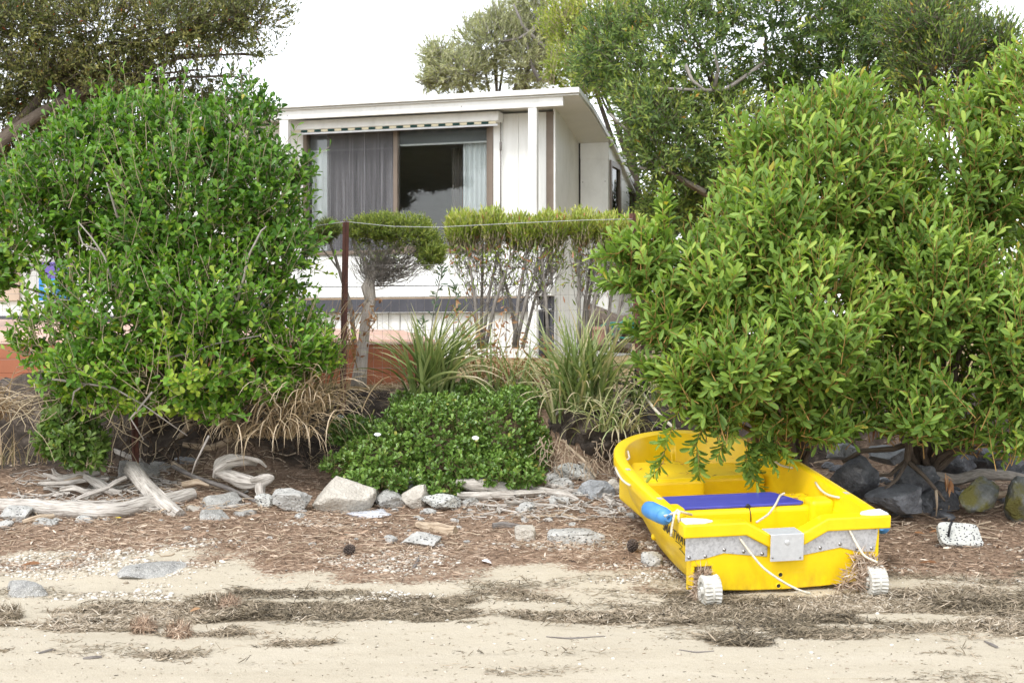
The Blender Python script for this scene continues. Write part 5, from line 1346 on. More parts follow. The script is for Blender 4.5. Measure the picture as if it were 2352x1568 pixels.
# ================================================================ YELLOW DINGHY
bt = thing('dinghy', 'yellow plastic dinghy with blue seat board pulled up on the beach', 'dinghy', (1.752, 9.12, .018), (R(7.2), R(-1.2), R(11.5)))
BL = 2.44
def bw_(s, L, w, s0=.6, e=4.3):
    return w * np.where(s < s0, 1 - .03 * ((s0 - s) / s0) ** 2, np.clip(1 - np.clip((s - s0) / (L - s0), 0, 1) ** e, 0, 1) ** .5)
def bh(s): return .455 + .115 * np.clip(s / BL, 0, 1) ** 1.5
NS = 44
tt = np.linspace(0, 1, NS)
so = BL * (1 - (1 - tt) ** 1.9)
si = .065 + (BL - .16) * (1 - (1 - tt) ** 1.9)
wo_ = bw_(so, BL, .70); wi = bw_(si, BL - .095, .618)
wi[-1] = 0; wo_[-1] = 0
hv = bh(so); hi = bh(si)
bot = .27 * np.clip((so - 1.3) / 1.14, 0, 1) ** 2
bi = .075 + .20 * np.clip((si - 1.3) / 1.1, 0, 1) ** 2
r = so / BL
bd = np.maximum(wo_ - .058, 0)
ring = []
def row(x, y, z): ring.append(np.stack([x, y, z], -1))
# starboard half from keel to rim to inner floor
kx = bd * (.90 - .5 * r ** 2.2); chx = bd * (.965 - .16 * r ** 2.5)
chz = .165 + .16 * r ** 1.6
row(0 * so, so - .16 * r ** 6, bot)
row(kx * .5, so - .15 * r ** 6, bot + .006)
row(kx * .97, so - .13 * r ** 5, bot + .022)
row(kx, so - .125 * r ** 5, bot + .034)
row((kx + chx) / 2 + .004, so - .08 * r ** 5, (bot + .034 + chz) / 2 + .004)
row(chx, so - .05 * r ** 4, chz)
row(chx + .012, so - .048 * r ** 4, chz + .012)
row((chx + bd) / 2 + .012, so - .03 * r ** 4, (chz + hv - .085) / 2)
row(bd, so - .028 * r ** 4, hv - .088)
row(wo_ - .004, so, hv - .088)
row(wo_, so, hv - .080)
row(wo_ * 1.0, so, hv - .016)
row(wo_ - .005 * (wo_ > .01), so, hv - .005)
row(np.maximum(wo_ - .016, 0), so, hv)
row(wi + .012, np.minimum(si + .004, BL), hi)
row(wi + .002, si, hi - .005)
row(wi - .002 * (wi > .01), si, hi - .016)
row(np.maximum(wi - .03, 0), si - .02 * (si / BL) ** 4, (hi + bi) * .62)
row(np.maximum(wi * .93 - .05, 0), si - .05 * (si / BL) ** 4, bi + .05)
row(np.maximum(wi * .88 - .07, 0), si - .07 * (si / BL) ** 4, bi + .005)
row(0 * si, si - .08 * (si / BL) ** 4, bi)
A = np.array(ring)                     # (rows, stations, 3)
nr = len(ring)
def half(sgn):
    B = A.copy(); B[..., 0] *= sgn
    Fc = []
    for i in range(nr - 1):
        for j in range(NS - 1):
            q = (i * NS + j, i * NS + j + 1, (i + 1) * NS + j + 1, (i + 1) * NS + j)
            Fc.append(q if sgn < 0 else q[::-1])
    return B.reshape(-1, 3), Fc
hb = MB(); hb.add(*half(1)); hb.add(*half(-1))
hull = hb.build('hull', M['yellow'], bt)
import bmesh
bm = bmesh.new(); bm.from_mesh(hull.data); bmesh.ops.remove_doubles(bm, verts=bm.verts, dist=.0008); bmesh.ops.dissolve_degenerate(bm, edges=bm.edges, dist=.0004)
bmesh.ops.recalc_face_normals(bm, faces=bm.faces); bm.to_mesh(hull.data); bm.free()
autosmooth(hull, 38)
def tz(zx, zy):
    """transom plane: the photograph's detail crop to metres"""
    return (zx - 1272) * .001045, .455 - (zy - (890 - (zx - 590) * .0517)) * .00094
H0 = .455
dip = [(-.285, 0), (-.125, -.088), (.095, -.088), (.265, 0)]
tp_ = [(-.70, H0)] + [(x, H0 + d) for x, d in dip] + [(.70, H0)]
band = tp_ + [(x, z - .086) for x, z in tp_[::-1]]
o = MB().prism(band, -.035, .085).build('transom_rim', M['yellow'], bt); bevel(autosmooth(o, 30), .010, 3)
in_ = [(x * .93 if abs(x) > .6 else x, z - .05) for x, z in tp_]
body = in_ + [(.655, .175), (.515, .175), (.515, .016), (.25, .002), (0, -.004), (-.25, .002), (-.515, .016), (-.515, .175), (-.655, .175)]
body = [(x * .97, z) for x, z in body]
body[0] = (-.635, H0 - .05); body[5] = (.635, H0 - .05)
o = MB().prism(body, -.006, .075).build('transom', M['yellow'], bt); bevel(autosmooth(o, 30), .008, 3)
for sx in (-1, 1):
    o = MB().box(min(sx * .51, sx * .63), max(sx * .51, sx * .63), .085, .11, .0, .19).build('wheel_recess', M['yellow'], bt); bevel(o, .004)
    o = MB().box(min(sx * .51, sx * .63), max(sx * .51, sx * .63), .002, .084, .176, .19).build('wheel_recess', M['yellow'], bt)
    o = MB().box(min(sx * .612, sx * .634), max(sx * .612, sx * .634), -.004, .09, .03, .30).build('transom_corner', M['yellow'], bt); bevel(o, .008)
# raised waist moulding under the plates (shallow line) and the drain holes
for (x, z, rr) in ((tz(1235, 1240)[0], tz(1235, 1240)[1], .021), (tz(1225, 1345)[0] - .0, .022, .02)):
    Mx = Matrix.Translation((x, -.0062, z)) @ Matrix.Rotation(R(90), 4, 'X')
    dr = MB().lathe([(rr, -.002), (rr * .95, .004), (rr * .68, .004), (rr * .6, -.003)], Mx, 20, cap=False).build('drain_ring', M['yellow'], bt, True)
    MB().lathe([(rr * .66, -.0015), (rr * .66, .0015)], Mx, 20).build('drain_hole', M['hole'], dr)
# mottled aluminium plates
pl1 = [tz(*p) for p in ((622, 966), (1000, 950), (1144, 1002), (1144, 1112), (865, 1086), (742, 1125), (622, 1141))]
pl2 = [tz(*p) for p in ((1362, 992), (1530, 922), (1870, 908), (1850, 1080), (1745, 1082), (1620, 1050), (1362, 1106))]
plates = []
for pp in (pl1, pl2):
    o = MB().prism(pp, -.0115, -.0065).build('transom_plate', M['alu_plate'], bt); bevel(o, .0015, 1); plates.append(o)
for (zx, zy, w) in ((645, 970, 0), (818, 960, 0), (983, 950, 0), (645, 1115, 1), (748, 1107, 1), (868, 1062, 1), (992, 1075, 1), (1112, 1092, 1)):
    x, z = tz(zx, zy); rr = .0115 if w else .007
    MB().lathe([(rr, 0), (rr, .002), (rr * .62, .0025), (rr * .6, .006), (rr * .3, .008)], Matrix.Translation((x, -.0115, z)) @ Matrix.Rotation(R(90), 4, 'X'), 14).build('bolt', M['steel'], plates[0], True)
for (zx, zy, w) in ((1530, 932, 0), (1850, 918, 0), (1370, 1077, 1), (1488, 1052, 1), (1617, 1026, 1), (1732, 1056, 1), (1828, 1057, 1)):
    x, z = tz(zx, zy); rr = .0115 if w else .007
    MB().lathe([(rr, 0), (rr, .002), (rr * .62, .0025), (rr * .6, .006), (rr * .3, .008)], Matrix.Translation((x, -.0115, z)) @ Matrix.Rotation(R(90), 4, 'X'), 14).build('bolt', M['steel'], plates[1], True)
# motor pad: folded bright plate over the dip
xa, za = tz(1146, 940); xb, zb_2 = tz(1360, 930); _, zc_ = tz(1250, 1128)
pad = MB(); pad.box(xa, xb, -.060, -.055, zc_, H0 - .082); pad.box(xa, xb, -.0549, .10, H0 - .086, H0 - .0815)
pad = bevel(pad.build('motor_pad', M['alu'], bt), .0015, 1)
MB().lathe([(.016, 0), (.016, .003), (.013, .004)], Matrix.Translation(((xa + xb) / 2 + .0, -.060, tz(1250, 1000)[1])) @ Matrix.Rotation(R(90), 4, 'X'), 18).build('cap_bolt', M['alu'], pad, True)
for zx in (1160, 1338):
    x, z = tz(zx, 1103)
    MB().lathe([(.007, 0), (.006, .004)], Matrix.Translation((x, -.060, z)) @ Matrix.Rotation(R(90), 4, 'X'), 10).build('bolt', M['steel'], pad, True)
# white corner caps, reflectors on the rim
for sx in (-1, 1):
    pts = [(sx * .688, -.028), (sx * .56, -.028), (sx * .50, .0), (sx * .53, .05), (sx * .60, .085), (sx * .688, .10)]
    V = [(a, b, H0 + .0005) for a, b in pts] + [(a * .99, b * .95, H0 + .016) for a, b in pts]
    n = len(pts)
    Fc = [tuple(range(n, 2 * n)), tuple(range(n - 1, -1, -1))] + [(i, (i + 1) % n, (i + 1) % n + n, i + n) for i in range(n)]
    if sx > 0: Fc = [f[::-1] for f in Fc]
    o = mk('corner_cap', V, Fc, M['whiteplastic'], bt); bevel(o, .006, 2)
for (s_, sx) in ((.62, -1), (1.38, -1), (.55, 1), (1.45, 1)):
    z = float(bh(s_)) + .001
    MB().box(sx * .655 - .016, sx * .655 + .016, s_ - .025, s_ + .025, z, z + .002).build('rim_tag', M['alu'], bt)
# rope grab lines at the gunwale
def inner_line(s0, s1, sx, dz=-.03):
    q = np.linspace(s0, s1, 7)
    return np.stack([sx * (bw_(q, BL - .095, .618) - .012 - .02 * np.sin((q - s0) / (s1 - s0) * PI)), q, bh(q) + dz - .02 * np.sin((q - s0) / (s1 - s0) * PI)], -1)
for s0, s1, sx in ((.55, .95, 1), (1.35, 1.7, 1), (1.75, 1.98, -1)):
    MB().tube(inner_line(s0, s1, sx), .0085, 8).build('grab_line', M['rope'], bt, True)
q = np.linspace(1.15, 1.62, 8)
MB().tube(np.stack([-(bw_(q, BL, .70) + .008), q, bh(q) - .05 - .02 * np.sin((q - 1.15) / .47 * PI)], -1), .0085, 8).build('grab_line', M['rope'], bt, True)
# seats moulded inside
o = MB().box(-.57, .57, .66, 1.06, .08, .36).build('thwart', M['yellow'], bt); bevel(o, .03, 4)
o = MB().box(-.52, -.03, 1.45, 2.1, .1, .40).build('bow_seat', M['yellow'], bt); bevel(o, .04, 4)
o = MB().box(-.031, .50, 1.62, 2.1, .1, .37).build('bow_seat', M['yellow'], bt); bevel(o, .04, 4)
o = MB().box(.43, .60, .60, .76, .2, .41).build('side_ridge', M['yellow'], bt); bevel(o, .03, 4)
o = MB().box(-.60, -.47, .60, .76, .2, .40).build('side_ridge', M['yellow'], bt); bevel(o, .03, 4)
o = MB().box(-.58, .58, 1.0, 1.05, .07, .12).build('floor_rib', M['yellow'], bt); bevel(o, .02, 3)
# wheels with ribbed tread
def wheel(x, y, z):
    # axle along x, slightly toed like the photo
    Mx = Matrix.Translation((x, y, z)) @ Matrix.Rotation(R(-2), 4, 'Z') @ Matrix.Rotation(R(90), 4, 'Y')
    w = MB(); k = 72
    prof = [(.058, -.056), (.084, -.056), (.089, -.050), (.090, -.007), (.094, -.006), (.094, .006), (.090, .007), (.089, .050), (.084, .056), (.058, .056)]
    V = []
    for r_, h_ in prof:
        for j in range(k):
            a = j / k * 2 * PI
            rr = r_ + (.012 if (j % 3 == 0 and .010 < abs(h_) < .053) else 0)
            V.append((rr * math.cos(a), rr * math.sin(a), h_))
    V = np.array(V) @ np.array(Mx.to_3x3()).T + np.array(Mx.translation)
    Fc = [(i * k + j, i * k + (j + 1) % k, (i + 1) * k + (j + 1) % k, (i + 1) * k + j) for i in range(len(prof) - 1) for j in range(k)]
    Fc += [((len(prof) - 1) * k + j, (len(prof) - 1) * k + (j + 1) % k, (j + 1) % k, j) for j in range(k)]
    wh = autosmooth(mk('wheel', V, Fc, M['wheelplastic'], bt), 30)
    MB().lathe([(.060, -.046), (.060, -.036), (.026, -.034), (.026, -.062), (.014, -.066), (.014, .03)], Mx, 28).build('hub', M['wheelplastic'], wh, True)
    for q in range(5):
        MB().box(-.007, .007, .02, .058, -.046, -.0455, Mx @ Matrix.Rotation(q / 5 * 2 * PI, 4, 'Z')).build('spoke', M['wheelplastic'], wh)
    return wh
for sx, wx in ((-1, -.56), (1, .548)):
    wheel(wx, -.145, .062)
    br = MB(); br.box(wx - sx * .058 - .006, wx - sx * .058 + .006, -.16, .07, .02, .075); br.box(wx - .065, wx + .065, .055, .0845, .03, .17)
    br.tube([(wx - .07, -.135, .055), (wx + .06, -.135, .055)], .010, 8)
    bevel(br.build('wheel_bracket', M['wheelplastic'], bt), .003)
    for q in (-.05, .05):
        MB().lathe([(.008, 0), (.006, .005)], Matrix.Translation((wx + q, .0545, .15)) @ Matrix.Rotation(R(90), 4, 'X'), 10).build('bracket_bolt', M['steel'], bt, True)
# black lettering and flourish on the left side near the stern
def side_point(s, z):
    """left hull side between rim and chine at local height z"""
    rr = s / BL
    b_ = float(bw_(np.array(s), BL, .70)) - .058
    ch = b_ * (.965 - .16 * rr ** 2.5); cz = .165 + .16 * rr ** 1.6
    h_ = float(bh(np.array(s))) - .088
    t = np.clip((z - cz) / (h_ - cz), 0, 1)
    mx = (ch + b_) / 2 + .012
    x = (ch + .012) * (1 - t) * (1 - 2 * t) + 4 * mx * t * (1 - t) + b_ * t * (2 * t - 1) if 0 else np.interp(t, [0, .5, 1], [ch + .012, mx, b_])
    return np.array((-(x + .0025), s - .03 * rr ** 4, z))
tcu = bpy.data.curves.new('lettering', 'FONT'); tcu.body = 'SMARTWAVE'; tcu.size = .088; tcu.shear = .25; tcu.offset = .0018; tcu.space_character = .92
to = bpy.data.objects.new('lettering', tcu); COL.objects.link(to)
dg = bpy.context.evaluated_depsgraph_get(); dg.update()
tme = bpy.data.meshes.new_from_object(to.evaluated_get(dg))
co = np.zeros(len(tme.vertices) * 3); tme.vertices.foreach_get('co', co); co = co.reshape(-1, 3)
fc = [tuple(p.vertices) for p in tme.polygons]
bpy.data.objects.remove(to); bpy.data.curves.remove(tcu)
tw_ = co[:, 0].max()
V = np.array([side_point(.07 + (tw_ - a) * 1.0, .272 + b_ * 1.0) for a, b_, _ in co])
mk('lettering', V, fc, M['black'], bt)
fl = [(.40, .262), (.34, .258), (.27, .248), (.30, .225), (.345, .205), (.29, .205), (.21, .185), (.155, .165)]
fl = [(.31, .262), (.25, .262), (.19, .255), (.22, .235), (.255, .226), (.20, .222), (.12, .205), (.155, .195), (.12, .175), (.09, .165)]
P = np.array([side_point(a, max(b_, .19)) if False else side_point(a, b_) for a, b_ in fl])
MB().tube(P, .0022, 5).build('flourish', M['black'], bt)

# blue seat board resting on the thwart (same pose as the dinghy)
sb = thing('seat_board', 'deep blue seat board lying across the inside of the yellow dinghy', 'seat board', (1.752, 9.12, .018), (R(7.2), R(-1.2), R(11.5)))
pts = [(-.56, .69), (.385, .69), (.42, .72), (.32, 1.0), (.29, 1.025), (-.56, 1.025)]
V = [(a, b, .3615) for a, b in pts] + [(a, b, .382) for a, b in pts]
n = 6
o = mk('board', V, [tuple(range(n, 2 * n)), tuple(range(n - 1, -1, -1))] + [(i, (i + 1) % n, (i + 1) % n + n, i + n) for i in range(n)], M['blueboard'], sb); bevel(o, .006, 3)
MB().tube([(.0, .69, .375), (.005, .668, .36), (.01, .656, .315), (.012, .656, .27)], .004, 6).build('lashing', M['black'], sb, True)
MB().lathe([(.018, 0), (.018, .008), (.008, .009)], Matrix.Translation((0, .69, .37)) @ Matrix.Rotation(R(90), 4, 'X'), 14).build('lashing_eye', M['black'], sb, True)
def Zb(zx, zy, Y): return W((2300 + zx * .574) / 1.6735, (1500 + zy * .574) / 1.6735, Y)
def rope(name, label, pts, r=.0085):
    P = np.array(pts); u = np.linspace(0, 1, 40); k = np.linspace(0, 1, len(P))
    # smooth interpolation through the points
    Q = np.stack([np.interp(u, k, P[:, i]) for i in range(3)], -1)
    for _ in range(6): Q[1:-1] = (Q[:-2] + 2 * Q[1:-1] + Q[2:]) / 4
    o = MB().tube(Q, r, 8).build(name, M['rope'], None, True, True)
    return meta(o, label, 'rope')
rope('rope', 'cream rope hanging from the left transom hole down to the sand', [Zb(890, 912, 9.045), Zb(900, 925, 9.02), Zb(1000, 1062, 8.98), Zb(1100, 1190, 8.95), Zb(1250, 1290, 8.93), Zb(1350, 1340, 8.93), Zb(1420, 1358, 8.94)], .0075)
rope('rope', 'cream rope hanging from the right transom hole to the right wheel', [Zb(1655, 882, 9.165), Zb(1662, 895, 9.145), Zb(1720, 1010, 9.12), Zb(1780, 1110, 9.05), Zb(1870, 1150, 9.02)], .0075)
rope('rope', 'short cream rope lying over the blue seat board inside the dinghy', [Zb(1245, 688, 10.02), Zb(1215, 705, 9.98), Zb(1190, 760, 9.76), Zb(1140, 830, 9.58), Zb(1060, 882, 9.4)], .008)
# blue fender tied to the left gunwale
fd = thing('fender', 'bright blue capsule fender tied to the left gunwale of the dinghy', 'fender', tuple(W(1508, 1180, 9.1)))
p0, p1 = W(1536, 1190, 8.96), W(1487, 1167, 9.18)
ax = nrm(p1 - p0); Lf = np.linalg.norm(p1 - p0) + .02
Mx = Matrix.Translation(p0.tolist()) @ Vector(ax).to_track_quat('Z', 'Y').to_matrix().to_4x4()
prof = [(.010, .012), (.012, .0), (.022, -.002), (.024, .006), (.040, .014), (.052, .032), (.0555, .06), (.0535, .064), (.0565, .068), (.0565, Lf - .055), (.050, Lf - .025), (.034, Lf - .006), (.015, Lf)]
autosmooth(MB().lathe(prof, Mx, 28).build('float', M['fender'], fd), 50)
fr_ = MB(); fr_.tube([p0 + ax * .02, Zb(440, 842, 8.95), Zb(500, 822, 8.99), Zb(530, 808, 9.03), Zb(575, 818, 9.10), Zb(625, 832, 9.16)], .0085, 8)
fr_.build('tether', M['rope'], fd, True)
MB().tube([Zb(525, 808, 9.01), Zb(508, 830, 8.985), Zb(498, 880, 8.985), Zb(490, 940, 8.99), Zb(487, 976, 8.99)], .008, 8).build('rope_tail', M['rope'], fd, True)
MB().tube([Zb(532, 808, 9.01), Zb(538, 826, 8.985), Zb(536, 850, 8.985), Zb(541, 882, 8.99)], .008, 8).build('rope_tail', M['rope'], fd, True)
MB().tube([Zb(518, 812, 9.01), Zb(530, 800, 9.0), Zb(545, 812, 9.0), Zb(540, 826, 9.0), Zb(522, 824, 9.0)], .009, 8).build('knot', M['rope'], fd, True)
f2_ = MB().lathe(prof, Matrix.Translation(W(2026, 1212, 9.56).tolist()) @ Matrix.Rotation(R(-80), 4, 'X') @ Matrix.Rotation(R(15), 4, 'Y'), 20).build('fender', M['fender'], None, True, True)
meta(f2_, 'blue fender peeping out behind the right gunwale of the dinghy', 'fender')

# dead leaves and grit that have blown into the dinghy
rg = np.random.default_rng(91); n = 70
Q = np.stack([np.concatenate([rg.uniform(-.5, .5, 40), rg.uniform(.3, .52, 14), rg.uniform(-.3, .5, 16)]), np.concatenate([rg.uniform(1.5, 2.05, 40), rg.uniform(.72, 1.05, 14), rg.uniform(.1, .6, 16)]), np.concatenate([np.full(40, .408), np.full(14, .37), np.full(16, .09)])], -1)
A = nrm(rg.normal(0, 1, (n, 3)) * (1, 1, .12))
leaf_mesh('blown_leaves', 'lance', Q, A, nrm(rg.normal(0, .3, (n, 3)) + (0, 0, 1)), rg.uniform(.025, .07, n), rg.uniform(.008, .016, n), rg.random(n), LM['dead'], bt, kind='stuff')

# ================================================================ ROCKS
RM = {
 'terrazzo': rockmat('white_concrete_with_dark_chips', (.46, .46, .43), (.58, .58, .54), (.035, .035, .045), 42, .33),
 'speckle': rockmat('speckled_white_rubble', (.30, .295, .275), (.56, .55, .52), (.08, .08, .08), 34, .27),
 'cream': rockmat('cream_limestone', (.38, .345, .295), (.56, .525, .46), None),
 'aggregate': rockmat('shelly_grey_concrete', (.19, .185, .175), (.44, .43, .40), (.50, .49, .46), 95, .34),
 'slate': rockmat('dark_slate', (.045, .047, .052), (.21, .215, .23), None, vein=(.42, .42, .43)),
 'bluegrey': rockmat('smooth_blue_grey_stone', (.07, .073, .082), (.19, .195, .21), None, vein=(.28, .28, .29)),
 'greystone': rockmat('mid_grey_stone', (.20, .21, .22), (.40, .41, .42), None, vein=(.55, .55, .55)),
 'lichen': rockmat('lichen_covered_stone', (.07, .075, .07), (.20, .205, .195), None, vein=(.42, .43, .41), moss=(.13, .12, .035)),
 'paleblue': rockmat('pale_blue_slate', (.46, .48, .53), (.60, .61, .63), None),
}
import bmesh as _bm
_b = _bm.new(); _bm.ops.create_icosphere(_b, subdivisions=3, radius=1.0)
ICO3 = (np.array([v.co[:] for v in _b.verts]), np.array([[v.index for v in f.verts] for f in _b.faces])); _b.free()
_b = _bm.new(); _bm.ops.create_icosphere(_b, subdivisions=4, radius=1.0)
ICO_V = np.array([v.co[:] for v in _b.verts]); ICO_F = np.array([[v.index for v in f.verts] for f in _b.faces]); _b.free()
def rock(label, m, cx, cy, w, h, seed, Y=None, slab=False, cuts=18, rough=.07, depth=.8, group=None, rot=0., box=False, sink=.18):
    rg = np.random.default_rng(seed)
    if Y is None:
        g = G(cx, cy + h / 2); Y = g[1]
        rx = w / 2 / F * Y; ry = rx * depth; Yc = Y + ry * .85
        hm = h / F * Y - (.10 * 2 * ry if slab else .04 * ry)
        rz = max(hm / 2, .014) * (1 + sink + (.9 if slab else 0))
        zc0 = g[2] + max(hm, .028) - rz
        c = np.array((g[0], Yc, zc0 + .04 * ry))
    else:
        rx = w / 2 / F * Y; ry = rx * depth; rz = h / 2 / F * Y * 1.1
        c = W(cx, cy, Y)
    V, FC = ((ICO_V, ICO_F) if w > 88 else ICO3)
    V = V.copy()
    if box or slab: V = np.sign(V) * np.abs(V) ** (.35 if box else .55); V = V / np.abs(V).max()
    for k in range(cuts):
        nn = nrm(rg.normal(0, 1, 3) * (1, 1, .75)); d = rg.uniform(.5, .82) if not box else rg.uniform(1.0, 1.35)
        e = V @ nn - d; V = V - np.where(e > 0, e, 0)[:, None] * nn * .94
    V = V * (1 + rough * fbm(V * 1.6 + seed, 3) + rough * .9 * fbm(V * 4 + seed, 5))[:, None]
    V = V / np.abs(V).max(0)
    ca, sa = math.cos(rot), math.sin(rot)
    V = V * np.array((rx, ry, rz))
    V[:, 0], V[:, 2] = V[:, 0] * ca - V[:, 2] * sa, V[:, 0] * sa + V[:, 2] * ca
    o = mk('rock' if not slab else 'concrete_slab' if 'slab' in label else 'rock', V + c, FC, RM[m], base=True)
    autosmooth(o, 28)
    return meta(o, label, 'rock' if not (slab and 'slab' in label) else 'slab', group, 'thing')
# rubble along the foot of the bank
rock('grey concrete slab lying under the light green low bush', 'aggregate', 305, 1076, 112, 50, 1, slab=True, group=None)
rock('shelly concrete block behind the right end of the long driftwood log', 'aggregate', 508, 1145, 132, 44, 2, slab=True)
rock('low pebbly concrete piece at the right of the leaning driftwood plank', 'aggregate', 480, 1180, 95, 28, 3, slab=True)
rock('small pebbly concrete piece right below the gnarled stump', 'aggregate', 556, 1174, 66, 26, 4, slab=True)
rock('white speckled boulder left of the big cream boulder', 'speckle', 664, 1152, 96, 56, 5)
rock('largest cream boulder under the edge of the daisy mound', 'cream', 782, 1138, 155, 84, 6, cuts=9, rough=.05)
rock('cream boulder with dark chipped patch below the daisy mound', 'speckle', 885, 1150, 96, 46, 7)
rock('tilted wedge shaped cream rock below the daisy mound', 'cream', 958, 1144, 66, 52, 8, rot=.5)
rock('white rock with dark flecks left of the split driftwood log', 'terrazzo', 1012, 1158, 98, 40, 9)
rock('flat pale blue stone in front of the largest cream boulder', 'paleblue', 832, 1180, 132, 22, 10, slab=True)
rock('white chunky rock set in the brown litter in mid beach', 'speckle', 966, 1242, 100, 36, 11)
rock('small white rock just left of the mid beach white chunk', 'speckle', 898, 1238, 34, 20, 12)
rock('long flat pale concrete slab on the litter left of the dinghy', 'speckle', 1325, 1230, 138, 38, 13, slab=True, cuts=7, box=True)
rock('small upright cream block left of the long flat slab', 'cream', 1206, 1225, 50, 34, 14, box=True)
rock('angular blue grey rock left of the dinghy side', 'greystone', 1372, 1124, 92, 52, 15)
rock('dark chipped white rock below the soil overhang', 'terrazzo', 1312, 1084, 84, 40, 16)
rock('pale lumpy rock at the right end of the split driftwood log', 'speckle', 1296, 1112, 64, 28, 17)
rock('half buried rock beside the left side of the dinghy', 'speckle', 1502, 1286, 56, 34, 18)
rock('white rock under the left end of the long driftwood log', 'speckle', 26, 1182, 84, 36, 19)
rock('small white rock at the left edge below the long log', 'speckle', 8, 1206, 40, 22, 20)
rock('flat pebbly slab lying in the white shells at left', 'aggregate', 318, 1310, 192, 40, 21, slab=True)
rock('flat grey slab at the left edge beside the seaweed line', 'aggregate', 46, 1356, 126, 40, 22, slab=True)
rock('white rock lodged high on the bank left of the daisy mound', 'speckle', 785, 968, 42, 30, 23, Y=12.75)
rock('small grey stone poking out of the lower daisy mound', 'greystone', 935, 1106, 34, 34, 24, Y=11.72)
rock('grey stone deep behind the pale blue slate rubble', 'speckle', 1215, 1165, 50, 22, 25)
rock('low white stone under the driftwood splinters', 'speckle', 1205, 1172, 44, 22, 26)
rock('small cream stone between split log and dinghy', 'cream', 1352, 1096, 40, 24, 27)
rock('dark grey stone in the shade left of the white speckled boulder', 'slate', 626, 1120, 60, 50, 28, Y=12.4)
rock('white stub of rock behind the gnarled driftwood stump', 'greystone', 430, 1060, 60, 30, 29, Y=12.9)
rock('tan stone half hidden right of the dark chipped rock', 'cream', 1345, 1078, 40, 30, 30, Y=12.2)
rock('flat pale rubble between the long log and the left small white rock', 'speckle', 96, 1196, 70, 24, 60, slab=True)
rock('flat rubble slab just right of the stub under the long log', 'speckle', 190, 1192, 60, 20, 61, slab=True)
rock('pale flat rubble touching the right side of the leaning plank', 'cream', 440, 1162, 60, 26, 62, slab=True)
rock('white low rubble left of the white speckled boulder', 'terrazzo', 606, 1148, 50, 34, 63)
rock('cream rubble filling the gap right of the largest boulder', 'cream', 842, 1128, 54, 52, 64)
rock('pale flat rubble under the left end of the split log', 'speckle', 1075, 1152, 66, 22, 65, slab=True)
rock('speckled flat stone in front of the forked driftwood', 'speckle', 1290, 1150, 62, 24, 66, slab=True)
rock('pale broken stone touching the angular blue grey rock', 'cream', 1408, 1118, 44, 36, 67)
rock('white stone between the dark chipped rock and pale lumpy rock', 'speckle', 1268, 1098, 44, 26, 68)
rock('grey flat stone behind the top of the leaning plank', 'aggregate', 372, 1066, 76, 28, 69, slab=True)
# dark rock wall on the right
rock('big dark slate boulder beside the right gunwale', 'slate', 1966, 1094, 124, 100, 40, Y=11.3)
rock('smooth blue grey boulder resting low behind the right stern corner', 'bluegrey', 2062, 1146, 160, 66, 41, Y=11.0, rough=.05, cuts=10)
rock('veined grey boulder wedged above the smooth blue grey one', 'slate', 2105, 1098, 96, 86, 42, Y=11.35)
rock('pale slanted slab at the back of the dark rocks', 'greystone', 2035, 1046, 120, 44, 43, Y=11.9)
rock('pointed green lichen covered rock below the grey branch log', 'lichen', 2248, 1138, 108, 82, 44, Y=11.1)
rock('mossy boulder at the right edge above the litter', 'lichen', 2338, 1150, 96, 110, 45, Y=11.0)
rock('black rock in the gap between smooth and lichen rocks', 'slate', 2160, 1140, 96, 76, 46, Y=11.35)
rock('blue grey boulder under the shrub at the right edge', 'bluegrey', 2318, 1062, 110, 70, 47, Y=11.7)
rock('dark squarish rock deep under the wattle', 'slate', 2185, 1050, 120, 80, 48, Y=12.0)
rock('tall dark rock cut by the right edge of the picture', 'bluegrey', 2360, 1100, 70, 80, 49, Y=11.4)
rock('speckled grey rock behind the dinghy rim under leaves', 'greystone', 1935, 1040, 90, 46, 50, Y=11.9)
rock('dark rock low behind the dead branch tip', 'slate', 2110, 1165, 90, 60, 51, Y=11.25)
rock('dark round rock deep behind the dangling dead leaves', 'slate', 2255, 1050, 90, 60, 52, Y=12.1)
# slab with a rusty bar
tz_ = thing('concrete_slab', 'pale concrete slab with black chips and a rusty bar right of the dinghy', 'slab', tuple(G(2212, 1258)))
tz_['kind'] = 'thing'
g = G(2212, 1258)
V = np.sign(ICO_V) * np.abs(ICO_V) ** .3; V = V / np.abs(V).max()
for nn, d in (((.8, .1, .6), 1.12), ((-.7, 0, .7), 1.2), ((.9, -.4, -.1), 1.1)):
    nn = nrm(np.array(nn)); e = V @ nn - d; V = V - np.where(e > 0, e, 0)[:, None] * nn
V = V * (1 + .03 * fbm(V * 3, 3))[:, None] * np.array((.155, .10, .035))
Rt = np.array((Matrix.Rotation(R(48), 3, 'X') @ Matrix.Rotation(R(6), 3, 'Y')))
V = V @ Rt.T + g + np.array((0, .08, .075))
autosmooth(mk('slab_body', V, ICO_F, RM['terrazzo'], tz_), 35)
MB().tube([W(2178, 1232, g[1] - .0), W(2183, 1205, g[1] + .01), W(2187, 1198, g[1] + .02)][::1], .009, 8).build('steel_bar', M['black'], tz_, True)

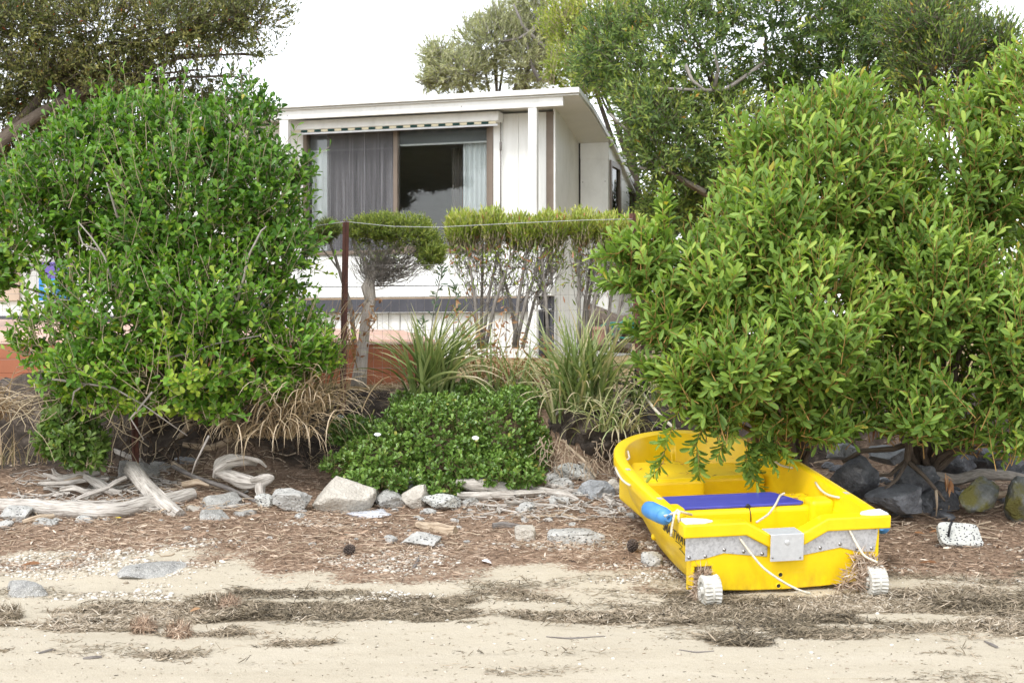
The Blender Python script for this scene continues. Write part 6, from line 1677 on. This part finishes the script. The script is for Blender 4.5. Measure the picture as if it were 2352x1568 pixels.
# ================================================================ DRIFTWOOD
def drift(label, pts, r, m='drift', name='driftwood', Y=None, k=14, jit=.18, lift=0., dY=None, group=None, seed=None):
    n = len(pts)
    P = []
    for i, (a, b) in enumerate(pts):
        if Y is None:
            q = G(a, b + (r[i] if hasattr(r, '__len__') else r)); rr = (r[i] if hasattr(r, '__len__') else r) / F * q[1]
            P.append(q + np.array((0, rr, rr * .9 + lift)))
        else:
            P.append(W(a, b, Y[i] if hasattr(Y, '__len__') else Y))
    P = np.array(P); rr = np.broadcast_to(np.asarray(r, float), (n,)) / F * P[:, 1]
    u = np.linspace(0, 1, max(14, n * 5)); kk = np.linspace(0, 1, n)
    Q = np.stack([np.interp(u, kk, P[:, i]) for i in range(3)], -1); Rr = np.interp(u, kk, rr)
    for _ in range(3): Q[1:-1] = (Q[:-2] + 2 * Q[1:-1] + Q[2:]) / 4
    sd_ = seed if seed is not None else abs(hash(label)) % 97 if False else len(label) * 1.37
    Q = Q + .18 * Rr[:, None] * fbm(Q * 5 + sd_, 2)[:, None] * np.array((0, .5, 1))
    o = MB().tube(Q, Rr, k, jit=jit, seed=sd_).build(name, M[m], None, True, True, True)
    autosmooth(o, 55)
    return meta(o, label, 'driftwood', group)
drift('longest silver driftwood log lying along the left of the beach', [(-40, 1158), (60, 1166), (150, 1172), (240, 1176), (310, 1162), (360, 1152), (440, 1136)], [17, 19, 20, 20, 20, 19, 14])
drift('split driftwood plank leaning across the long log', [(300, 1076), (330, 1110), (370, 1150), (415, 1192)], [16, 20, 22, 19], Y=[12.1, 11.75, 11.4, 11.2], jit=.3)
drift('gnarled grey stump arching under the straw grass', [(498, 1092), (506, 1072), (530, 1060), (566, 1056), (588, 1064)], [10, 17, 15, 11, 5], Y=[11.95, 11.9, 11.85, 11.85, 11.95], jit=.5, k=18)
drift('thick split lower half of the gnarled stump', [(500, 1088), (525, 1094), (556, 1106), (590, 1110)], [8, 13, 15, 10], Y=[11.9, 11.78, 11.72, 11.7], jit=.5, k=18)
drift('broken knuckle of driftwood at the right of the gnarled stump', [(582, 1106), (600, 1104), (620, 1098), (630, 1096)], [10, 13, 9, 3], Y=[11.68, 11.64, 11.62, 11.62], jit=.5)
drift('tapering driftwood leg standing under the broken knuckle', [(600, 1106), (596, 1124), (602, 1146), (612, 1168)], [12, 11, 8, 4], Y=[11.66, 11.62, 11.58, 11.55], jit=.4)
drift('thin curled driftwood root above the gnarled stump', [(520, 1058), (560, 1050), (596, 1058), (612, 1072)], [4, 5, 4, 2], Y=[11.8, 11.8, 11.82, 11.85], jit=.3)
drift('wide split silver log below the daisy mound', [(1048, 1112), (1090, 1116), (1140, 1124), (1230, 1132)], [10, 17, 16, 9], Y=[11.7, 11.68, 11.7, 11.8], jit=.4)
drift('lower half of the split log with frayed silver grain', [(1050, 1138), (1110, 1138), (1180, 1134), (1250, 1130)], [7, 10, 9, 6], Y=[11.6, 11.6, 11.62, 11.7], jit=.4)
drift('grey forked driftwood between the split log and the angular rock', [(1215, 1122), (1260, 1132), (1300, 1138), (1330, 1150)], [6, 11, 12, 6], jit=.3)
drift('curved silver stick above the forked driftwood', [(1255, 1112), (1280, 1118), (1310, 1128), (1335, 1126)], [4, 6, 6, 3])
drift('upper pale driftwood splinter in front of the split log', [(1178, 1152), (1220, 1160), (1300, 1162)], [4, 6, 3])
drift('lower pale driftwood splinter crossing the upper one', [(1180, 1148), (1210, 1164), (1245, 1178)], [3, 5, 3])
drift('stubby tan driftwood log above the mid beach white chunk', [(958, 1206), (1000, 1214), (1045, 1222)], [8, 12, 12], 'driftbrown', jit=.35)
drift('small dark knotted driftwood piece right of the tan log', [(1132, 1208), (1155, 1205), (1195, 1208)], [7, 8, 4], 'driftdark', jit=.4)
drift('long thin dark stick leaning beside the gnarled stump', [(398, 1070), (450, 1098), (520, 1118), (590, 1152), (610, 1166)], [5, 5, 5, 4, 3], 'driftdark', Y=[12.3, 12.0, 11.8, 11.6, 11.5])
drift('tan end of stick above the long thin dark one', [(400, 1068), (430, 1090), (455, 1100)], [8, 7, 4], 'driftbrown', Y=[12.35, 12.15, 12.0])
drift('forked antler like driftwood in the left heap', [(100, 1088), (140, 1102), (190, 1092), (230, 1086)], [3, 9, 10, 5], Y=[12.2, 12.1, 12.1, 12.1], jit=.3)
drift('thin upright prong at the left of the driftwood heap', [(120, 1075), (126, 1088), (150, 1098)], [3, 5, 4], Y=[12.1, 12.1, 12.1])
drift('knobbly driftwood piece in the middle of the left heap', [(195, 1092), (230, 1110), (258, 1128), (280, 1130)], [7, 13, 9, 5], Y=[11.9, 11.85, 11.8, 11.8], jit=.35)
drift('smooth white stick poking up from the left heap', [(240, 1124), (262, 1108), (288, 1096)], [5, 6, 6], Y=[11.8, 11.8, 11.9])
drift('long pale stick across the lower left heap', [(200, 1158), (250, 1152), (310, 1150), (340, 1140)], [5, 6, 6, 4], Y=[11.75, 11.7, 11.7, 11.75])
drift('flat pale driftwood stick behind the long log', [(90, 1140), (150, 1142), (220, 1160)], [6, 8, 5], Y=[11.9, 11.85, 11.8])
drift('slim stick across the top of the left heap', [(88, 1112), (150, 1108), (220, 1100), (250, 1098)], [4, 5, 5, 3], Y=[11.9, 11.9, 11.9, 11.9])
drift('grey stick jutting from the bank above the concrete slab', [(262, 1034), (290, 1046), (325, 1058)], [5, 6, 5], Y=[12.9, 12.75, 12.6])
drift('short stub of wood standing under the long log', [(118, 1182), (118, 1196), (116, 1208)], [8, 7, 5], Y=[11.3, 11.25, 11.22], jit=.3)
drift('second stub lying under the left end of the long log', [(50, 1200), (90, 1190), (120, 1186)], [6, 9, 7], 'driftbrown', jit=.3)
drift('pale splinter poking out of the left heap above the long log', [(165, 1150), (205, 1132), (250, 1120)], [3, 6, 4], Y=[11.6, 11.6, 11.65])
drift('crooked grey root lying on top of the left heap', [(140, 1124), (170, 1118), (196, 1128), (222, 1124)], [5, 8, 7, 3], Y=[11.8, 11.75, 11.75, 11.8], jit=.45)
drift('short thick wedge of driftwood at the back of the left heap', [(150, 1108), (185, 1100), (215, 1104)], [9, 12, 6], 'driftbrown', Y=[12.0, 12.0, 12.0], jit=.4)
drift('bleached stick slanting down to the long log', [(330, 1105), (350, 1122), (372, 1136)], [3, 5, 4], Y=[11.9, 11.8, 11.75])
drift('brown root end between long log and gnarled stump', [(420, 1112), (452, 1108), (480, 1116)], [6, 8, 4], 'driftbrown', Y=[11.9, 11.85, 11.85], jit=.4)
drift('flat splinter under the shelly concrete block', [(470, 1170), (530, 1164), (575, 1156)], [2.5, 4, 2.5], jit=.3)
drift('weathered offcut lying right of the forked driftwood', [(1390, 1148), (1410, 1156), (1432, 1162)], [5, 7, 5], jit=.35)
drift('second weathered offcut beside the dinghy side', [(1398, 1176), (1420, 1180), (1440, 1178)], [3, 5, 3], jit=.35)
drift('knotty burl at the middle of the long log', [(316, 1156), (322, 1168), (318, 1180)], [9, 15, 8], 'driftdark', Y=[11.55, 11.5, 11.5], jit=.45)
drift('grey branch log lying among the dark rocks on the right', [(2090, 1080), (2140, 1094), (2200, 1100), (2250, 1090), (2300, 1090), (2352, 1100)], [9, 12, 13, 13, 12, 10], 'greybark', Y=[11.5, 11.35, 11.3, 11.3, 11.3, 11.3])
drift('tan branch under the lichen rock at the right edge', [(2240, 1112), (2270, 1140), (2300, 1135), (2330, 1128)], [5, 8, 8, 6], 'driftbrown', Y=[11.5, 11.4, 11.4, 11.4])
drift('thin forked twig lying on the litter right of the split log', [(1190, 1190), (1260, 1186), (1290, 1178), (1318, 1160)], [2.5, 4, 4, 2], 'driftbrown')
drift('pale stick curved on the litter left of the dinghy', [(1285, 1178), (1320, 1190), (1335, 1196)], [3, 5, 3], 'driftbrown')
drift('thin pale stick lying on the left litter', [(810, 1268), (860, 1262), (900, 1256), (950, 1252)], [1.5, 3, 3, 1.5], 'driftbrown')
drift('short black charred stick at the mid beach', [(950, 1305), (958, 1292), (962, 1282)], [4, 4, 3], 'driftdark')
drift('grey root prong hanging under the soil overhang', [(1300, 1020), (1340, 1055), (1370, 1095)], [3, 4, 2], 'driftbrown', Y=[12.2, 12.05, 12.0])
drift('pale root loop on the bank above the overhang', [(1268, 962), (1282, 945), (1296, 935), (1298, 950)], [2, 3, 3, 2], 'drift', Y=12.35)
drift('little dark twig on the foreground sand at left', [(88, 1500), (110, 1494), (128, 1492)], [2, 3.5, 2], 'driftdark')
drift('second dark twig on the foreground sand at left', [(190, 1512), (210, 1510), (232, 1508)], [2, 4, 3], 'driftdark')
drift('dark curled twig on the foreground sand at right', [(2262, 1472), (2280, 1480), (2292, 1486)], [2, 4, 3], 'driftdark')
drift('thin dark twig in the foreground below the seaweed line', [(1255, 1462), (1310, 1466), (1390, 1460)], [1.2, 2, 1.2], 'driftdark')
drift('small flat dark twig under the left wheel', [(1560, 1492), (1600, 1498), (1640, 1494)], [1.2, 2, 1.2], 'driftdark')
# roots hanging in the dark left bank
rt = rockmat('root_bark', (.05, .035, .025), (.16, .11, .075))
rg = np.random.default_rng(71)
paths = []
for k in range(60):
    a = rg.uniform(230, 700); b = rg.uniform(940, 1030); p = W(a, b, 12.55)
    d = nrm(np.array((rg.normal(0, .8), -.15, -rg.uniform(.2, 1))))
    L = rg.uniform(.15, .5); q = [p + d * L * u_ + rg.normal(0, .02, 3) for u_ in np.linspace(0, 1, 6)]
    paths.append(q)
o = tubes_mesh('bank_roots', np.array(paths), .007, .002, rt, None, 4, kind='stuff'); meta(o, 'thin dark roots hanging down the left bank', 'roots')
for pts, lb in (([(420, 1020), (480, 1030), (520, 1015), (560, 985), (600, 970)], 'thick brown root curving along the dark left bank'), ([(410, 1005), (440, 970), (430, 930)], 'upright brown root at the back of the dark left bank')):
    drift(lb, pts, [5, 8, 8, 7, 5][:len(pts)], 'driftbrown', name='root', Y=12.6)

# tangles of small sticks round the driftwood and along the foot of the bank
def sticks(label, x0, x1, y0, y1, n, m, seed, ln=(.08, .34), r=.0055):
    rg = np.random.default_rng(seed); paths = []
    while len(paths) < n:
        g = G(rg.uniform(x0, x1), rg.uniform(y0, y1)); az = rg.uniform(0, 2 * PI); L = rg.uniform(*ln)
        d = np.array((math.cos(az), math.sin(az) * .8, rg.normal(.05, .16)))
        u_ = np.linspace(-.5, .5, 6)[:, None]
        q = g + d * L * u_ + rg.normal(0, .012, (6, 3))
        q[:, 2] = np.maximum(q[:, 2], gz(q[:, 0], q[:, 1]) + .004) + rg.uniform(0, .03)
        paths.append(q)
    o = tubes_mesh('loose_sticks', np.array(paths), r * rg.uniform(.5, 1.5, n), .0025, m, None, 5, kind='stuff')
    return meta(o, label, 'sticks')
sticks('tangle of loose pale sticks in the left driftwood heap', 30, 400, 1085, 1185, 170, M['drift'], 201)
sticks('thicker bleached sticks jumbled in the left driftwood heap', 20, 420, 1095, 1180, 46, M['drift'], 207, (.2, .55), .013)
sticks('thicker bleached sticks below the split log', 1040, 1430, 1105, 1190, 34, M['drift'], 208, (.15, .4), .011)
sticks('brown twigs strewn under the gnarled stump and left bank', 240, 640, 1050, 1180, 150, M['driftbrown'], 202)
sticks('weathered sticks strewn between split log and dinghy', 1040, 1440, 1090, 1200, 170, M['drift'], 203)
sticks('thin brown twigs scattered over the litter', 0, 1460, 1180, 1290, 190, M['driftbrown'], 204, (.06, .22), .004)
sticks('dark twigs lying among the rocks right of the dinghy', 1900, 2352, 1060, 1240, 150, M['driftbrown'], 205)
rg = np.random.default_rng(206); paths = []
for k in range(90):
    p = W(rg.uniform(1240, 1480), rg.uniform(1000, 1060), 12.02); d = nrm(np.array((rg.normal(0, .6), -.15, -1.0))); L = rg.uniform(.08, .3)
    paths.append([p + d * L * u_ + rg.normal(0, .012, 3) for u_ in np.linspace(0, 1, 6)])
meta(tubes_mesh('bank_roots', np.array(paths), .005, .0015, M['driftbrown'], None, 4, kind='stuff'), 'fine roots fringing the eroded soil overhang', 'roots')

# ---------------------------------------------------------------- pine cones
def cone(label, px, py, r_px, m, seed, tilt):
    rg = np.random.default_rng(seed)
    g = G(px, py + r_px); rr = r_px / F * g[1]
    root = thing('pine_cone', label, 'pine cone', tuple(g))
    c = g + (0, rr * .6, rr * .95)
    rot = np.array(Matrix.Rotation(tilt, 3, 'Y') @ Matrix.Rotation(.5, 3, 'X'))
    n = 70; mb = MB()
    for i in range(n):
        t = (i + .5) / n; z = (t - .5) * 2.1 * rr; ra = rr * math.sin(PI * (.12 + .80 * t)) ** .8 * .95; a = i * 2.4
        d = np.array((math.cos(a), math.sin(a), .55 - .2 * t)); s_ = np.array((-math.sin(a), math.cos(a), 0)); w = rr * .26
        b_ = np.array((0, 0, z)); tip = b_ + d * ra
        up = np.array((0, 0, .12 * rr))
        V = np.array([b_, tip - s_ * w - d * ra * .25, tip, tip + s_ * w - d * ra * .25, tip - d * ra * .12 + up * 1.4, b_ + up])
        mb.add(V @ rot.T + c, [(0, 1, 2), (0, 2, 3), (1, 4, 2), (2, 4, 3), (5, 4, 1), (5, 3, 4)])
    mb.build('cone_scales', m, root)
    MB().lathe([(rr * .2, -rr), (rr * .4, 0), (rr * .15, rr)], Matrix.Translation(c.tolist()) @ Matrix(rot.tolist()).to_4x4(), 10).build('cone_core', m, root, True)
cm = mat('dark_pine_cone', (.045, .032, .026), .8, noise=30, ramp=[(.35, (.04, .03, .025)), (.65, (.14, .105, .085))])
cone('dark pine cone standing beside the left side of the dinghy', 1453, 1256, 16, cm, 1, .1)
cone('dark open pine cone lying in the litter at mid beach', 799, 1262, 14, cm, 2, 1.2)

# fallen leaves: a few single ones that show
rg = np.random.default_rng(72)
yl = leafmat('yellow_fallen_leaf', [(0, (.5, .36, .02)), (1, (.6, .46, .04))], .6, .2)
def fallen(label, px, py, ln, m, az, v=.6, wd=.4):
    g = G(px, py); L = ln / F * g[1]
    o = leaf_mesh('fallen_leaf', 'wattle', (g + (0, 0, .02))[None], np.array([[math.cos(az), math.sin(az), .12]]), np.array([[0.1, -.4, 1.0]]), np.array([L]), np.array([L * wd]), np.array([v]), m)
    meta(o, label, 'fallen leaf')
fallen('bright yellow fallen leaf at the right of the leaning plank', 506, 1158, 16, yl, .4)
fallen('second yellow leaf touching the first by the leaning plank', 490, 1160, 14, yl, 2.6)
fallen('single yellow leaf on the litter below the long log', 262, 1196, 16, yl, .3)
for i, (a, b, az) in enumerate(((2135, 1228, .2), (2148, 1226, .9), (2125, 1232, 2.8), (2142, 1222, 1.6))):
    fallen(['longest orange brown leaf in the cluster right of the stern', 'upright orange brown leaf in the cluster right of the stern', 'left orange brown leaf in the cluster right of the stern', 'topmost orange brown leaf in the cluster right of the stern'][i], a, b, 24, LM['dead'], az, .55, .4)
fallen('reddish bark flake on the litter right of the right wheel', 2110, 1300, 40, LM['dead'], -.4, .2, .35)
fallen('orange leaf on the shells at the left edge', 50, 1305, 40, LM['dead'], .1, .35, .4)
fallen('pale tan leaf standing in the seaweed at left', 436, 1412, 34, LM['dead'], 1.0, 1., .35)
fallen('pale feather on the litter at mid beach', 1128, 1300, 34, PETAL, 2.3, 0, .4)

# ================================================================ LITTER, SEAWEED, SHELLS
rg = np.random.default_rng(81)
def scatter(n, x0, x1, y0, y1, dens):
    out = []
    tot = 0
    while tot < n:
        x = rg.uniform(x0, x1, n); y = rg.uniform(y0, y1, n)
        ok = (np.abs(x) < y * .385) & (rg.random(n) < dens(x, y))
        out.append(np.stack([x[ok], y[ok]], -1)); tot += ok.sum()
    return np.concatenate(out)[:n]
def strands(name, label, cat, XY, ln, wd, vary, m, lift, tilt=.18, bumpy=None):
    n = len(XY); x, y = XY[:, 0], XY[:, 1]
    z = gz(x, y) + lift
    az = rg.uniform(0, 2 * PI, n)
    A = np.stack([np.cos(az), np.sin(az), rg.normal(.02, tilt, n)], -1)
    Nn = nrm(rg.normal(0, .45, (n, 3)) + (0, -.25, 1))
    L = rg.uniform(*ln, n)
    o = leaf_mesh(name, 'needle', np.stack([x, y, z], -1) - A * (L * .5)[:, None], A, Nn, L, rg.uniform(*wd, n), vary, m, kind='stuff', curl=rg.uniform(-2.5, 3, n))
    return meta(o, label, cat)
litm = varymat('needle_litter', [(0, (.075, .05, .036)), (.35, (.25, .165, .11)), (.6, (.40, .285, .20)), (.82, (.54, .425, .32)), (1, (.68, .58, .47))])
def cl(a): return np.clip(a, 0, 1)
XY = scatter(46000, -4.9, 4.9, 9.3, 13.1, lambda x, y: litter_d(x, y) * (.35 + .65 * np.clip((12.9 - y) / 1.5, 0, 1)))
pn = fbm(np.stack([XY[:, 0], XY[:, 1], 0 * XY[:, 0]], -1) * 2.2, 3)
strands('needle_litter', 'brown needle and leaf litter covering the upper beach', 'litter', XY, (.03, .10), (.003, .0065), cl(rg.normal(.5, .22, len(XY)) + .16 * pn - .12 * (XY[:, 0] > 2.4)), litm, np.abs(rg.normal(0, .012, len(XY))) + .002 + .012 * np.clip(pn, 0, 1))  # strands right of the dinghy coloured darker to stand for shade
# flat leaf flakes and chips in the litter
XY = scatter(2600, -4.8, 4.8, 9.5, 12.6, litter_d)
strands('leaf_flakes', 'flat dead leaves and bark chips among the brown litter', 'leaf litter', XY, (.03, .085), (.012, .024), cl(rg.normal(.6, .25, len(XY))), litm, np.abs(rg.normal(.01, .01, len(XY))))
weedm = varymat('dry_seaweed', [(0, (.045, .037, .027)), (.3, (.16, .13, .085)), (.52, (.28, .225, .155)), (.72, (.40, .325, .24)), (.9, (.52, .45, .35)), (1, (.64, .58, .48))])
XY = scatter(42000, -4.2, 4.2, 7.4, 9.7, wrack_d)
hn = fbm(np.stack([XY[:, 0] * 3.2, XY[:, 1] * 5, 0 * XY[:, 0] + 4], -1), 3)
cn = vnoise(np.stack([XY[:, 0] * 1.4, XY[:, 1] * 3.0, 0 * XY[:, 0] + 9], -1))
mound = np.clip(hn * .06 + .004, 0, .065)
strands('seaweed_line', 'matted grey brown seaweed line left by the tide across the sand', 'seaweed', XY, (.03, .10), (.0035, .008), cl(rg.normal(.46, .2, len(XY)) + .22 * cn), weedm, mound * rg.uniform(.2, 1, len(XY)) + .003, tilt=.3)
# thinner trails above and below
def trail(x, y):
    p = np.stack([x, y * 3.2, 0 * x], -1)
    return smooth(fbm(p * .9 + 20, 4), .42, .75) * .8
XY = scatter(5200, -4.0, 4.0, 6.9, 10.0, trail)
strands('seaweed_trails', 'thin scattered seaweed trails on the pale sand', 'seaweed', XY, (.025, .08), (.003, .006), cl(rg.normal(.42, .2, len(XY))), weedm, np.abs(rg.normal(.003, .004, len(XY))), tilt=.08)
XY = scatter(2600, -4.0, 4.0, 6.8, 9.9, lambda x, y: np.full(len(x), .5))
strands('sand_flecks', 'tiny dark flecks of weed and bark peppered over the sand', 'debris', XY, (.008, .03), (.003, .007), cl(rg.normal(.4, .25, len(XY))), weedm, np.full(len(XY), .003), tilt=.06)
# clumps of weed knotted round the wheel brackets
def clump(name, label, pts, n, rad, v):
    P = np.array([W(*p) for p in pts]); u = rg.random(n) * (len(P) - 1); i = u.astype(int); f = (u - i)[:, None]
    c = P[i] * (1 - f) + P[np.minimum(i + 1, len(P) - 1)] * f
    d = nrm(rg.normal(0, 1, (n, 3))) * rad
    ax = nrm(np.cross(d, rg.normal(0, 1, (n, 3))) + rg.normal(0, .3, (n, 3)))
    o = leaf_mesh(name, 'needle', c + d, ax, nrm(d), rg.uniform(.04, .10, n), rg.uniform(.004, .008, n), cl(rg.normal(v, .2, n)), litm, kind='stuff', curl=rg.uniform(0, 3, n))
    meta(o, label, 'seaweed')
clump('seaweed_clump', 'dry weed wrapped round the left wheel bracket of the dinghy', [(1603, 1312, 9.0), (1620, 1318, 8.99), (1606, 1335, 8.97), (1600, 1370, 8.95), (1612, 1385, 8.93)], 620, .022, .66)
clump('seaweed_clump', 'dry weed wrapped round the right wheel bracket of the dinghy', [(1968, 1282, 9.14), (1990, 1290, 9.12), (2012, 1298, 9.11), (1985, 1318, 9.10), (1968, 1345, 9.08)], 800, .03, .68)
clump('seaweed_clump', 'loose weed straggling left from the right wheel of the dinghy', [(1975, 1295, 9.1), (1950, 1310, 9.08), (1945, 1340, 9.06), (1925, 1352, 9.05)], 150, .02, .62)
for lb, pt in (('rounded brown seaweed ball at the front edge of the tide line', (412, 1462)), ('left brown seaweed ball in the tide line', (330, 1452)), ('small brown seaweed ball in the middle tide line', (530, 1400)), ('far left seaweed tuft at the front of the tide line', (22, 1420)), ('seaweed ball right of the pale standing leaf', (495, 1395))):
    g = G(*pt); c = g + (0, 0, .02); n = 420
    d = nrm(rg.normal(0, 1, (n, 3))) * np.array((.09, .06, .04)) * rg.uniform(.5, 1, (n, 1)); d[:, 2] = np.abs(d[:, 2])
    o = leaf_mesh('seaweed_ball', 'needle', c + d, nrm(np.cross(d, rg.normal(0, 1, (n, 3)))), nrm(d), rg.uniform(.04, .09, n), rg.uniform(.003, .007, n), cl(rg.normal(.52, .2, n)), litm if 'brown' in lb else weedm, kind='stuff', curl=rg.uniform(0, 3, n))
    meta(o, lb, 'seaweed')
# shells and pebbles
_b = _bm.new(); _bm.ops.create_icosphere(_b, subdivisions=2, radius=1.0); IC2 = (np.array([v.co[:] for v in _b.verts]), np.array([[v.index for v in f.verts] for f in _b.faces])); _b.free()
def rubble(label, spots, m, seed):
    rg = np.random.default_rng(seed); mb = MB()
    for (x0, x1, y0, y1, n, s0, s1) in spots:
        for _ in range(n):
            g = G(rg.uniform(x0, x1), rg.uniform(y0, y1)); s = rg.uniform(s0, s1); V = IC2[0].copy()
            for _k in range(7):
                nn = nrm(rg.normal(0, 1, 3)); e = V @ nn - rg.uniform(.5, .8); V = V - np.where(e > 0, e, 0)[:, None] * nn
            a = rg.uniform(0, 6.28); V = V * (s * rg.uniform(.9, 1.5), s, s * rg.uniform(.4, .7)); c_, s_ = math.cos(a), math.sin(a)
            mb.add(np.stack([V[:, 0] * c_ - V[:, 1] * s_, V[:, 0] * s_ + V[:, 1] * c_, V[:, 2]], -1) + g + (0, 0, s * .15), IC2[1])
    o = mb.build('rubble_stones', m, None, kind='stuff'); return meta(o, label, 'rubble')
rubble('small pale rubble stones scattered between the rocks and driftwood', [(0, 700, 1110, 1200, 34, .02, .06), (900, 1460, 1085, 1200, 50, .02, .055), (100, 1400, 1190, 1260, 26, .012, .035)], RM['speckle'], 301)
rubble('small dark rubble stones in the shade among the right boulders', [(1900, 2352, 1050, 1190, 60, .03, .09)], RM['slate'], 302)
oct_v, oct_f = None, None
_b = _bm.new(); _bm.ops.create_icosphere(_b, subdivisions=1, radius=1.0); oct_v = np.array([v.co[:] for v in _b.verts]); oct_f = np.array([[v.index for v in f.verts] for f in _b.faces]); _b.free()
def pebbles(name, label, XY, size, vary, m):
    n = len(XY); x, y = XY[:, 0], XY[:, 1]; s = rg.uniform(*size, n) * np.exp(rg.normal(0, .25, n))
    a = rg.uniform(0, PI, n); ex = rg.uniform(.8, 1.35, n); ez = rg.uniform(.35, .7, n)
    V = oct_v[None] * (1 + .18 * rg.normal(0, 1, (n, len(oct_v), 1)).clip(-1, 1))
    vx, vy, vz = V[..., 0] * ex[:, None], V[..., 1], V[..., 2] * ez[:, None]
    X = vx * np.cos(a)[:, None] - vy * np.sin(a)[:, None]; Yy = vx * np.sin(a)[:, None] + vy * np.cos(a)[:, None]
    P = np.stack([x[:, None] + X * s[:, None], y[:, None] + Yy * s[:, None], (gz(x, y) + s * .2)[:, None] + vz * s[:, None]], -1)
    Fc = (oct_f[None] + (np.arange(n) * len(oct_v))[:, None, None]).reshape(-1, 3)
    o = mk(name, P.reshape(-1, 3), Fc, m, None, {'vary': np.repeat(vary, len(oct_v))}, True, kind='stuff')
    return meta(o, label, 'shells')
pebm = varymat('white_shell_grit', [(0, (.28, .23, .17)), (.35, (.48, .42, .34)), (.7, (.60, .56, .49)), (1, (.70, .68, .63))], .7)
def pd(x, y):
    p = np.stack([x, y, 0 * x], -1)
    band = np.clip(1 - np.abs(y - 9.85 - .1 * np.sin(x * 1.3)) / .75, 0, 1)
    return smooth(band * .7 + .95 * fbm(p * np.array((1.3, 3.2, 1)) + 31, 4) - .35 * np.clip((x - 1.0) / 1.5, 0, 1), .45, .85)
XY = scatter(5200, -4.3, 4.3, 8.9, 11.2, pd)
pebbles('shell_pebbles', 'band of white shells and pebbles between sand and litter', XY, (.0045, .014), rg.random(len(XY)), pebm)
XY = scatter(1500, -4.3, 4.3, 6.8, 11.6, lambda x, y: np.full(len(x), .5))
pebbles('shell_fragments', 'scattered white shell fragments on the sand and litter', XY, (.003, .011), rg.random(len(XY)) * .9, pebm)
